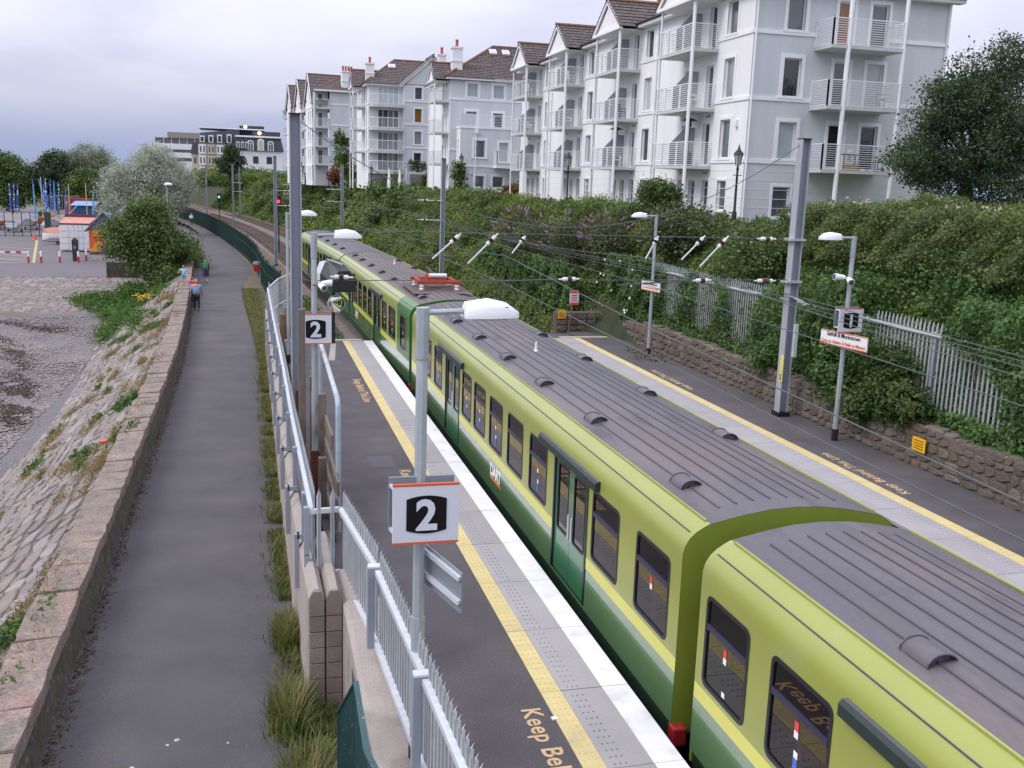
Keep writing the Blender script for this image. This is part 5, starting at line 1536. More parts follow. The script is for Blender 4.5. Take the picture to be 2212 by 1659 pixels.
for (x, w_, zt, mt) in ((.5, 1.35, 13.75, 1), (2.75, 1.45, 14.15, 5), (4.95, 1.35, 13.7, 1)):
    arch = [(x - w_ / 2, 11.5), (x + w_ / 2, 11.5), (x + w_ / 2, zt - .5), (x + w_ / 3, zt - .1), (x, zt), (x - w_ / 3, zt - .1), (x - w_ / 2, zt - .5)]
    d_ = MB().prism(arch, 'y', 239.5, 241.5).build('dormer', trim_w, hot)
    inn = [(x + (p - x) * .72, 11.6 + (q - 11.5) * .86) for p, q in arch]
    MB().prism(inn, 'y', 239.46, 239.49).build('pane', panes[1] if mt == 1 else cream, d_)
    if mt == 1:
        m = MB(); m.box(x - .05, x + .05, 239.42, 239.47, 11.6, zt - .5); m.box(x - w_ * .33, x + w_ * .33, 239.42, 239.47, 12.9, 12.98); m.build('glazing_bar', trim_w, d_)
for k in range(3):
    m = MB(); x = -2.6 + k * 1.0
    m.box(x, x + .7, 239.3 - .02 * k, 240.5, 11.9, 13.3); w = m.build('dormer', trim_w, hot); MB().box(x + .12, x + .58, 239.25 - .02 * k, 239.29 - .02 * k, 12.0, 13.1).build('pane', panes[1], w)
for x in (-1.4, 1.6, 4.6): MB().box(x - .6, x + .6, 239.95, 240, 8.6, 10.2).build('window', panes[0], hot)
m = MB(); m.box(1.0, 7.2, 244, 249, 14.7, 15.9); m.build('plant_room', slate, hot)
lampm = mat('amber_lamp', (1.0, .62, .18), .5, var=0, emit=6.0)
def glow(par, x, y, z, r=.38):
    m = MB(); m.lathe(x, y, [(.02, z - r), (r * .7, z - r * .7), (r, z), (r * .7, z + r * .7), (.02, z + r)], 10); m.build('floodlight', lampm, par, smooth=True)
glow(hot, 2.55, 243.6, 15.5)
cw_ = thing('cream_hotel_wing', 'far cream coloured hotel wing with bay windows under dark dormers', 'hotel', (-8, 255, 6))
MB().box(-11.6, -3.2, 255, 270, 5.0, 13.2).build('wall', cream, cw_)
MB().box(-13.2, -11.5, 256, 270, 5.0, 10.6).build('wall', cream, cw_)
m = MB(); m.loft([[(-11.8, 254.6, 13.2), (-2.0, 254.6, 13.2), (-2.0, 270, 13.2), (-11.8, 270, 13.2)], [(-11.0, 255.5, 15.5), (-2.0, 255.5, 16.7), (-2.0, 270, 16.7), (-11.0, 270, 15.5)]]); m.build('mansard', slate, cw_)
m = MB(); m.loft([[(-13.4, 255.6, 10.6), (-11.5, 255.6, 10.6), (-11.5, 270, 10.6), (-13.4, 270, 10.6)], [(-12.9, 256.4, 13.2), (-11.5, 256.4, 13.2), (-11.5, 270, 13.2), (-12.9, 270, 13.2)]]); m.build('mansard', slate, cw_)
MB().box(-3.2, 3.8, 258, 270, 13.2, 16.7).build('roof_storey', slate, cw_)
for k, x in enumerate((-10.6, -8.6, -6.6, -4.4)):
    MB().box(x - .55, x + .55, 254.2, 255.3, 13.3, 14.8 + k * .18).build('dormer', trim_w, cw_)
    MB().box(x - .35, x + .35, 254.15, 254.19, 13.5, 14.5 + k * .18).build('dormer_pane', panes[0], cw_)
    for z in (5.6, 8.2, 10.8):
        MB().box(x - .75, x + .75, 254.4, 255.1, z - .2, z + 2.0).build('bay', cream if k % 2 else trim_w, cw_)
        for dx in (-.38, .38): MB().box(x + dx - .18, x + dx + .18, 254.35, 254.39, z + .2, z + 1.6).build('window', panes[1], cw_)
for z in (5.8, 8.3): MB().box(-12.7, -12.1, 255.95, 255.99, z, z + 1.4).build('window', panes[1], cw_)
MB().box(-2.0, 3.8, 256, 268, 16.5, 17.6).build('plant_room', slate, cw_); glow(cw_, -.6, 255.7, 17.3)
m = MB(); m.box(-11.4, 4.0, 255.4, 269, 16.62, 16.85); m.build('roof_edge', trim_w, cw_)
of = thing('white_office_block', 'far white flat roofed building with long glazed floors above the willow', 'building', (-17, 290, 6))
for (x0, x1, z0, z1, mt) in ((-23.5, -12, 4.5, 9.0, render_w), (-22, -12, 9.9, 11.3, render_w), (-24.5, -12, 12.1, 13.6, render_w), (-21, -12.2, 15.1, 16.6, mat('tan_plant_storey', (.33, .27, .24), .85, var=.05))):
    MB().box(x0, x1, 290, 304, z0, z1).build('floor_band', mt, of)
for (x0, x1, z0, z1) in ((-23, -12.3, 9.0, 9.9), (-21.8, -12.3, 11.3, 12.1), (-24.2, -12.2, 13.6, 15.1)):
    MB().box(x0, x1, 290.4, 303, z0, z1).build('glazed_band', panes[1], of)
for x in (-22, -20, -18, -16, -14): MB().box(x - .06, x + .06, 290.3, 290.42, 13.6, 15.1).build('mullion', trim_w, of)
# ================================================================ THE EMBANKMENT AND ITS PLANTS
B_NEAR = ([14.6, 15.3, 16.2, 17.2, 18.4, 19.4, 21, 40], [-.5, .85, 1.5, 2.9, 4.1, 4.55, 4.7, 4.7])
B_FAR = ([11.9, 12.6, 13.6, 15.0, 16.6, 18.2, 21, 40], [-1.25, -.95, .1, 1.9, 3.8, 4.7, 4.8, 4.8])
def bank(xr, y):
    """ground height of the railway bank, xr measured from the straight line"""
    f = np.clip((np.asarray(y) - 36) / 8, 0, 1)
    return np.interp(xr, *B_NEAR) * (1 - f) + np.interp(xr, *B_FAR) * f
def shr(x, y):
    """uneven mounds of the scrub"""
    return np.maximum(-.1, .34 * hn(x, y, .8, 1.3) + .26 * hn(x, y, 1.9, 4.1) + .14 * hn(x, y, 3.7, .4))
rows = []
for y in list(np.arange(4, 60, 1.0)) + list(np.arange(60, 330, 3.0)):
    rows.append([(x - dl(y), y, float(bank(x, y))) for x in (11.9, 12.6, 13.3, 14.0, 14.6, 15.0, 15.3, 15.8, 16.4, 17.0, 17.6, 18.2, 18.8, 19.4, 21, 24)])
sheet('embankment', rows, earth)
m = MB(); m.loft([[(20.8 - dl(y), y, 4.72), (260, y, 4.72)] for y in [-60, 30] + list(range(40, 430, 10))], closed=False, cap=False)
tag(m.build('terrace_ground', grassy), kind='structure')

L_scrub = leafmat('scrub_leaves', (.055, .088, .020), (.112, .170, .038), (.20, .275, .070), .55)
L_bright = leafmat('bright_scrub_leaves', (.080, .128, .018), (.155, .230, .036), (.25, .335, .070), .8)
L_ivy = leafmat('ivy_leaves', (.036, .078, .020), (.080, .160, .040), (.155, .26, .080), 1.0)
L_hedge = leafmat('hedge_leaves', (.065, .095, .026), (.130, .172, .052), (.21, .255, .092), .9)
L_dark = leafmat('dark_tree_leaves', (.020, .040, .018), (.046, .084, .034), (.098, .155, .062), .6)
L_silver = leafmat('silver_willow_leaves', (.22, .25, .175), (.43, .47, .37), (.62, .65, .55), .9)
L_mid = leafmat('green_tree_leaves', (.036, .068, .018), (.092, .150, .036), (.215, .29, .100), .8)
L_pur = leafmat('bramble_leaves', (.055, .058, .030), (.105, .120, .050), (.17, .19, .085), 1.2)
L_grass = leafmat('grass_blades', (.095, .125, .026), (.19, .22, .065), (.38, .34, .15), 1.6)
L_dry = leafmat('dry_grass_blades', (.16, .115, .045), (.26, .19, .075), (.36, .29, .14), 1.6)
L_weed = leafmat('weed_leaves', (.035, .085, .012), (.075, .155, .025), (.13, .23, .05), 1.6)
bark = mat('tree_bark', (.075, .058, .045), .95, var=.3, vscale=5)

def scatter(n, xr0, xr1, y0, y1, keep=None, lift=1.0, thick=.32):
    x = NR.uniform(xr0, xr1, n); y = NR.uniform(y0, y1, n)
    if keep is not None:
        k = keep(x, y); x, y = x[k], y[k]
    z = bank(x, y) + shr(x, y) * lift + .25; e = .3
    nx = -(bank(x + e, y) + shr(x + e, y) - bank(x - e, y) - shr(x - e, y)) / (2 * e); ny = -(shr(x, y + e) - shr(x, y - e)) / (2 * e)
    return np.stack([x - dl(y), y, z - abs(NR.normal(0, thick, len(x)))], 1), np.stack([nx, ny, 1.2 + 0 * x], 1)
patch_a = lambda x, y: hn(x, y, .33, 2.2) > .12
# near bank: dark bramble and ivy low, brighter scrub above
P, Nn = scatter(95000, 15.5, 20.4, 13, 44, lambda x, y: ~patch_a(x, y))
o = leaves('bank_scrub', P, Nn, .115, L_scrub, flat=.45); tag(o, 'dark green scrub covering the near railway bank', 'scrub', kind='stuff')
P, Nn = scatter(100000, 15.8, 20.4, 13, 44, patch_a)
o = leaves('bank_grassland', P, Nn, .12, L_bright, flat=.4, aspect=.45); tag(o, 'lighter yellow green growth on the near railway bank', 'scrub', kind='stuff')
P, Nn = scatter(90000, 12.6, 20.4, 40, 86, lambda x, y: ~patch_a(x, y))
o = leaves('bank_scrub', P, Nn, .17, L_scrub, flat=.45); tag(o, 'dark scrub on the bank below the white apartments', 'scrub', kind='stuff')
P, Nn = scatter(110000, 13.0, 20.4, 40, 86, lambda x, y: hn(x, y, .33, 2.2) > -.15)
o = leaves('bank_grassland', P, Nn, .16, L_bright, flat=.4, aspect=.45); tag(o, 'bright green growth along the top of the bank', 'scrub', kind='stuff')
P, Nn = scatter(90000, 12.0, 21.5, 86, 230, lambda x, y: ~patch_a(x, y), 1.6)
o = leaves('bank_scrub', P, Nn, .36, L_scrub, flat=.45); tag(o, 'far dark scrub where the bank follows the bend', 'scrub', kind='stuff')
P, Nn = scatter(80000, 12.4, 21.5, 86, 230, lambda x, y: hn(x, y, .33, 2.2) > -.05, 1.6)
o = leaves('bank_grassland', P, Nn, .34, L_bright, flat=.4); tag(o, 'far bright green growth where the bank follows the bend', 'scrub', kind='stuff')

P, Nn = scatter(70000, 15.5, 18.8, 12, 37, None, 1.25)
o = leaves('bank_creeper', P, Nn, .11, leafmat('creeper_leaves', (.05, .095, .02), (.115, .185, .038), (.21, .30, .07), .9), flat=.5); tag(o, 'fresh green creeper between the palisade and the hedge', 'scrub', kind='stuff')
# darker thickets and paler grassy breaks that vary the bank
def bank_mass(name, label, n_blobs, y0, y1, x0, x1, n, size, lm, hh, seed, clump=.2, aspect=.6):
    r_ = random.Random(seed); bl = []
    for k in range(n_blobs):
        y = r_.uniform(y0, y1); x = r_.uniform(x0, x1); rr = r_.uniform(.5, 1.5); bl.append((x - dl(y), y, float(bank(x, y)) + hh * .35, rr, rr * r_.uniform(1, 2), hh * r_.uniform(.5, .9)))
    mass(name, label, bl, n, size, lm, 'scrub', aspect, clump)
def mass(name, label, pts, n, size, lm, cat='undergrowth', aspect=.55, clump=.2):
    P, Nn = blob_points(pts, n, clump, 18, .3)
    o = leaves(name, P, Nn, size, lm, flat=.35, aspect=aspect); return tag(o, label, cat, kind='stuff')
bank_mass('dark_thicket', 'dark bramble thickets scattered over the bank below the apartments', 26, 44, 88, 13.5, 18.5, 26000, .16, L_mid, .9, 1)
bank_mass('grassy_break', 'pale grassy breaks scattered over the bank below the apartments', 22, 44, 88, 14.5, 19.5, 22000, .17, leafmat('pale_grass_leaves', (.11, .15, .03), (.19, .25, .055), (.29, .34, .10)), .7, 2, aspect=.25)
bank_mass('brown_bramble', 'brownish bramble patches on the bank', 16, 30, 90, 14.5, 19, 12000, .16, L_pur, .8, 3)
bank_mass('near_thicket', 'leafy thickets on the near bank between fence and hedge', 18, 14, 40, 16.2, 18.6, 22000, .11, L_ivy, .9, 4)
bank_mass('far_thickets', 'dark thickets on the far bank along the bend', 26, 90, 190, 13, 19, 22000, .34, L_mid, 1.7, 5, .4)
# shrubs that stand out of the scrub
def shrub(name, label, x, y, r, h, n, size, lm, cat='shrub', group=None, base=None, clump=.18, flowers=None, aspect=.6, sq=.8):
    zb = float(bank(x + dl(y), y)) if base is None else base
    t = thing(name, label, cat, (x, y, zb), group)
    m = MB()
    for k in range(5):
        a = 2 * PI * k / 5; m.tube([(x, y, zb - .1), (x + .25 * r * math.cos(a), y + .25 * r * math.sin(a), zb + h * .4), (x + .6 * r * math.cos(a), y + .6 * r * math.sin(a), zb + h * .75)], [.04, .03, .012], 5)
    m.build('stems', bark, t)
    bl = [(x, y, zb + h * .5, r * .8, r * .8, h * .5)]
    for k in range(6):
        a = 2 * PI * k / 6 + R.uniform(-.4, .4); rr = r * R.uniform(.35, .6)
        bl.append((x + rr * math.cos(a), y + rr * math.sin(a), zb + h * R.uniform(.35, .72), r * .5, r * .5, h * .32))
    P, Nn = blob_points(bl, n, clump, 16, .5)
    P = P[P[:, 2] > zb - .15]; 
    leaves('foliage', P, NR.normal(0, .3, P.shape) + (P - np.array([x, y, zb + h * .3])), size, lm, t, flat=.35, aspect=aspect)
    if flowers:
        fm, k, fs = flowers
        d = NR.normal(0, 1, (k, 3)); d[:, 2] = abs(d[:, 2]); d /= np.linalg.norm(d, axis=1)[:, None]
        m = MB()
        for q in d:
            c_ = Vector((x, y, zb + h * .5)) + Vector((q[0] * r * 1.08, q[1] * r * 1.08, q[2] * h * .56))
            dirv = Vector((q[0], q[1], q[2] * .6 + .2)).normalized() * fs[1]
            m.tube([c_, c_ + dirv * .5, c_ + dirv], [fs[0], fs[0] * .9, fs[0] * .2], 5)
        tag(m.build('flower_spikes', fm, t), kind='stuff')
    return t
fl_p = mat('purple_flower', (.30, .15, .27), .8, var=.2, vscale=8)
fl_w = mat('white_flower', (.80, .80, .74), .8, var=.1)
fl_y = mat('yellow_flower', (.60, .38, .02), .8, var=.1)
fl_k = mat('pink_flower', (.65, .10, .30), .8, var=.1)
for i, (x, y, r, h) in enumerate(((14.2, 50, 1.7, 3.0), (14.8, 45.0, 1.5, 2.7), (15.4, 42.0, 1.2, 2.6), (14.6, 54.5, 1.4, 2.4))):
    shrub('buddleia_bush', ('purple flowering buddleia behind the red pantograph', 'purple flowering buddleia above the short palisade section', 'purple flowering buddleia by the corner of the rubble wall',
          'purple flowering buddleia farther up the track')[i], x, y, r, h, 5200, .15, L_pur, group='buddleia bushes on the bank', flowers=(fl_p, 24, (.045, .26)), clump=.22, aspect=.4)
for i, (x, y, r, h, lab) in enumerate(((16.9, 31.5, 1.5, 2.3, 'dark rounded shrub above the palisade beside the platform one lamp'), (17.2, 38.5, 1.7, 2.2, 'reddish bramble clump at the crest below the lantern'),
        (18.3, 43.5, 1.1, 1.9, 'leafy elder at the crest in front of the ground floor windows'), (16.2, 24.6, 1.2, 2.6, 'glossy laurel like bush spilling over the wall behind the overhead mast'))):
    shrub('bank_shrub', lab, x, y, r, h, 7000, .13, (L_mid, L_pur, L_mid, L_ivy)[i], group='shrubs on the bank', clump=.2)
# ivy and overhanging growth on the platform one fence
def ivy(name, label, y0, y1, z0, z1, n, lm, x0=15.35, x1=15.75, size=.105, keep=None):
    y = NR.uniform(y0, y1, n); z = NR.uniform(z0, z1, n); P = []
    for a, b_ in zip(y, z):
        if keep and not keep(a, b_): continue
        bulge = .28 * (hn(a, b_, 1.6, 3) + .5)
        P.append((x0 - max(0, bulge) + NR.uniform(0, .35), a, b_ + NR.normal(0, .05)))
    P = np.array(P); Nn = np.tile(np.array([-1.0, -.25, .5]), (len(P), 1))
    t = thing(name, label, 'ivy', (15.55, (y0 + y1) / 2, z0))
    leaves('foliage', P, Nn, size, lm, t, flat=.5)
    m = MB()
    for k in range(8):
        yk = R.uniform(y0, y1); m.tube([(15.6, yk, z0), (15.55, yk + R.uniform(-.4, .4), (z0 + z1) / 2), (15.6, yk + R.uniform(-.5, .5), z1 - .1)], .012, 4)
    m.build('vines', bark, t)
    return t
gap = lambda y: (16.9 < y < 19.6) or (20.3 < y < 21.9) or (28.2 < y < 30.2) or (30.8 < y < 33.0) or (33.9 < y < 35.8)
ivy('ivy_mass', 'ivy and creeper smothering the palisade between the two platform one lamps', 21.6, 36.6, .8, 3.55, 34000, L_ivy, keep=lambda a, b_: not (gap(a) and b_ > 1.1 and NR.uniform() < .93) and b_ < 3.0 + .5 * hn(a, 1, 1.1))
ivy('ivy_mass', 'dense dark ivy swallowing the fence at the right edge of the picture', 13.5, 19.2, .6, 3.9, 26000, L_ivy, size=.095, keep=lambda a, b_: a < 17.2 or b_ > 2.05 + .55 * (a - 17.2) + .25 * hn(a, 2, 3) or b_ < 1.0)
ivy('ivy_mass', 'creeper along the foot of the palisade above the yellow sign', 16.6, 21.6, .75, 1.25, 5000, L_ivy, keep=lambda a, b_: hn(a, b_, 2, 1) > -.3)
ivy('ivy_mass', 'bindweed curtain with white flowers over the fence by the wall corner', 36.2, 42.5, .5, 3.3, 18000, L_ivy, size=.12, x0=15.1)
ivy('ivy_mass', 'ivy hanging over the bank face past the end of platform one', 41.5, 60, -.8, 2.6, 26000, L_ivy, size=.16, x0=13.6, x1=14.4)
m = MB()
for k in range(15):
    y = R.uniform(35, 42); z = R.uniform(1.0, 3.2); x = 14.95 - R.uniform(0, .15)
    m.tube([(x, y, z), (x - .05, y - .03, z + .01)], [.015, .05], 6)
fb = thing('bindweed_flowers', 'white bindweed trumpets scattered over the ivy curtain', 'flowers', (14.9, 38.5, 1.0)); tag(m.build('trumpets', fl_w, fb), kind='stuff')
def spill(name, label, pts, n, lm, size=.115):
    t = thing(name, label, 'shrub', pts[0][:3], 'bushes overhanging platform one')
    m = MB()
    for p in pts: m.tube([(15.5, p[1] + .2, 1.0), (p[0] + .3, p[1], p[2] + .1), (p[0], p[1], p[2])], [.03, .02, .008], 5)
    m.build('stems', bark, t)
    P, Nn = blob_points(pts, n, .12, 14, .35); leaves('foliage', P, Nn, size, lm, t, flat=.55)
spill('overhanging_bush', 'leafy bush spilling over the wall beside the overhead line mast', [(15.1, 23.2, 1.5, .6, .9, .8), (15.0, 22.6, 1.0, .4, .6, .5), (15.2, 24.4, 2.0, .6, .9, .9), (15.0, 26.4, 1.3, .6, .7, .5)], 7000, L_ivy)
spill('overhanging_bush', 'leafy bush with reddish tips spilling over the wall below the station name board', [(14.95, 20.6, 1.35, .6, .9, .6), (14.85, 21.3, .95, .5, .6, .45), (14.9, 19.9, 1.3, .5, .7, .5), (15.2, 21.0, 2.0, .5, .8, .6)], 8000, leafmat('red_tip_leaves', (.025, .06, .014), (.055, .115, .022), (.12, .15, .04), 1.4))
# clipped hedge at the top of the bank
hd = thing('flowering_hedge', 'broad olive green hedge with cream flower heads at the top of the bank', 'hedge', (19.6, 27, 4.4))
n = 100000
y = NR.uniform(11, 31.5, n); side = NR.uniform(0, 1, n); tp = side < .5
x = np.where(tp, NR.uniform(18.3, 21.6, n), 18.35 - NR.uniform(0, .5, n) ** 1.5); u_ = NR.uniform(0, 1, n)
z = np.where(tp, 5.78, 5.75 - u_ * 1.55)
x = x - np.where(tp, 0, u_ * .75 + .45 * hn(y, z * 1.5, 1.2, 2))
z = z + np.where(tp, .30 * hn(x, y, 1.1, 2) + .14 * hn(x, y, 3.1, 1) - .5 * np.clip((y - 28) / 4, 0, 1) - .35 * np.clip(18.9 - x, 0, 1), .1 * hn(x, y, 3, 1))
P = np.stack([x, y, z + NR.normal(0, .07, n)], 1)
leaves('foliage', P, np.where(tp[:, None], np.array([[0, 0, 1.0]]), np.array([[-.8, -.2, .7]])), .085, L_hedge, hd, flat=.35)
MB().box(18.7, 21.4, 11, 31, 4.0, 5.3).build('core', earth, hd)
m = MB()
for k in range(60):
    a, b_ = R.uniform(18.4, 20.5), R.uniform(15, 30); z_ = 5.86 + .3 * hn(a, b_, 1.1, 2)
    for q in range(7): m.lathe(a + R.gauss(0, .05), b_ + R.gauss(0, .05), [(.008, z_), (.022, z_ + .012 + .02 * (q % 3)), (.008, z_ + .03 + .02 * (q % 3))], 5)
tag(m.build('flower_heads', mat('cream_flower', (.55, .50, .36), .8, var=.1), hd), kind='stuff')
# track-side grass past the platform end
n = 5200
y = NR.uniform(38.5, 62, n); x = NR.uniform(2.2, 4.4, n) - np.array([dl(v) for v in y])
o = leaves('trackside_grass', np.stack([x, y, -1.2 + abs(NR.normal(0, .12, n))], 1), np.tile([0, 0, .6], (n, 1)), .16, L_weed, flat=.3, aspect=.3); tag(o, 'rough grass beside the rails past platform two', 'grass', kind='stuff')
tag(MB().prism([(1.2, 38.3), (4.35, 38.3), (4.2, 60), (1.2, 60)], 'z', -1.5, -1.28).build('trackside_soil', verge), kind='structure')
# verge grass by the path
P = []; S_ = []
for (y0, y1, w, n, h) in ((12.2, 13.0, .5, 700, .35), (13.4, 15.2, .28, 450, .3), (15.5, 43, .26, 11000, .24), (43, 67, 1.3, 16000, .24), (9.5, 12.6, .45, 1500, .4)):
    for k in range(n):
        y = R.uniform(y0, y1); x = (wax(y) - .03 - abs(R.gauss(0, w * .55))) if 13.2 < y < 43 else pr(y) + .06 + abs(R.gauss(0, w * .45)) - .02
        if y0 == 15.5 and hn(y, 1, 1.1) < -.35: continue
        P.append((x if y < 43 else x - .1, y, -1.26))
P = np.array(P); P[:, 2] = -1.26
o = blades('verge_grass', P, np.where(P[:, 1] < 15, .2, .17), .018, .7, leafmat('verge_blades', (.055, .095, .02), (.12, .17, .04), (.23, .24, .085), 1.8)); tag(o, 'grass and dry stalks along the foot of the boundary wall', 'grass', kind='stuff')
P2 = P[NR.uniform(0, 1, len(P)) < .22] + np.array([.03, 0, 0])
o = blades('verge_stalks', P2, .24, .012, .5, L_dry); tag(o, 'straw coloured seed stalks in the verge by the wall', 'grass', kind='stuff')
for (x, y, r, h, n, dryf, lab, f) in ((.44, 12.75, .24, .38, 1500, .3, 'tall seeding grass clump at the end of the doubled wall', None), (.47, 15.2, .20, .34, 1000, .35, 'grass clump against the wall with rippling stems', None),
        (.64, 11.0, .32, .34, 2400, .28, 'large grass clump by the green railing', None), (.80, 9.8, .26, .45, 900, .05, 'weed with pink flowers beside the green railing', fl_k)):
    t = thing('grass_clump', lab, 'grass clump', (x, y, -1.25), 'grass clumps along the foot of the wall')
    B0 = np.stack([x + NR.normal(0, r * .55, n), y + NR.normal(0, r * 1.1, n), np.full(n, -1.26)], 1); k = int(n * (1 - dryf))
    hh = h * np.exp(-((B0[:, 0] - x) / (r * 1.3)) ** 2) + .12
    blades('green_blades', B0[:k], hh[:k], .02, .65, L_weed if f else leafmat('clump_blades', (.05, .10, .018), (.11, .18, .04), (.20, .27, .08), 2.5), t); blades('dry_stalks', B0[k:], hh[k:] * 1.25, .013, .5, L_dry, t)
    if f:
        for k in range(6): m = MB(); m.lathe(x - .15 + R.uniform(-.12, .12), y + R.uniform(-.2, .25), [(.01, -.86), (.035, -.82), (.01, -.78)], 6); m.build('flower', f, t)
# weeds in the stone slope
WG = []; WD = []
for k in range(230):
    y = R.uniform(13.2, 62); t_ = R.uniform(.0, 1) ** 1.9 * .75
    if hn(y, t_ * 5, .45, 2) < -.25: continue
    p = rev(y, t_); dry = hn(y, t_ * 7, .8, 5) > -.3; big = R.random() < .3
    n = int(R.uniform(60, 150) * (2.2 if big else 1)); r = R.uniform(.10, .26) * (1.7 if big else 1)
    P = np.stack([p.x + NR.normal(0, r * .5, n), p.y + NR.normal(0, r * 1.3, n), np.zeros(n)], 1)
    P[:, 2] = p.z + (P[:, 0] - p.x) * .62 + abs(NR.normal(0, .09, n)) + .04
    (WD if dry else WG).append(P)
for (PP, lm, nm, lab, asp) in ((WG, L_weed, 'slope_weeds', 'green weeds rooted in the joints of the stone slope', .4), (WD, L_dry, 'slope_dry_grass', 'straw coloured grass rooted in the joints of the stone slope', .16)):
    P = np.concatenate(PP); o = leaves(nm, P, np.tile([-.3, 0, 1.0], (len(P), 1)), .125, lm, flat=.3, aspect=asp); tag(o, lab, 'weeds', kind='stuff')
# green patch where slope, wall and slipway meet
mass('weed_bank', 'lush green weeds below the wall at the head of the beach', [(-6.4, 66, -2.6, 2.4, 6.5, .5), (-8.4, 71, -3.0, 2.0, 4.5, .4), (-9.8, 74, -2.9, 2.3, 2.6, .5), (-11.4, 75.2, -2.95, 1.1, 1.4, .25), (-5.4, 59, -2.2, 1.2, 5, .4), (-7.4, 74, -2.3, 1.8, 3.0, .7), (-5.0, 69, -1.8, 1.5, 5, .6), (-7.5, 61, -3.1, 1.2, 4, .3)], 34000, .18, L_weed)
mass('dry_weeds', 'straw coloured weeds between the green patch and the wall', [(-4.8, 56, -1.7, .5, 5, .25), (-4.9, 63, -1.5, .5, 4, .3)], 1300, .2, L_dry)
rag = thing('ragwort_clump', 'yellow flowering ragwort among the green weeds', 'flowers', (-6.4, 67, -2.2))
P, Nn = blob_points([(-6.4, 67, -2.0, .7, 1.2, .35)], 500, .1, 10, .3); leaves('foliage', P, Nn, .15, L_weed, rag)
m = MB()
for k in range(60):
    a, b_, c_ = -6.4 + R.gauss(0, .45), 67 + R.gauss(0, .8), -1.74 + R.gauss(0, .1); m.lathe(a, b_, [(.02, c_), (.08, c_ + .04), (.02, c_ + .07)], 6)
m.build('flower_heads', fl_y, rag)

mass('far_thicket', 'olive thicket on the slope below the far hotel', [(-4, 214, 5.2, 5, 7, 1.4), (3, 212, 5.4, 5, 7, 1.5), (-9, 220, 5.0, 4, 6, 1.5), (8, 215, 5.3, 4, 7, 1.3), (-1, 226, 6.0, 8, 5, 1.4)], 16000, .5, L_scrub, 'thicket', clump=.5)
# ---------------- trees
tree('dark_evergreen_tree', 'large dark evergreen tree beside the nearest apartment block', (26.6, 33.0, 4.7), .28, (26.4, 33, 8.2),
     [(26.5, 33, 8.4, 2.6, 2.4, 2.2), (28.8, 33.2, 9.6, 2.4, 2.2, 2.4), (24.8, 32.6, 7.7, 1.6, 1.6, 1.2), (23.7, 32.5, 7.4, 1.1, 1.2, .8), (26.0, 32.6, 9.8, 1.8, 1.8, 1.2), (30, 33, 7.5, 2.5, 2.4, 2.5), (27.5, 32.5, 6.4, 2.6, 2.0, 1.2), (24.9, 32.5, 9.2, 1.2, 1.3, 1.1), (25.3, 32.4, 10.6, .5, .5, .8), (27.2, 32.5, 11.3, .6, .6, .9), (24.0, 32.3, 8.6, .5, .5, .6), (23.0, 32.2, 7.2, .6, .6, .4), (24.2, 32.3, 6.7, 1.0, .8, .4), (26.6, 32.4, 10.9, .45, .5, .7)],
     64000, .115, L_dark, bark, clump=.24, per=70, limbs=14, shell=.45)
tree('coastal_bush', 'dense green leafy tree leaning over the path by the slipway', (-6.6, 75.5, -1.7), .16, (-6.5, 75.5, 1.2),
     [(-7.1, 76, 1.6, 2.2, 2.2, 1.9), (-8.3, 75.5, 1.8, 1.8, 1.8, 1.4), (-6.9, 76, 3.2, 1.5, 1.5, 1.3), (-5.5, 75.5, .9, 1.7, 1.9, 1.2), (-8.8, 75, .9, 1.2, 1.5, .9), (-6.8, 75, -.2, 1.6, 1.9, 1.1), (-5.7, 78, .2, 1.5, 2.4, 1.0), (-5.0, 82, -.1, 1.2, 2.5, .7), (-5.6, 73.5, -1.3, 1.2, 1.5, .8), (-4.6, 84, -.5, .9, 2.2, .6)],
     34000, .20, L_mid, bark, clump=.3, per=20, limbs=12, shell=.5)
tree('silver_willow', 'broad silvery grey willow behind the coastal bush', (-11.0, 126, -1.5), .3, (-11, 126, 4),
     [(-11, 126, 5.2, 3.6, 3.5, 3.2), (-13.8, 126, 4.6, 2.8, 3, 2.6), (-8.6, 126, 4.8, 2.6, 3, 2.6), (-10.6, 126, 7.6, 2.2, 2.4, 1.6), (-8.6, 126, 3.0, 1.8, 3, 1.6), (-14.8, 126, 2.2, 2.4, 3, 2.2), (-11.4, 124, 1.6, 3.2, 3, 2.4)],
     48000, .30, L_silver, bark, clump=.42, per=30, limbs=10, aspect=.3)
tree('silver_willow', 'paler silver willow standing farther left than the broad one', (-27, 189, -1.5), .3, (-27, 189, 4.5),
     [(-26.6, 189, 7.6, 3.4, 3, 3.0), (-29.6, 189, 6.4, 2.6, 3, 2.6), (-24.2, 188, 6.4, 2.6, 3, 3.0), (-27, 188, 4.6, 4, 3, 2.0)], 26000, .32, leafmat('olive_willow_leaves', (.11, .14, .075), (.23, .27, .17), (.40, .43, .32), .8), bark, clump=.42, per=30, aspect=.3)
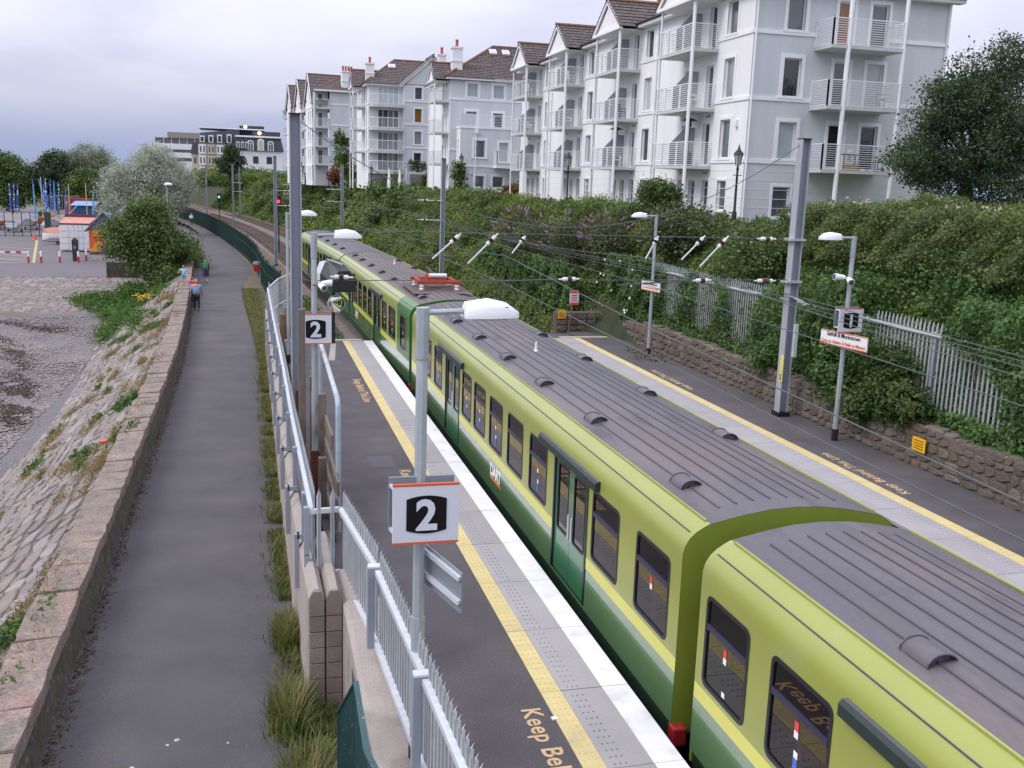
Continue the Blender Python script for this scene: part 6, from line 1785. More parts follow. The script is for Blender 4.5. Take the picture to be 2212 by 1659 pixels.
for i, (x, y, h, r, lab) in enumerate(((-38.5, 185, 8.6, 4.2, 'dark green tree at the left edge behind the dinghy masts'), (-31.5, 186, 9.2, 4.4, 'dark green tree with the highest crown behind the dinghies'), (-26.0, 182, 6.4, 3.6, 'low olive bushy tree behind the yellow masts'),
        (-20.5, 178, 6.2, 3.8, 'dark bushy tree beside the blue shed'), (-16.2, 165, 4.6, 3.2, 'dark shrubby tree under the willow by the shed'), (-45, 186, 7.5, 4.2, 'dark tree mostly cut off by the left edge'))):
    tree('dark_broadleaf_tree', lab, (x, y, -1.9), .22, (x, y, h * .45), [(x, y, h * .5, r * .8, r * .7, h * .42), (x - r * .5, y - 1, h * .45, r * .6, r * .5, h * .35), (x + r * .5, y - .6, h * .42, r * .6, r * .5, h * .33), (x + .3, y - 1.5, h * .15, r * .9, r * .5, h * .28), (x - .4, y, h * .78, r * .45, r * .4, h * .2)],
         15000, .36, (L_mid, L_dark, L_mid, L_dark, L_mid, L_dark)[i], bark, group='trees behind the boat yard', clump=.42, per=20)
tree('young_tree', 'slim green tree between the two far apartment blocks', (11.2, 128, 5), .12, (11.2, 128, 9), [(11.2, 128, 9.4, 1.0, 1, 1.8), (11.1, 128, 11, .7, .7, 1.1), (11.3, 128, 7.4, 1.3, 1.2, 1.3), (12.2, 128, 6.6, 1.0, 1, 1)], 3600, .3, L_mid, bark, clump=.25)
shrub('russet_shrub', 'russet brown conical shrub at the foot of the slim tree', 10.2, 126, .8, 2.2, 900, .3, leafmat('russet_leaves', (.09, .03, .012), (.16, .055, .022), (.24, .09, .04)), base=5.0)
tree('pine_tree', 'dark spreading pine in front of the far hotel', (-3.2, 190, 5), .25, (-3.2, 190, 9), [(-3.0, 190, 9.2, 1.6, 1.5, 1.6), (-4.4, 190, 8.0, 1.3, 1.3, 1.0), (-1.9, 190, 8.2, 1.4, 1.3, 1.1), (-2.9, 190, 10.4, .9, .9, .7), (-3.4, 189, 7, 2.2, 1.5, 1.0)], 4200, .4, L_dark, bark, clump=.34)
shrub('conical_conifer', 'small dark conifer beside the black lantern of the second block', 17.4, 85.3, .75, 3.0, 1300, .22, L_mid, base=4.9)
shrub('trimmed_bush', 'round dark bush against the ground floor of the second block', 22.6, 83, .9, 1.8, 900, .25, L_mid, base=4.8)
shrub('trimmed_bush', 'brownish bush before the timber screen of the third block', 18.3, 104.4, 1.2, 2.3, 1300, .3, L_pur, base=4.9)
shrub('trimmed_bush', 'dark hedge bush on the rounded balcony terrace of the third block', 17.1, 106.3, 1.2, 1.1, 900, .25, L_dark, base=7.0)
shrub('trimmed_bush', 'orange tinted low bush between the first and second blocks', 20.8, 81, .9, 1.2, 700, .25, leafmat('orange_leaves', (.10, .07, .015), (.2, .12, .02), (.3, .2, .04)), base=4.8)
# ================================================================ MASTS AND OVERHEAD LINE
mast_m = mat('mast_steel_shaded', (.27, .295, .355), .6, metal=.15, var=.08, vscale=1.2, fine=.05, fscale=20)  # web: shade of the recess is put into the steel colour
flange_m = mat('mast_steel_lit', (.40, .42, .46), .55, metal=.15, var=.08, vscale=1.5)  # same steel on the flanges, lightened in colour as if lit
wire_m = mat('overhead_wire', (.11, .13, .13), .5, metal=.4, var=.1)
blackb = mat('black_paint', (.012, .012, .014), .5, var=.15, vscale=6)
def mast(label, x, y, z0, z1, group='overhead line masts', w=.26, d=.28, foot=True):
    t = thing('overhead_line_mast', label, 'mast', (x, y, z0), group)
    MB().box(x - w / 2 + .02, x + w / 2 - .02, y - .012, y + .012, z0, z1).build('web', mast_m, t)
    for sx in (-1, 1):
        xx = x + sx * (w / 2 - .01); MB().box(xx - .012, xx + .012, y - d / 2, y + d / 2, z0, z1).build('flange', flange_m, t)
    MB().box(x - w / 2 - .01, x + w / 2 + .01, y - d / 2 - .01, y + d / 2 + .01, z1, z1 + .025).build('cap', blackb, t)
    if foot: MB().box(x - w / 2 - .05, x + w / 2 + .05, y - d / 2 - .05, y + d / 2 + .05, z0 - .02, z0 + .12).build('foot', blackb, t)
    return t
mL1 = mast('grey steel mast rising behind the second numbered sign on platform two', 1.05, 24.3, -1.2, 7.5)
mR1 = mast('grey steel mast standing on platform one with a yellow number plate', 14.25, 24.3, 0, 7.5)
mast('grey steel mast beside the rails past platform two, behind the second lamp', 2.05, 84.6, -1.2, 7.6)
mast('grey steel mast between the bend and the green fence', -2.2, 147.6, -1.2, 7.5)
mast('farthest grey steel mast beside the green signal', -7.2, 184.3, -1.2, 7.4)
mast('grey steel mast rising from the scrub right of the train', 11.65, 62, -1, 7.45)
mast('grey steel mast in the scrub below the third apartment block', 9.15, 104, -1, 7.45)
mast('grey steel mast in the scrub below the farthest apartment block', 5.9, 140, -1, 7.4)
mast('thin distant mast near the pine', -1.6, 185, -1, 7.4)
# plates and brackets on the platform one mast
plate_y = mat('yellow_plate', (.68, .58, .20), .6, var=.06)
MB().box(14.10, 14.12, 24.13, 24.3, .98, 1.72).build('number_plate', plate_y, mR1)
put_text(mR1, '2', .2, blackb, (14.097, 24.27, 1.05), (0, -1, 0), (0, 0, 1), offset=.008)
for z in (4.87, 3.74):
    MB().box(14.0, 14.45, 24.12, 24.5, z - .03, z + .03).build('clamp', galv, mR1)
m = MB()
for k in range(5): m.bar((14.05 - k * .03, 24.0 - .12 * k, 3.38), (14.3, 24.3, 3.30), .02)
for k in range(4): m.bar((14.35 + k * .03, 24.0 - .1 * k, 3.20), (14.3, 24.35, 3.34), .02)
m.build('wire_clamp', galv_b, mR1)
MB().box(14.3, 14.4, 24.0, 24.1, 1.7, 2.6).build('cable_guard', galv_b, mR1)
# head span
hs = thing('head_span_wires', 'sagging cross wires strung between the two platform masts over the tracks', 'overhead wires', (7.6, 24.3, 3.7))
def wire(m, p, q, sag=0.0, r=.012, n=10):
    m.tube([Vector(p).lerp(Vector(q), k / n) - Vector((0, 0, sag * 4 * (k / n) * (1 - k / n))) for k in range(n + 1)], r, 5)
for nm, p, q, sg in (('top_span', (1.1, 24.3, 7.4), (14.2, 24.3, 7.4), 2.35), ('upper_span', (1.15, 24.3, 4.86), (14.1, 24.3, 4.88), .0), ('lower_span', (1.15, 24.3, 3.66), (14.1, 24.3, 3.78), .0)):
    m = MB(); wire(m, p, q, sg, .011, 20); m.build(nm, wire_m, hs)
def insul(par, p, q, name='insulator'):
    """white insulator with brown sheds between p and q"""
    p, q = Vector(p), Vector(q); m = MB(); L_ = (q - p).length
    m.tube([p, p.lerp(q, .2), p.lerp(q, .22), p.lerp(q, .42)], [.02, .025, .055, .05], 8); m.tube([p.lerp(q, .62), p.lerp(q, .8), p.lerp(q, .82), q], [.05, .055, .025, .02], 8)
    o = m.build(name, ins_w, par, smooth=True)
    m = MB(); m.tube([p.lerp(q, .42), p.lerp(q, .46), p.lerp(q, .5), p.lerp(q, .54), p.lerp(q, .58), p.lerp(q, .62)], [.05, .085, .05, .085, .05, .08], 8); m.build('sheds', ins_d, o)
for (a, b_) in (((5.04, 4.85), (4.33, 4.22)), ((5.98, 4.87), (5.22, 4.11)), ((6.69, 4.82), (6.35, 4.38)), ((11.58, 4.92), (10.95, 4.28)), ((12.26, 4.93), (11.49, 4.11)), ((10.26, 4.89), (9.95, 4.3))):
    A, B = Vector((a[0], 24.3, a[1])), Vector((b_[0], 24.3, b_[1]))
    insul(hs, A, A.lerp(B, .45))
    m = MB(); m.tube([A.lerp(B, .45), B], .022, 6); m.build('steady_arm', galv_b, hs)
for (x, s_) in ((7.6, 1), (11.3, 1), (2.4, -1), (13.2, 1)):
    insul(hs, (x, 24.3, 3.74), (x + .55 * s_, 24.3, 3.755))
for z in (3.75, 4.87): insul(hs, (13.1, 24.3, z), (13.65, 24.3, z))
m = MB(); m.tube([(5.5, 24.3, 3.66), (7.6, 24.3, 3.74)], .022, 6); m.tube([(9.2, 24.3, 3.6), (11.3, 24.3, 3.75)], .022, 6); m.build('registration_tube', mat('dark_tube', (.07, .08, .085), .5, var=.1), hs)
# running wires of the two tracks
for xc, lab in ((6.18, 'contact and carrying wires above the train'), (10.0, 'contact and carrying wires above the empty track')):
    t = thing('overhead_line', lab, 'overhead wires', (xc, 24.3, 3.7))
    m = MB(); yy_ = [-4, 4, 12, 24.3]; m.tube([(xc, -4, 3.25), (xc, 6, 3.32), (xc, 24.3, 3.62)] + [(xc - dl(y), y, 3.62) for y in range(40, 190, 12)], .009, 5); m.build('contact_wire', wire_m, t)
    m = MB(); pts = [(xc, -4, 3.45), (xc, 6, 3.62), (xc, 15, 3.9), (xc, 24.3, 4.32)]
    for y0, y1 in ((24.3, 62), (62, 104), (104, 147), (147, 184)):
        for k in range(1, 9):
            y = y0 + (y1 - y0) * k / 8; pts.append((xc - dl(y), y, 4.32 - .45 * 4 * (k / 8) * (1 - k / 8)))
    m.tube(pts, .009, 5); m.build('carrying_wire', wire_m, t)
    m = MB()
    for y, zc, zm in ((6, 3.32, 3.62), (12, 3.42, 3.8), (18, 3.52, 4.03), (31, 3.62, 4.05), (38, 3.62, 3.9), (46, 3.62, 3.9), (54, 3.62, 4.05), (70, 3.62, 4.0), (83, 3.62, 3.87), (95, 3.62, 4.0)):
        x = xc - dl(y); m.tube([(x, y, zc), (x, y, zm)], .006, 4)
    m.build('droppers', wire_m, t)
t = thing('feeder_wire', 'twin feeder wires running past the platform one mast', 'overhead wires', (14.0, 24.3, 3.3))
m = MB()
for dx, dz in ((0, 0), (.05, .08), (-.04, -.1)):
    pts = [(14.02 + dx, y, 3.33 + dz - .25 * math.sin(max(0, min(1, (24.3 - y) / 30)) * PI)) for y in (-6, 0, 6, 12, 18, 24.3)]
    m.tube(pts, .011, 5)
    m.tube([(14.02 + dx, 24.3, 3.33 + dz), (13.2, 43, 3.2 + dz), (11.5, 62, 3.7 + dz), (9.2, 104, 4.0 + dz)], .010, 5)
m.build('cable', wire_m, t)
# arms on the far masts
for (x, y, dx) in ((11.65, 62, -1.6), (9.15, 104, -1.6), (2.05, 84.6, 1.3), (-2.2, 147.6, 1.3), (5.9, 140, -1.5)):
    t = thing('cross_arm', 'pale insulated cross arm on a mast %s' % {11.65: 'in the scrub right of the train', 9.15: 'below the third block', 2.05: 'past platform two', -2.2: 'at the bend', 5.9: 'below the farthest block'}[x], 'cross arm', (x, y, 3.7))
    m = MB()
    for z in (3.7, 4.9): m.tube([(x, y, z), (x + dx, y, z)], .03, 6)
    m.build('tube', galv_b, t)
    for z in (3.7, 4.9): insul(t, (x + dx * .5, y, z), (x + dx * .9, y, z))
# signals
def signal(label, x, y, z, col, nm):
    t = thing('railway_signal', label, 'signal', (x, y, -1.1))
    MB().tube([(x, y, -1.1), (x, y, z - .6)], .06, 8).build('post', blackb, t)
    m = MB(); m.box(x - .28, x + .28, y, y + .12, z - .75, z + .75); m.build('backplate', blackb, t, bevel=.05)
    m = MB(); m.tube([(x, y - .02, z + .15), (x, y + .05, z + .15)], .15, 12); m.build('lens', mat(nm, col, .4, var=0, emit=3.0), t)
    m = MB(); m.box(x - .25, x + .25, y - .3, y, z + .42, z + .45); m.build('hood', blackb, t)
signal('green lit railway signal beside the far bend', -4.6, 165, 2.35, (.10, .80, .55), 'green_light')
signal('red lit railway signal on the bank side of the tracks', 2.6, 96, 3.6, (.95, .03, .04), 'red_light')

# ================================================================ LAMP POSTS AND SIGNS
post_m = mat('lamp_post_galvanised', (.36, .40, .43), .5, metal=.25, var=.10, vscale=2.5, fine=.05, fscale=20)
head_w = mat('lamp_head_white', (.80, .81, .84), .4, var=.03)
lens_m = mat('lamp_lens', (.55, .54, .50), .25, var=.05)
sign_w = mat('sign_white', (.62, .645, .71), .45, var=.03, vscale=2)
sign_o = mat('sign_orange', (.62, .10, .03), .5, var=.03)
sign_k = mat('sign_black', (.006, .006, .007), .7, var=0, spec=.2)
sign_g = mat('sign_back_grey', (.20, .23, .26), .5, var=.05)
def lamp(label, x, y, z0, h, dx, wide=.55, group='platform lamp posts', r=.062):
    """square-shouldered lamp: tube post, short arm towards dx, flat white head"""
    t = thing('lamp_post', label, 'lamp post', (x, y, z0), group)
    m = MB(); m.tube([(x, y, z0), (x, y, z0 + h * .35)], r * 1.12, 8); m.build('lower_post', post_m, t, smooth=True)
    m = MB(); m.tube([(x, y, z0 + h * .35), (x, y, z0 + h - .5), (x, y, z0 + h - .48)], [r, r * .92, r * .82], 8); m.tube([(x, y, z0 + h - .5), (x, y, z0 + h)], r * 1.08, 8); m.build('upper_post', post_m, t, smooth=True)
    MB().tube([(x, y, z0), (x, y, z0 + .3)], r * 1.3, 8).build('base', blackb, t)
    m = MB(); m.tube([(x, y, z0 + h - .05), (x + dx * .5, y, z0 + h - .03)], .028, 8); m.build('arm', post_m, t, smooth=True)
    s_ = 1 if dx > 0 else -1; x0 = x + s_ * .40; zc = z0 + h - .05
    prof = [(0, .0, .12), (.02, .10, .135), (.25, .135, .145), (.42, .10, .12), (wide - .05, .045, .085), (wide, .01, .05)]
    rings = []
    for (u, hh, ww) in prof:
        rings.append([(x0 + s_ * u, y - ww, zc - .045), (x0 + s_ * u, y - ww, zc + hh * .55), (x0 + s_ * u, y - ww * .55, zc + hh), (x0 + s_ * u, y + ww * .55, zc + hh), (x0 + s_ * u, y + ww, zc + hh * .55), (x0 + s_ * u, y + ww, zc - .045)])
    m = MB(); m.loft(rings); hd_ = m.build('lamp_head', head_w, t, smooth=True, sharp=50)
    MB().box(min(x0 + s_ * .12, x0 + s_ * .46), max(x0 + s_ * .12, x0 + s_ * .46), y - .1, y + .1, zc - .065, zc - .044).build('lens', lens_m, hd_)
    xl = x0 + s_ * (wide - .15); MB().box(xl - .02, xl + .02, y - .115, y - .085, zc - .05, zc + .07).build('latch', blackb, hd_)
    return t
def curved_panel(x0, x1, z0, z1, y, bulge=.06):
    n = 8; top = [(x0 + (x1 - x0) * k / n, z1 + bulge * (1 - (2 * k / n - 1) ** 2)) for k in range(n + 1)]
    return [(x0, z0)] + [(x0 + (x1 - x0) * k / n, z0 - bulge * (1 - (2 * k / n - 1) ** 2)) for k in range(1, n)] + [(x1, z0)] + top[::-1]
def number_sign(label, num, xc, y, zc, w=.66, h=.62):
    t = thing('platform_number_sign', label, 'sign', (xc, y, zc), 'platform number signs')
    x0, x1, z0, z1 = xc - w / 2, xc + w / 2, zc - h / 2, zc + h / 2
    MB().box(x0, x1, y, y + .03, z0 + .02, z1 - .02).build('board', sign_w, t, bevel=.004)
    for z in (z0, z1 - .022): MB().box(x0, x1, y - .003, y + .032, z, z + .022).build('orange_edge', sign_o, t)
    m = MB(); m.prism(curved_panel(xc - .195, xc + .205, zc - .165, zc + .155, y, .035), 'y', y - .006, y + .002); m.build('black_panel', sign_k, t)
    put_text(t, num, .43, sign_w, (xc + .005, y - .0075, zc - .155), (1, 0, 0), (0, 0, 1), align='CENTER', offset=.014)
    MB().box(x0 - .02, x1 - .02, y + .16, y + .19, z0 + .1, z1 + .03).build('rear_board', sign_g, t, bevel=.004)
    m = MB(); m.bar((x0 + .02, y + .02, z1 - .05), (x0 - .0, y + .17, z1 - .05), .03); m.bar((x0 + .02, y + .02, z0 + .12), (x0, y + .17, z0 + .12), .03); m.build('bracket', galv_b, t)
lamp('foreground lamp post carrying the big number two sign', 1.60, 9.45, 0, 4.9, 1)
number_sign('big white number two sign on the foreground lamp post', '2', 1.63, 9.25, 2.88)
lamp('second lamp post on platform two, its sign partly behind timber posts', 1.24, 20.5, 0, 5.0, 1)
number_sign('farther number two sign partly hidden by a timber post', '2', 1.25, 20.3, 3.08, .64)
lamp('slim lamp post at the far end of platform two', 1.17, 33.3, 0, 4.95, 1, r=.05)
lR2 = lamp('lamp post with loudspeaker and number one sign on platform one', 14.22, 21.55, 0, 5.12, -1)
number_sign('white number one sign on the platform one lamp post', '1', 14.24, 21.38, 3.08, .66, .6)
lR1 = lamp('lamp post on platform one by a small station name board', 14.2, 33.9, 0, 5.16, -1)
# edge-on information board below the foreground sign
t = thing('information_board', 'grey framed information board seen from behind below the number two sign', 'sign', (1.8, 9.5, 2.1))
a, b_ = Vector((1.66, 9.55, 2.47)), Vector((1.95, 9.0, 2.33))
m = MB(); m.raw([a, b_, b_ - Vector((0, 0, .42)), a - Vector((0, 0, .42)), a + Vector((.02, .01, 0)), b_ + Vector((.02, .01, 0)), b_ + Vector((.02, .01, -.42)), a + Vector((.02, .01, -.42))], [(0, 1, 2, 3), (7, 6, 5, 4), (0, 4, 5, 1), (3, 2, 6, 7), (1, 5, 6, 2), (0, 3, 7, 4)]); m.build('panel', sign_g, t)
for dz in (-.05, -.3): m = MB(); m.bar(a + Vector((-.02, 0, dz)), b_ + Vector((-.02, 0, dz)), .035, .05); m.build('rail', galv_b, t)
# station name boards
def name_board(label, xc, y, zc, w, h, big, yaw=.1):
    t = thing('station_name_board', label, 'sign', (xc, y, zc), 'station name boards', rz=yaw)
    MB().box(-w / 2, w / 2, -.015, .015, -h / 2, h / 2).build('board', mat('name_board_white', (.80, .79, .79), .5, var=.02), t, local=True)
    MB().box(-w / 2, w / 2, -.019, -.016, -h / 2, -h / 2 + .03).build('orange_edge', sign_o, t, local=True)
    MB().box(-w / 2, w / 2, -.019, -.016, h / 2 - .02, h / 2).build('orange_edge', sign_o, t, local=True)
    for (s, sz, mt, dz) in (('Salthill & Monkstown', .125, sign_k, .045), ('Cnoc an tSalainn & Baile na Manach', .098, sign_o, -.10)):
        sc_ = w / 1.34
        o = bpy.data.objects.new('lettering', text_mesh(s, sz * sc_, mt, align='CENTER', offset=.002 * sc_, spacing=.92)); C.objects.link(o); o.parent = t
        o.matrix_basis = Matrix(((1, 0, 0, 0), (0, 0, -1, -.0205), (0, 1, 0, dz * sc_), (0, 0, 0, 1)))
name_board('white station name board below the number one sign', 14.12, 21.42, 2.58, 1.6, .36, True, yaw=math.radians(-80))
name_board('small white station name board on the farther platform one lamp', 14.1, 33.8, 2.6, 1.3, .36, False, yaw=math.radians(-82))
# loudspeakers
def speaker(label, x, y, z, dirs, r=.13, L_=.36):
    t = thing('horn_loudspeaker', label, 'loudspeaker', (x, y, z))
    for d in dirs:
        d = Vector(d).normalized(); p = Vector((x, y, z)) + d * .06
        m = MB(); m.tube([p, p + d * .05, p + d * (L_ - .02), p + d * L_], [r * .5, r * .72, r * .98, r], 14); h_ = m.build('horn', head_w, t, smooth=True, sharp=60)
        m = MB(); m.tube([p + d * (L_ + .001), p + d * (L_ + .004)], r * .82, 14); m.build('grille', mat('speaker_grille', (.06, .08, .10), .6, var=.1), h_)
    MB().tube([(x - .1, y + .06, z - .03), (x + .1, y + .06, z - .03)], .02, 6).build('bracket', mat('rusty_bracket', (.25, .12, .06), .7, var=.2), t)
speaker('twin white horn loudspeakers on the second platform two lamp', 1.30, 20.3, 4.0, [(.45, -1, -.28), (1, .15, 0.05)], .068, .22)
speaker('twin grey horn loudspeakers on the platform one lamp', 14.1, 21.5, 4.12, [(-1, .1, .05), (-.25, -1, -.3)], .085, .28)
# driver's monitor with hood and round mirror on a black post
t = thing('driver_monitor', 'hooded black and grey driver monitor on a post at the platform end', 'monitor', (2.96, 37.4, 0))
MB().box(2.9, 3.02, 37.34, 37.46, 0, 2.3).build('post', blackb, t)
def hexring(y, w, z0, z1, k=.45):
    zm = z0 + (z1 - z0) * k
    return [(3.0 - w, y, z0), (3.0 + w, y, z0), (3.0 + w, y, zm), (3.0 + w * .5, y, z1), (3.0 - w * .5, y, z1), (3.0 - w, y, zm)]
rot = Matrix.Rotation(math.radians(28), 3, 'Z'); cc = Vector((3.0, 37.4, 0))
def turn(m): m.v = [tuple(rot @ (Vector(v) - cc) + cc) for v in m.v]; return m
m = MB(); m.loft([hexring(38.15, .36, 2.25, 3.0), hexring(37.55, .48, 2.2, 3.1)]); turn(m).build('monitor_case', mat('monitor_case_grey', (.52, .52, .54), .5, var=.05), t, bevel=.03)
m = MB(); m.loft([hexring(37.55, .52, 2.18, 3.12), hexring(37.45, .52, 2.18, 3.12), hexring(36.75, .50, 1.98, 2.75)]); turn(m).build('sun_hood', mat('hood_black', (.020, .021, .028), .45, var=.1), t)
m = MB(); m.bar((2.75, 37.5, 3.14), (3.1, 37.0, 2.98), .04); m.bar((2.6, 37.4, 3.05), (3.3, 37.35, 3.05), .03); turn(m).build('stay', galv_b, t)
m = MB()
cxm = Vector((3.06, 37.3, 1.5)); nv = Vector((.24, -1, -.06)).normalized(); a_ = nv.cross(Vector((0, 0, 1))).normalized(); b2_ = a_.cross(nv)
rings = []
for (rr, dd) in ((.335, -.03), (.335, .02), (.30, .03)):
    rings.append([cxm + nv * dd + (a_ * math.cos(2 * PI * k / 24) + b2_ * math.sin(2 * PI * k / 24)) * rr for k in range(24)])
m.loft(rings); mir = m.build('mirror_rim', mat('mirror_rim', (.45, .47, .48), .4, var=.05), t)
m = MB(); rings = []
for (rr, dd) in ((.30, .03), (.24, .055), (.16, .075), (.08, .085), (.005, .088)):
    rings.append([cxm + nv * dd + (a_ * math.cos(2 * PI * k / 24) + b2_ * math.sin(2 * PI * k / 24)) * rr for k in range(24)])
m.loft(rings); m.build('mirror', mat('convex_mirror', (.75, .77, .78), .03, metal=1.0, var=0), mir, smooth=True)
# small signs
t = thing('warning_sign', 'small red and white warning sign on a leaning timber stake', 'sign', (13.1, 40.0, 0))
m = MB(); m.bar((13.05, 40.0, 0), (13.22, 40.05, 1.5), .06); m.build('stake', timber, t)
MB().box(13.03, 13.43, 39.95, 39.98, 1.15, 1.75).build('board', sign_w, t)
for (z0, z1) in ((1.65, 1.75), (1.15, 1.25)): MB().box(13.03, 13.43, 39.94, 39.948, z0, z1).build('red_band', stick_r, t)
for k in range(3): MB().box(13.1, 13.36, 39.94, 39.948, 1.33 + k * .1, 1.37 + k * .1).build('text_line', stick_r, t)
ysm = mat('yellow_sign', (.80, .42, .015), .5, var=.05)
t = thing('yellow_notice', 'square orange yellow notice fixed to the rubble wall', 'sign', (14.7, 18.95, .4))
MB().box(14.70, 14.715, 18.72, 19.18, .40, .72).build('board', ysm, t)
for k in range(4): MB().box(14.696, 14.699, 18.78, 19.1, .46 + k * .06, .475 + k * .06).build('text_line', sign_k, t)
t = thing('yellow_notice', 'yellow notice on the bank past the end of platform one', 'sign', (12.6, 40.1, .9))
MB().box(12.58, 12.93, 40.08, 40.10, .55, .92).build('board', ysm, t)
for k in range(3): MB().box(12.63, 12.88, 40.07, 40.078, .62 + k * .08, .64 + k * .08).build('text_line', sign_k, t)
# dog bin on its post
t = thing('dog_waste_bin', 'red bin with a grey lid on a grey post by the green fence', 'bin', (.52, 70.8, -1.25))
MB().tube([(.62, 70.8, -1.25), (.62, 70.8, .28)], .045, 8).build('post', post_m, t)
m = MB(); m.loft([[(.22, 70.6, -.42), (.54, 70.6, -.42), (.54, 70.95, -.42), (.22, 70.95, -.42)], [(.16, 70.55, .05), (.56, 70.55, .05), (.56, 71.0, .05), (.16, 71.0, .05)]]); m.build('bin', mat('bin_red', (.62, .018, .015), .4, var=.05), t, bevel=.03)
m = MB(); m.loft([[(.14, 70.53, .06), (.58, 70.53, .06), (.58, 71.02, .06), (.14, 71.02, .06)], [(.2, 70.6, .24), (.5, 70.6, .28), (.5, 70.95, .28), (.2, 70.95, .24)]]); m.build('lid', sign_g, t, bevel=.03)
# path lamp
t = thing('path_lamp', 'grey lamp post with a flat white head standing before the willow', 'lamp post', (-8.15, 110, -1.4))
MB().tube([(-8.15, 110, -1.4), (-8.2, 110, 4.75)], .07, 8).build('post', post_m, t)
m = MB(); m.lathe(-8.05, 110, [(.08, 4.68), (.42, 4.74), (.45, 4.84), (.25, 4.98), (.03, 5.02)], 12); m.build('lamp_head', head_w, t, smooth=True)
# black victorian lanterns on the terrace
glass_l = mat('lantern_glass', (.45, .44, .40), .2, var=.1)
def lantern(label, x, y, z0, z1):
    t = thing('victorian_lantern', label, 'lamp post', (x, y, z0), 'black lanterns on the terrace')
    m = MB(); m.lathe(x, y, [(.11, z0), (.11, z0 + .5), (.06, z0 + .6), (.045, z1 - .95), (.07, z1 - .9), (.04, z1 - .8), (.05, z1 - .74)], 8); m.build('post', blackb, t, smooth=True)
    m = MB(); m.bar((x - .2, y, z1 - 1.15), (x + .2, y, z1 - 1.15), .03); m.build('ladder_bar', blackb, t)
    m = MB(); m.lathe(x, y, [(.10, z1 - .74), (.19, z1 - .30)], 6); lg = m.build('lantern', glass_l, t)
    m = MB()
    for k in range(6):
        a = 2 * PI * k / 6; m.bar((x + .1 * math.cos(a), y + .1 * math.sin(a), z1 - .75), (x + .2 * math.cos(a), y + .2 * math.sin(a), z1 - .29), .02)
    m.build('cage', blackb, lg)
    m = MB(); m.lathe(x, y, [(.24, z1 - .3), (.21, z1 - .26), (.10, z1 - .14), (.07, z1 - .1), (.05, z1 - .04), (.02, z1 + .06), (.0, z1 + .16)], 8); m.build('cap', blackb, lg, smooth=True)
lantern('black victorian lantern standing at the corner of the nearest block', 19.75, 38.8, 4.7, 7.9)
lantern('black victorian lantern in front of the second gabled stack', 18.45, 58, 4.8, 8.0)
lantern('black victorian lantern beside the dark conifer of the second block', 17.5, 85.0, 4.9, 8.4)
lantern('black victorian lantern low before the third block', 12.2, 105, 4.9, 7.4)
lantern('small black victorian lantern below the farthest block', 6.4, 132, 4.9, 8.0)
# white parasols on the terrace
for i, x in enumerate((13.9, 15.0)):
    t = thing('folded_parasol', ('left', 'right')[i] + ' one of two folded white parasols on the terrace below the third block', 'parasol', (x, 104, 4.9), 'folded parasols')
    MB().tube([(x, 104, 4.9), (x, 104, 6.9)], .03, 6).build('pole', white_st, t)
    m = MB(); m.lathe(x, 104, [(.22, 5.2), (.2, 5.6), (.12, 6.5), (.02, 7.2)], 8); m.build('canopy', mat('parasol_white', (.82, .82, .84), .8, var=.04), t)
# balcony furniture
chw = mat('white_plastic', (.80, .80, .80), .5, var=.03); chb = mat('dark_furniture', (.03, .03, .032), .6, var=.1)
def chair(label, x, y, z, mt, rz=0.0):
    t = thing('patio_chair', label, 'chair', (x, y, z), 'patio chairs on balconies', rz=rz)
    MB().box(-.22, .22, -.22, .22, .40, .44).build('seat', mt, t, local=True)
    m = MB()
    for k in range(5): m.box(-.21 + k * .09, -.15 + k * .09, .2, .23, .44, .86)
    m.box(-.22, .22, .2, .235, .80, .90); m.build('backrest', mt, t, local=True)
    for sx in (-1, 1):
        MB().box(sx * .22 - .02, sx * .22 + .02, -.2, .22, .62, .65).build('armrest', mt, t, local=True)
        for sy in (-1, 1): MB().box(sx * .2 - .02, sx * .2 + .02, sy * .2 - .02, sy * .2 + .02, 0, .63 if sy < 0 else .42).build('leg', mt, t, local=True)
for (x, y, z, mt, lab) in ((20.2, 74.2, 12.47, chw, 'white plastic chair on the top balcony of the farthest stack of the nearest block'), (20.2, 74.0, 9.82, chw, 'white plastic chair on the middle balcony of the farthest stack'),
        (20.3, 64.4, 12.47, chw, 'white plastic chair on the top balcony of the third stack'), (20.3, 64.3, 9.82, chw, 'white plastic chair on the middle balcony of the third stack'),
        (20.2, 64.2, 7.2, chb, 'dark chair on the lowest balcony of the third stack'), (20.3, 54.8, 7.2, chw, 'white chair on the lowest balcony of the second stack'), (20.3, 54.6, 9.82, chb, 'dark chair on the middle balcony of the second stack'),
        (20.3, 44.9, 9.82, chw, 'white chair on the middle balcony of the nearest stack'), (26.9, 39.9, 9.83, mat('cane', (.5, .46, .4), .7, var=.1), 'pale slatted chair on the middle balcony of the end wall'),
        (25.9, 39.9, 7.15, chw, 'white chair on the lowest balcony of the end wall'), (26.9, 40.0, 7.15, chb, 'dark chair on the lowest balcony of the end wall')):
    chair(lab, x, y, z, mt, R.uniform(-.6, 2.5))
t = thing('patio_table', 'dark metal table on the lowest balcony of the end wall', 'table', (25.6, 39.8, 7.15))
MB().box(25.2, 26.1, 39.6, 40.1, 7.83, 7.87).build('table_top', chb, t)
for sx in (25.25, 26.05):
    for sy in (39.65, 40.05): MB().box(sx - .02, sx + .02, sy - .02, sy + .02, 7.15, 7.83).build('leg', chb, t)
t = thing('wooden_planter', 'orange wooden planter box under the balcony table', 'planter', (25.6, 39.7, 7.15))
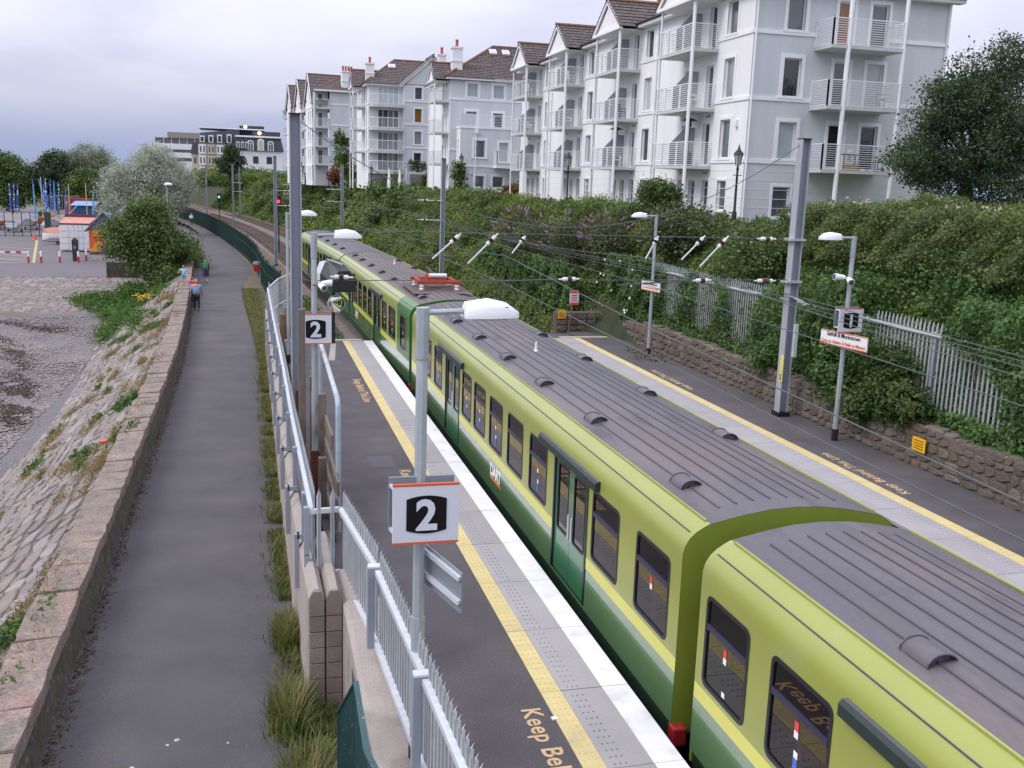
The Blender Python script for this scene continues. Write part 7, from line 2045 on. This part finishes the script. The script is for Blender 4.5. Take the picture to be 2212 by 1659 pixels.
for k in range(3): MB().box(25.3, 25.95, 39.55, 39.58, 7.16 + k * .09, 7.24 + k * .09).build('board', mat('orange_wood', (.48, .24, .06), .7, var=.1), t)
MB().box(25.3, 25.95, 39.58, 39.85, 7.16, 7.4).build('box', mat('orange_wood', (.48, .24, .06), .7), t)
for i, (x, y, z) in enumerate(((20.5, 45.6, 7.2), (20.4, 55.4, 7.2))):
    t = thing('patio_heater', ('black patio heater on the lowest balcony of the nearest stack', 'black patio heater on the lowest balcony of the second stack')[i], 'heater', (x, y, z), 'patio heaters')
    MB().tube([(x, y, z + .5), (x, y, z + 1.9)], .035, 6).build('pole', chb, t); MB().lathe(x, y, [(.2, z), (.2, z + .6), (.1, z + .7)], 10).build('base', chb, t)
    MB().lathe(x, y, [(.1, z + 1.85), (.1, z + 2.1), (.42, z + 2.13), (.1, z + 2.25)], 12).build('hood', chb, t)
# ================================================================ THE BOAT YARD AND CAR PARK
Zc = -1.9
wred = mat('bollard_red', (.45, .035, .04), .5, var=.08); wwh = mat('bollard_white', (.80, .78, .78), .5, var=.05)
bls = ((-18.27, 92.6, 'red and white bollard holding the end of the striped barrier'), (-17.3, 92.8, 'red and white bollard next right of the barrier post'), (-15.86, 93.0, 'red and white bollard standing alone before the container'),
       (-14.4, 93.2, 'red and white bollard just right of the dark ticket machine'), (-14.05, 95.05, 'red and white bollard nearest the mural kiosk'))
for (x, y, lab) in bls:
    t = thing('bollard', lab, 'bollard', (x, y, Zc), 'red and white bollards')
    MB().lathe(x, y, [(.09, Zc), (.09, Zc + .55)], 8).build('red_half', wred, t); MB().lathe(x, y, [(.09, Zc + .55), (.09, Zc + .96), (.05, Zc + 1.0)], 8).build('white_half', wwh, t)
t = thing('striped_barrier', 'red and white striped barrier pole across the parking bay', 'barrier', (-20, 92.5, Zc))
for k in range(9):
    x = -18.35 - k * .42; MB().box(x - .42, x, 92.5, 92.58, Zc + .82, Zc + .98).build('stripe', wwh if k % 2 == 0 else wred, t)
MB().box(-22.2, -22.1, 92.5, 92.6, Zc, Zc + 1.0).build('post', wwh, t)
yl = mat('yellow_road_paint', (.45, .37, .17), .7, var=.15, vscale=3)
t = thing('parking_markings', 'faded yellow hatched parking lines on the car park', 'road marking', (-20, 100, Zc))
def line(p, q, w): 
    p, q = Vector((*p, 0)), Vector((*q, 0)); d = (q - p).normalized(); n_ = Vector((-d.y, d.x, 0)) * w / 2
    m = MB(); m.prism([(v.x, v.y) for v in (p - n_, q - n_, q + n_, p + n_)], 'z', Zc - .02, Zc + .004); m.build('line', yl, t)
line((-17.9, 92.7), (-23.1, 122.2), .24)
for (a, b_) in (((-21.5, 92.4), (-18.0, 93.0)), ((-22.5, 97.5), (-18.2, 94.4)), ((-24, 96.5), (-18.4, 97.5)), ((-25, 103), (-19.2, 99.5)), ((-26, 104.5), (-19.6, 104.5)), ((-27, 112), (-20.8, 108.8)), ((-28, 113), (-21.4, 114.5))): line(a, b_, .2)
t = thing('ticket_machine', 'slim dark ticket machine between bollards', 'ticket machine', (-14.9, 95, Zc))
m = MB(); m.loft([[(-15.12, 94.8, Zc), (-14.68, 94.8, Zc), (-14.68, 95.2, Zc), (-15.12, 95.2, Zc)], [(-15.15, 94.8, Zc + 1.85), (-14.65, 94.8, Zc + 1.85), (-14.65, 95.2, Zc + 1.85), (-15.15, 95.2, Zc + 1.85)], [(-15.0, 94.9, Zc + 2.05), (-14.8, 94.9, Zc + 2.05), (-14.8, 95.1, Zc + 2.05), (-15.0, 95.1, Zc + 2.05)]]); m.build('body', chb, t, bevel=.03)
MB().box(-15.0, -14.8, 94.77, 94.795, Zc + 1.1, Zc + 1.35).build('panel', sign_g, t)
cont = thing('shipping_container', 'white shipping container with faded red roof edge beside the mural kiosk', 'container', (-16.6, 109, Zc))
cw = mat('container_white', (.72, .72, .73), .6, var=.08, vscale=1.5, col3=(.5, .42, .36), c3scale=3, c3lo=.6, c3hi=.72)
cr = mat('container_faded_red', (.50, .24, .20), .7, var=.12, vscale=2)
crd = mat('container_dark_red', (.13, .03, .03), .7, var=.15)
MB().box(-18.0, -15.25, 106, 112, Zc + .12, Zc + 2.62).build('body', cw, cont)
MB().box(-18.05, -15.2, 105.95, 112, Zc + 2.62, Zc + 2.75).build('roof_rail', crd, cont)
m = MB(); m.poly([(-18.0, 106, Zc + 2.76), (-15.2, 106, Zc + 2.76), (-15.0, 109, Zc + 3.25), (-17.8, 109, Zc + 3.25)]); m.build('roof', cr, cont)
MB().box(-17.9, -15.0, 108.9, 109.2, Zc + 3.2, Zc + 3.5).build('roof_edge', crd, cont)
for k in range(2):
    for j in range(4):
        x0 = -17.9 + k * 1.32; MB().box(x0, x0 + 1.22, 105.95, 105.99, Zc + .22 + j * .6, Zc + .74 + j * .6).build('door_panel', cw, cont)
for x in (-17.2, -16.3, -15.9): MB().tube([(x, 105.92, Zc + .2), (x, 105.92, Zc + 2.55)], .025, 6).build('lock_bar', galv_b, cont)
ki = thing('mural_kiosk', 'small kiosk with slate roof and a bright orange and pink mural', 'kiosk', (-12.9, 97, Zc))
km = bpy.data.materials.new('mural'); km.use_nodes = True
_t = km.node_tree; _b = _t.nodes['Principled BSDF']; _g = N(_t, 'ShaderNodeNewGeometry'); _v = N(_t, 'ShaderNodeTexVoronoi'); _v.inputs['Scale'].default_value = 1.15; _v.inputs['Randomness'].default_value = 1
_r2 = N(_t, 'ShaderNodeValToRGB'); _r2.color_ramp.interpolation = 'CONSTANT'
for p_, c_ in ((.0, (.70, .12, .02)), (.28, (.75, .32, .05)), (.48, (.62, .06, .02)), (.62, (.55, .12, .26)), (.76, (.06, .10, .42)), (.88, (.62, .60, .58))):
    e_ = _r2.color_ramp.elements.new(p_); e_.color = (*c_, 1)
_t.links.new(_g.outputs['Position'], _v.inputs['Vector']); _t.links.new(_v.outputs['Color'], _r2.inputs['Fac']); _t.links.new(_r2.outputs[0], _b.inputs['Base Color'])
MB().box(-13.9, -11.3, 96.3, 99.5, Zc + .75, Zc + 2.75).build('wall', km, ki)
MB().box(-13.9, -11.3, 96.3, 99.5, Zc, Zc + .5).build('plinth', mat('kiosk_plinth', (.45, .42, .40), .8, var=.1), ki); MB().box(-13.92, -11.28, 96.28, 99.5, Zc + .5, Zc + .75).build('band', mat('kiosk_band', (.12, .08, .09), .7, var=.3, vscale=9), ki)
sl_b = mat('kiosk_slate', (.22, .24, .30), .75, var=.12, vscale=3)
m = MB(); m.raw([(-14.0, 96.25, Zc + 2.75), (-11.2, 96.25, Zc + 2.75), (-12.6, 96.25, Zc + 4.2)], [(0, 1, 2)]); m.build('gable', sl_b, ki)
for r_ in range(6):
    for k in range(9 - int(r_ * 1.4)):
        x = -13.75 + r_ * .2 + k * .29 + (.14 if r_ % 2 else 0)
        if x < -11.55 - r_ * .2: MB().prism([(x - .13, Zc + 2.85 + r_ * .2), (x, Zc + 2.74 + r_ * .2), (x + .13, Zc + 2.85 + r_ * .2), (x + .13, Zc + 3.0 + r_ * .2), (x - .13, Zc + 3.0 + r_ * .2)], 'y', 96.18, 96.23).build('scallop_slate', sl_b, ki)
for (xa, xb) in ((-14.25, -12.6), (-10.95, -12.6)):
    m = MB(); m.loft([[(xa, 95.9, Zc + 2.6), (xb, 95.9, Zc + 4.35), (xb, 99.8, Zc + 4.35), (xa, 99.8, Zc + 2.6)], [(xa, 95.9, Zc + 2.5), (xb, 95.9, Zc + 4.25), (xb, 99.8, Zc + 4.25), (xa, 99.8, Zc + 2.5)]]); m.build('roof_slope', sl_b, ki)
for i, (x, y) in enumerate(((-12.2, 104), (-12.8, 112), (-13.4, 120))):
    t = thing('slate_kiosk', ('slate roofed kiosk just behind the mural kiosk', 'second slate roofed kiosk in the row behind', 'last slate roofed kiosk in the row, under the willow')[i], 'kiosk', (x, y, Zc), 'row of slate kiosks')
    MB().box(x - 1.3, x + 1.3, y, y + 3, Zc, Zc + 2.7).build('wall', mat('kiosk_wall', (.5, .47, .46), .8, var=.1), t)
    m = MB(); m.prism([(x - 1.6, Zc + 2.6), (x + 1.6, Zc + 2.6), (x, Zc + 4.3)], 'y', y - .3, y + 3.3); m.build('roof', sl_b, t)
MB_w = thing('stone_end_wall', 'short dark stone wall end beside the slipway', 'wall', (-9.6, 81.2, Zc)); MB().box(-10.55, -8.2, 80.7, 81.3, Zc - .4, Zc + 1.15).build('wall_body', wall_face, MB_w)
sh = thing('blue_shed', 'blue shed with a pale blue sloping roof behind the yard', 'shed', (-25.2, 171, Zc))
bl = mat('shed_blue', (.035, .10, .26), .6, var=.1); bll = mat('shed_roof_blue', (.22, .36, .60), .6, var=.08)
MB().box(-27.0, -23.7, 170.8, 174, Zc, Zc + 2.4).build('wall', bl, sh)
for x in np.arange(-26.8, -23.8, .3): MB().box(x, x + .04, 170.76, 170.79, Zc, Zc + 2.4).build('board_joint', mat('joint_blue', (.02, .05, .14), .7, var=0), sh)
m = MB(); m.poly([(-27.2, 170.5, Zc + 2.35), (-23.4, 170.5, Zc + 2.35), (-23.2, 174, Zc + 2.95), (-26.9, 174, Zc + 2.95)]); m.build('roof', bll, sh)
MB().box(-28.8, -24.5, 176, 180, Zc, Zc + 3.3).build('red_roof_store', mat('store_red', (.38, .05, .05), .6, var=.1), sh)
m = MB(); m.bar((-27.2, 168, Zc + .8), (-25.5, 168, Zc + 2.7), .1); m.build('leaning_spar', galv_b, sh)
# yard fence, low wall, trees' railings
yf = thing('yard_fence', 'dark mesh fence and gate closing off the dinghy yard', 'fence', (-30, 128, Zc))
for k in range(13):
    x = -34 + k * .92; MB().box(x - .04, x + .04, 128, 128.08, Zc, Zc + 2.9).build('post', gmesh, yf)
for z in (.1, 1.3, 2.85): MB().box(-34, -22.9, 128.02, 128.06, Zc + z, Zc + z + .05).build('rail', gmesh, yf)
MB().box(-23.2, -22.6, 127.6, 128.2, Zc, Zc + 2.9).build('gate_post', gmesh, yf)
t = thing('low_white_wall', 'long low white wall behind the dinghies', 'wall', (-32, 165, Zc)); MB().box(-48, -21, 165, 165.4, Zc, Zc + 1.05).build('wall_body', mat('yard_wall_white', (.55, .55, .57), .8, var=.08), t)
t = thing('grey_railings', 'pale grey railings between the dinghy masts and the trees', 'railings', (-29.5, 176, Zc))
for x in np.arange(-32, -26.5, .35): MB().box(x - .03, x + .03, 176, 176.06, Zc, Zc + 3.7).build('bar', galv_d, t)
MB().box(-32, -26.5, 175.98, 176.1, Zc + 3.6, Zc + 3.68).build('rail', galv_d, t)
t = thing('wheelie_bin', 'dark green wheelie bin by the yard wall', 'bin', (-29.6, 163, Zc))
m = MB(); m.loft([[(-30.1, 162.7, Zc + .1), (-29.1, 162.7, Zc + .1), (-29.1, 163.5, Zc + .1), (-30.1, 163.5, Zc + .1)], [(-30.3, 162.5, Zc + 1.5), (-28.9, 162.5, Zc + 1.5), (-28.9, 163.6, Zc + 1.5), (-30.3, 163.6, Zc + 1.5)]]); m.build('bin', mat('bin_green', (.01, .10, .05), .5, var=.05), t)
m = MB(); m.loft([[(-30.35, 162.45, Zc + 1.5), (-28.85, 162.45, Zc + 1.5), (-28.85, 163.7, Zc + 1.5), (-30.35, 163.7, Zc + 1.5)], [(-30.0, 162.8, Zc + 1.9), (-29.2, 162.8, Zc + 1.9), (-29.2, 163.4, Zc + 1.9), (-30.0, 163.4, Zc + 1.9)]]); m.build('lid', mat('bin_green', (.01, .10, .05), .5), t)
# dinghies: hull, cover, trolley, mast with furled sail
hull_r = mat('hull_red', (.50, .09, .05), .45, var=.1); hull_g = mat('hull_grey_cover', (.30, .29, .30), .8, var=.12, vscale=2); hull_w = mat('hull_white', (.72, .72, .74), .4, var=.06)
sail_b = mat('sail_sleeve_blue', (.035, .10, .42), .7, var=.15, vscale=3, col3=(.60, .64, .72), c3scale=2.6, c3lo=.54, c3hi=.58, stretch=(1, 1, 1.5))
sail_l = mat('sail_sleeve_light_blue', (.12, .34, .60), .7, var=.1); mast_y = mat('mast_yellow', (.62, .52, .12), .5, var=.06); mast_w = mat('mast_alloy', (.5, .55, .6), .4, metal=.3, var=.05)
def dinghy(label, x, y, L_, w, hull, cover, masts, rz=0.0, tip=0.0):
    t = thing('sailing_dinghy', label, 'dinghy', (x, y, Zc), 'dinghies stored in the yard', rz=rz)
    sec = ((0, .75, .35), (.12, .9, .45), (.4, 1.0, .5), (.7, .8, .5), (.9, .4, .52), (1.0, .04, .6)); rings = []
    for (u, ww, d) in sec:
        yy_ = -L_ / 2 + u * L_; a = w / 2 * ww
        rings.append([(-a, yy_, 1.2), (-a * .95, yy_, .8), (-a * .55, yy_, 1.0 - d), (0, yy_, .95 - d), (a * .55, yy_, 1.0 - d), (a * .95, yy_, .8), (a, yy_, 1.2)])
    m = MB(); m.loft(rings); m.build('hull', hull, t, local=True, smooth=True, sharp=50)
    rings = []
    for (u, ww, d) in sec:
        yy_ = -L_ / 2 + u * L_; a = w / 2 * ww * 1.02; rings.append([(-a, yy_, 1.18), (-a * .5, yy_, 1.45), (0, yy_, 1.5 + .4 * (1 - abs(u - .5) * 1.6)), (a * .5, yy_, 1.45), (a, yy_, 1.18)])
    m = MB(); m.loft(rings); m.build('cover', cover, t, local=True)
    m = MB()
    for sx in (-1, 1): m.bar((sx * .35, -L_ / 2, .25), (sx * .2, L_ / 2, .3), .06)
    for sx in (-1, 1): m.tube([(sx * w * .42 - .06, -.3, .22), (sx * w * .42 + .06, -.3, .22)], .22, 10)
    m.build('trolley', chb, t, local=True)
    for (mx, my, h, lean, sl, lo, frac) in masts:
        base = Vector((mx, my, .9)); top = base + Vector((lean, 0, h + .75)); mid = base.lerp(top, frac)
        m = MB(); m.tube([base, mid], .055, 6); m.build('mast', lo, t, local=True)
        if sl is not None:
            m = MB(); m.tube([mid, mid.lerp(top, .5), top], [.11, .10, .06], 6); m.build('furled_sail', sl, t, local=True)
        else:
            m = MB(); m.tube([mid, top], .055, 6); m.build('mast_top', mast_w, t, local=True)
    return t
Y_, B_, LB, A_ = mast_y, sail_b, sail_l, mast_w
dinghy('grey covered dinghy with three blue furled sails cut by the left edge', -31.2, 142, 4.2, 1.7, hull_r, hull_g, [(-.9, 0, 4.4, 0, B_, Y_, .32), (-.35, .5, 4.6, .1, B_, Y_, .3), (-.1, 0, 4.7, .05, B_, Y_, .3)])
dinghy('grey covered dinghy on a trolley behind the gate with tall blue sails', -28.4, 137.5, 4.0, 1.8, hull_w, hull_g, [(-.3, 0, 4.3, -.1, B_, Y_, .3), (-.1, .6, 4.4, .08, B_, Y_, .3), (.1, .9, 4.1, .3, B_, Y_, .28)])
dinghy('grey dinghy with light blue mast left of the red hulls', -27.6, 143, 4.0, 1.7, hull_g, hull_g, [(.5, .5, 4.2, -.1, LB, A_, .1), (.35, 1.5, 4.6, -.15, B_, Y_, .3)])
dinghy('red dinghy with a yellow mast in the middle of the yard', -26.6, 146.6, 3.8, 1.6, hull_r, hull_r, [(-.2, 0, 5.1, .0, None, Y_, .55), (.15, .6, 4.9, .1, B_, Y_, .2), (-.1, 1.0, 4.2, .05, B_, Y_, .3)])
dinghy('red dinghy with leaning light blue masts', -27.1, 156.3, 3.8, 1.6, hull_r, hull_r, [(-.3, -2.5, 4.8, -1.0, LB, A_, .05), (.1, -3, 3.6, -.8, LB, A_, .05), (.2, .3, 4.6, -.05, B_, Y_, .3)])
dinghy('covered dinghy hidden behind the container with two yellow masts', -21.4, 138, 4.0, 1.7, hull_w, hull_g, [(-1.0, 0, 3.9, 0, B_, B_, .3), (-.7, 0, 4.4, .05, None, Y_, .85), (1.4, 0, 4.6, -.05, None, Y_, .9), (2.1, 0, 3.6, .08, LB, LB, .3)])
dinghy('grey covered dinghy with a fan of blue furled sails beside the wheelie bin', -24.6, 143, 4.0, 1.7, hull_g, hull_g, [(-.9, 0, 4.6, -.1, B_, Y_, .25), (-.5, .4, 4.9, .0, B_, Y_, .3), (-.1, 0, 4.4, .1, LB, A_, .1), (.4, .3, 4.7, .12, B_, Y_, .3)])
dinghy('grey covered dinghy at the left edge with paired blue sails', -33.0, 146, 4.0, 1.7, hull_g, hull_g, [(-.3, 0, 4.6, 0, B_, Y_, .3), (.2, .4, 4.8, .06, B_, Y_, .3), (.6, 0, 4.5, .1, B_, Y_, .28)])
dinghy('upturned red and white dinghy lying beside the container', -19.9, 116, 3.4, 1.1, hull_w, mat('hull_coral', (.38, .13, .10), .5, var=.08), [], rz=1.2)
dinghy('pale dinghy resting by the gate end of the fence', -23.6, 131, 3.4, 1.4, hull_g, hull_g, [], rz=.4)
t = thing('traffic_cone', 'orange cone at the foot of the yard gate', 'cone', (-23.4, 123, Zc)); MB().lathe(-23.4, 122.6, [(.3, Zc), (.3, Zc + .06), (.17, Zc + .08), (.04, Zc + .7)], 10).build('cone', mat('cone_orange', (.75, .12, .02), .5, var=0), t)

# ================================================================ PEOPLE
skin_m = mat('skin', (.48, .27, .19), .6, var=.05)
hairm = {'brown': mat('hair_brown', (.09, .05, .03), .7, var=.15), 'sand': mat('hair_sandy', (.30, .18, .09), .7, var=.15), 'grey': mat('hair_grey', (.32, .27, .24), .7, var=.15)}
def skinned(name, joints, edges, mt, parent, sub=2):
    me = bpy.data.meshes.new(name)
    me.from_pydata([j[0] for j in joints], edges, [])
    me.materials.append(mt)
    o = bpy.data.objects.new(name, me); C.objects.link(o); o.parent = parent
    sk = o.modifiers.new('skin', 'SKIN'); sk.use_smooth_shade = True
    d = me.skin_vertices[0].data
    for i, j in enumerate(joints):
        r = j[1]; d[i].radius = r if isinstance(r, tuple) else (r, r)
    d[0].use_root = True
    s_ = o.modifiers.new('sub', 'SUBSURF'); s_.levels = sub; s_.render_levels = sub
    return o
def person(label, x, y, z, h, heading, shirt, legs, hair, pose='walk', shorts=False, sleeves=.5, bulk=1.0, extra=None, skirt=False):
    """one continuous skinned body; clothes are slightly larger skins over the same skeleton. local +Y is forward"""
    t = thing('person', label, 'person', (x, y, z), rz=heading)
    k = h / 1.75; st = .20 if pose == 'walk' else .05
    J = lambda a, b_, c_: (a * k, b_ * k, c_ * k)
    b = bulk
    swing = .16 if pose == 'walk' else .04
    jt = [(J(0, 0, .95), (.155 * b * k, .11 * b * k)), (J(0, .01, 1.15), (.15 * b * k, .11 * b * k)), (J(0, 0, 1.36), (.165 * k * b, .105 * k * b)), (J(0, 0, 1.47), .06 * k), (J(0, .02, 1.56), .062 * k), (J(0, .03, 1.655), (.078 * k, .092 * k)),
          (J(-.09, 0, .90), .095 * b * k), (J(-.10, st * .55, .50), .062 * k), (J(-.10, st * .35, .09), .042 * k), (J(-.10, st * .35 + .13, .035), .035 * k),
          (J(.09, 0, .90), .095 * b * k), (J(.10, -st * .25, .50), .062 * k), (J(.10, -st * .95, .11), .042 * k), (J(.10, -st * .95 + .12, .035), .035 * k),
          (J(-.185 * b, 0, 1.40), .058 * k), (J(-.235 * b, -swing * .5, 1.13), .043 * k), (J(-.24 * b, swing * .1, .89), .033 * k), (J(-.24 * b, swing * .3, .80), .03 * k),
          (J(.185 * b, 0, 1.40), .058 * k), (J(.235 * b, swing * .2, 1.13), .043 * k), (J(.24 * b, swing * .9, .90), .033 * k), (J(.24 * b, swing * 1.2, .82), .03 * k)]
    if pose == 'reach':   # one hand raised to the child on the wall
        jt[15] = (J(-.34, .06, 1.30), .043 * k); jt[16] = (J(-.46, .12, 1.42), .033 * k); jt[17] = (J(-.53, .14, 1.46), .03 * k)
    if pose == 'balance':
        for i, sx in ((14, -1), (18, 1)):
            jt[i + 1] = (J(sx * .36, 0, 1.24), .043 * k); jt[i + 2] = (J(sx * .50, .02, 1.10), .033 * k); jt[i + 3] = (J(sx * .56, .03, 1.05), .03 * k)
    ed = [(0, 1), (1, 2), (2, 3), (3, 4), (4, 5), (0, 6), (6, 7), (7, 8), (8, 9), (0, 10), (10, 11), (11, 12), (12, 13), (2, 14), (14, 15), (15, 16), (16, 17), (2, 18), (18, 19), (19, 20), (20, 21)]
    skinned('body', jt, ed, skin_m, t)
    g_ = lambda r, a: tuple(v + a * k for v in r) if isinstance(r, tuple) else r + a * k
    L = lambda p, q, f: tuple(p[i] + (q[i] - p[i]) * f for i in range(3))
    sh_j = [(jt[0][0], g_(jt[0][1], .035)), (jt[1][0], g_(jt[1][1], .035)), (jt[2][0], g_(jt[2][1], .03))]
    sh_e = [(0, 1), (1, 2)]
    for a in (14, 18):
        i0 = len(sh_j); sh_j.append((jt[a][0], g_(jt[a][1], .018))); sh_e.append((2, i0))
        e1 = L(jt[a][0], jt[a + 1][0], min(1, sleeves * 2)); sh_j.append((e1, g_(jt[a + 1][1], .02))); sh_e.append((i0, i0 + 1))
        if sleeves > .5:
            sh_j.append((L(jt[a + 1][0], jt[a + 2][0], sleeves * 2 - 1), g_(jt[a + 2][1], .02))); sh_e.append((i0 + 1, i0 + 2))
    skinned('shirt', sh_j, sh_e, shirt, t)
    lg_j = [(J(0, 0, .97), g_(jt[0][1], .012))]; lg_e = []
    for a in (6, 10):
        i0 = len(lg_j); lg_j.append((jt[a][0], g_(jt[a][1], .016))); lg_e.append((0, i0))
        lg_j.append((jt[a + 1][0], g_(jt[a + 1][1], .018 if not shorts else .03))); lg_e.append((i0, i0 + 1))
        if not shorts: lg_j.append((L(jt[a + 1][0], jt[a + 2][0], .93), g_(jt[a + 2][1], .025))); lg_e.append((i0 + 1, i0 + 2))
    skinned('trousers', lg_j, lg_e, legs, t)
    for a in (8, 12):
        skinned('shoe', [(L(jt[a][0], jt[a + 1][0], -.25), .042 * k), (jt[a + 1][0], .04 * k)], [(0, 1)], chb, t, 1)
    skinned('hair', [(J(0, -.015, 1.67), (.092 * k, .088 * k)), (J(0, .012, 1.725), (.082 * k, .085 * k)), (J(0, -.04, 1.60), (.07 * k, .05 * k))], [(0, 1), (0, 2)], hair, t, 2)
    fm = MB(); hz = 1.64
    for sx in (-1, 1): fm.lathe(sx * .032 * k, .118 * k, [(.001, (hz - .012) * k), (.012 * k, hz * k), (.001, (hz + .012) * k)], 6)
    fm.build('eyes', chb, t, local=True)
    fm = MB(); fm.tube([J(0, .115, 1.65), J(0, .142, 1.615), J(0, .12, 1.605)], [.008 * k, .016 * k, .01 * k], 6); fm.build('nose', skin_m, t, local=True)
    fm = MB(); fm.bar(J(-.025, .116, 1.575), J(.025, .116, 1.575), .01 * k); fm.build('mouth', mat('lips', (.35, .12, .10), .6, var=0), t, local=True)
    for sx in (-1, 1):
        fm = MB(); fm.lathe(sx * .084 * k, .03 * k, [(.004, 1.60 * k), (.014 * k, 1.63 * k), (.016 * k, 1.66 * k), (.004, 1.68 * k)], 6); fm.build('ear', skin_m, t, local=True)
        w_ = jt[17 if sx < 0 else 21][0]; fm = MB()
        for f in range(4):
            dx = (f - 1.5) * .017 * k; p0 = Vector(w_) + Vector((0, dx, -.02 * k)); ln = (.055, .066, .062, .048)[f] * k
            fm.tube([p0, p0 + Vector((-sx * .008 * k, .004 * k, -ln * .55)), p0 + Vector((-sx * .022 * k, .006 * k, -ln))], [.0095 * k, .009 * k, .007 * k], 5)
        p0 = Vector(w_) + Vector((-sx * .01 * k, .03 * k, 0)); fm.tube([p0, p0 + Vector((-sx * .015 * k, .025 * k, -.02 * k)), p0 + Vector((-sx * .02 * k, .03 * k, -.045 * k))], [.011 * k, .01 * k, .007 * k], 5)
        fm.build('fingers', skin_m, t, local=True)
    return t, k
cl = lambda n, c_: mat(n, c_, .85, var=.08, vscale=6)
person('man in a pale blue shirt and dark trousers walking up the path', -2.86, 56.2, -1.24, 1.74, 0.05, cl('blue_shirt', (.22, .34, .62)), cl('navy_trousers', (.018, .018, .035)), hairm['grey'], bulk=1.22, sleeves=.45)
person('person in red holding out a hand towards the child on the wall', -3.15, 59.0, -1.24, 1.62, 0.05, cl('red_top', (.62, .03, .04)), cl('black_trousers', (.02, .02, .024)), hairm['brown'], pose='reach', sleeves=.4)
tp, kk = person('person in dark green with a green rucksack and navy skirt walking ahead', -2.95, 70.7, -1.24, 1.6, 0.03, cl('dark_green_top', (.02, .06, .06)), cl('navy_shorts', (.025, .03, .10)), hairm['sand'], shorts=True, sleeves=.8)
m = MB(); m.loft([[(-.15, -.26, .98), (.15, -.26, .98), (.15, -.1, .98), (-.15, -.1, .98)], [(-.17, -.28, 1.12), (.17, -.28, 1.12), (.17, -.1, 1.12), (-.17, -.1, 1.12)], [(-.12, -.22, 1.38), (.12, -.22, 1.38), (.12, -.1, 1.38), (-.12, -.1, 1.38)]]); m.build('rucksack', cl('rucksack_green', (.02, .22, .10)), tp, local=True, bevel=.03)
m = MB(); m.lathe(0, 0, [(.17, .90), (.24, .50)], 14); m.build('skirt', cl('navy_skirt', (.02, .02, .09)), tp, local=True)
person('small child in turquoise walking along the top of the sea wall', -3.85, 62.2, -.46, 1.16, 0.05, cl('turquoise_shirt', (.32, .62, .70)), cl('turquoise_shorts', (.12, .38, .55)), hairm['sand'], shorts=True, pose='balance', sleeves=.45)
person('child in a dark blue top farther along the sea wall by the bush', -4.5, 75.8, -.46, 1.15, 0.05, cl('royal_top', (.03, .08, .30)), cl('grey_leggings', (.25, .24, .28)), hairm['brown'], pose='balance', sleeves=.45)
person('distant person in white at the far end of the path', -8.0, 150, -1.24, 1.65, 0.1, cl('white_top', (.78, .78, .80)), cl('dark_shorts', (.05, .05, .06)), hairm['grey'], sleeves=.7)
# scraps on the slope and shingle
for (p, mt, lab) in ((rev(21.5, .93), mat('blue_scrap', (.05, .35, .75), .5, var=0), 'scrap of bright blue plastic at the foot of the stone slope'), (rev(27.5, .12), mat('red_scrap', (.6, .12, .08), .5, var=0), 'scrap of red litter near the top of the stone slope')):
    t = thing('plastic_scrap', lab, 'litter', p); MB().prism([(p.x - .1, p.y - .15), (p.x + .12, p.y - .1), (p.x + .08, p.y + .17), (p.x - .12, p.y + .1)], 'z', p.z + .05, p.z + .13).build('scrap', mt, t)
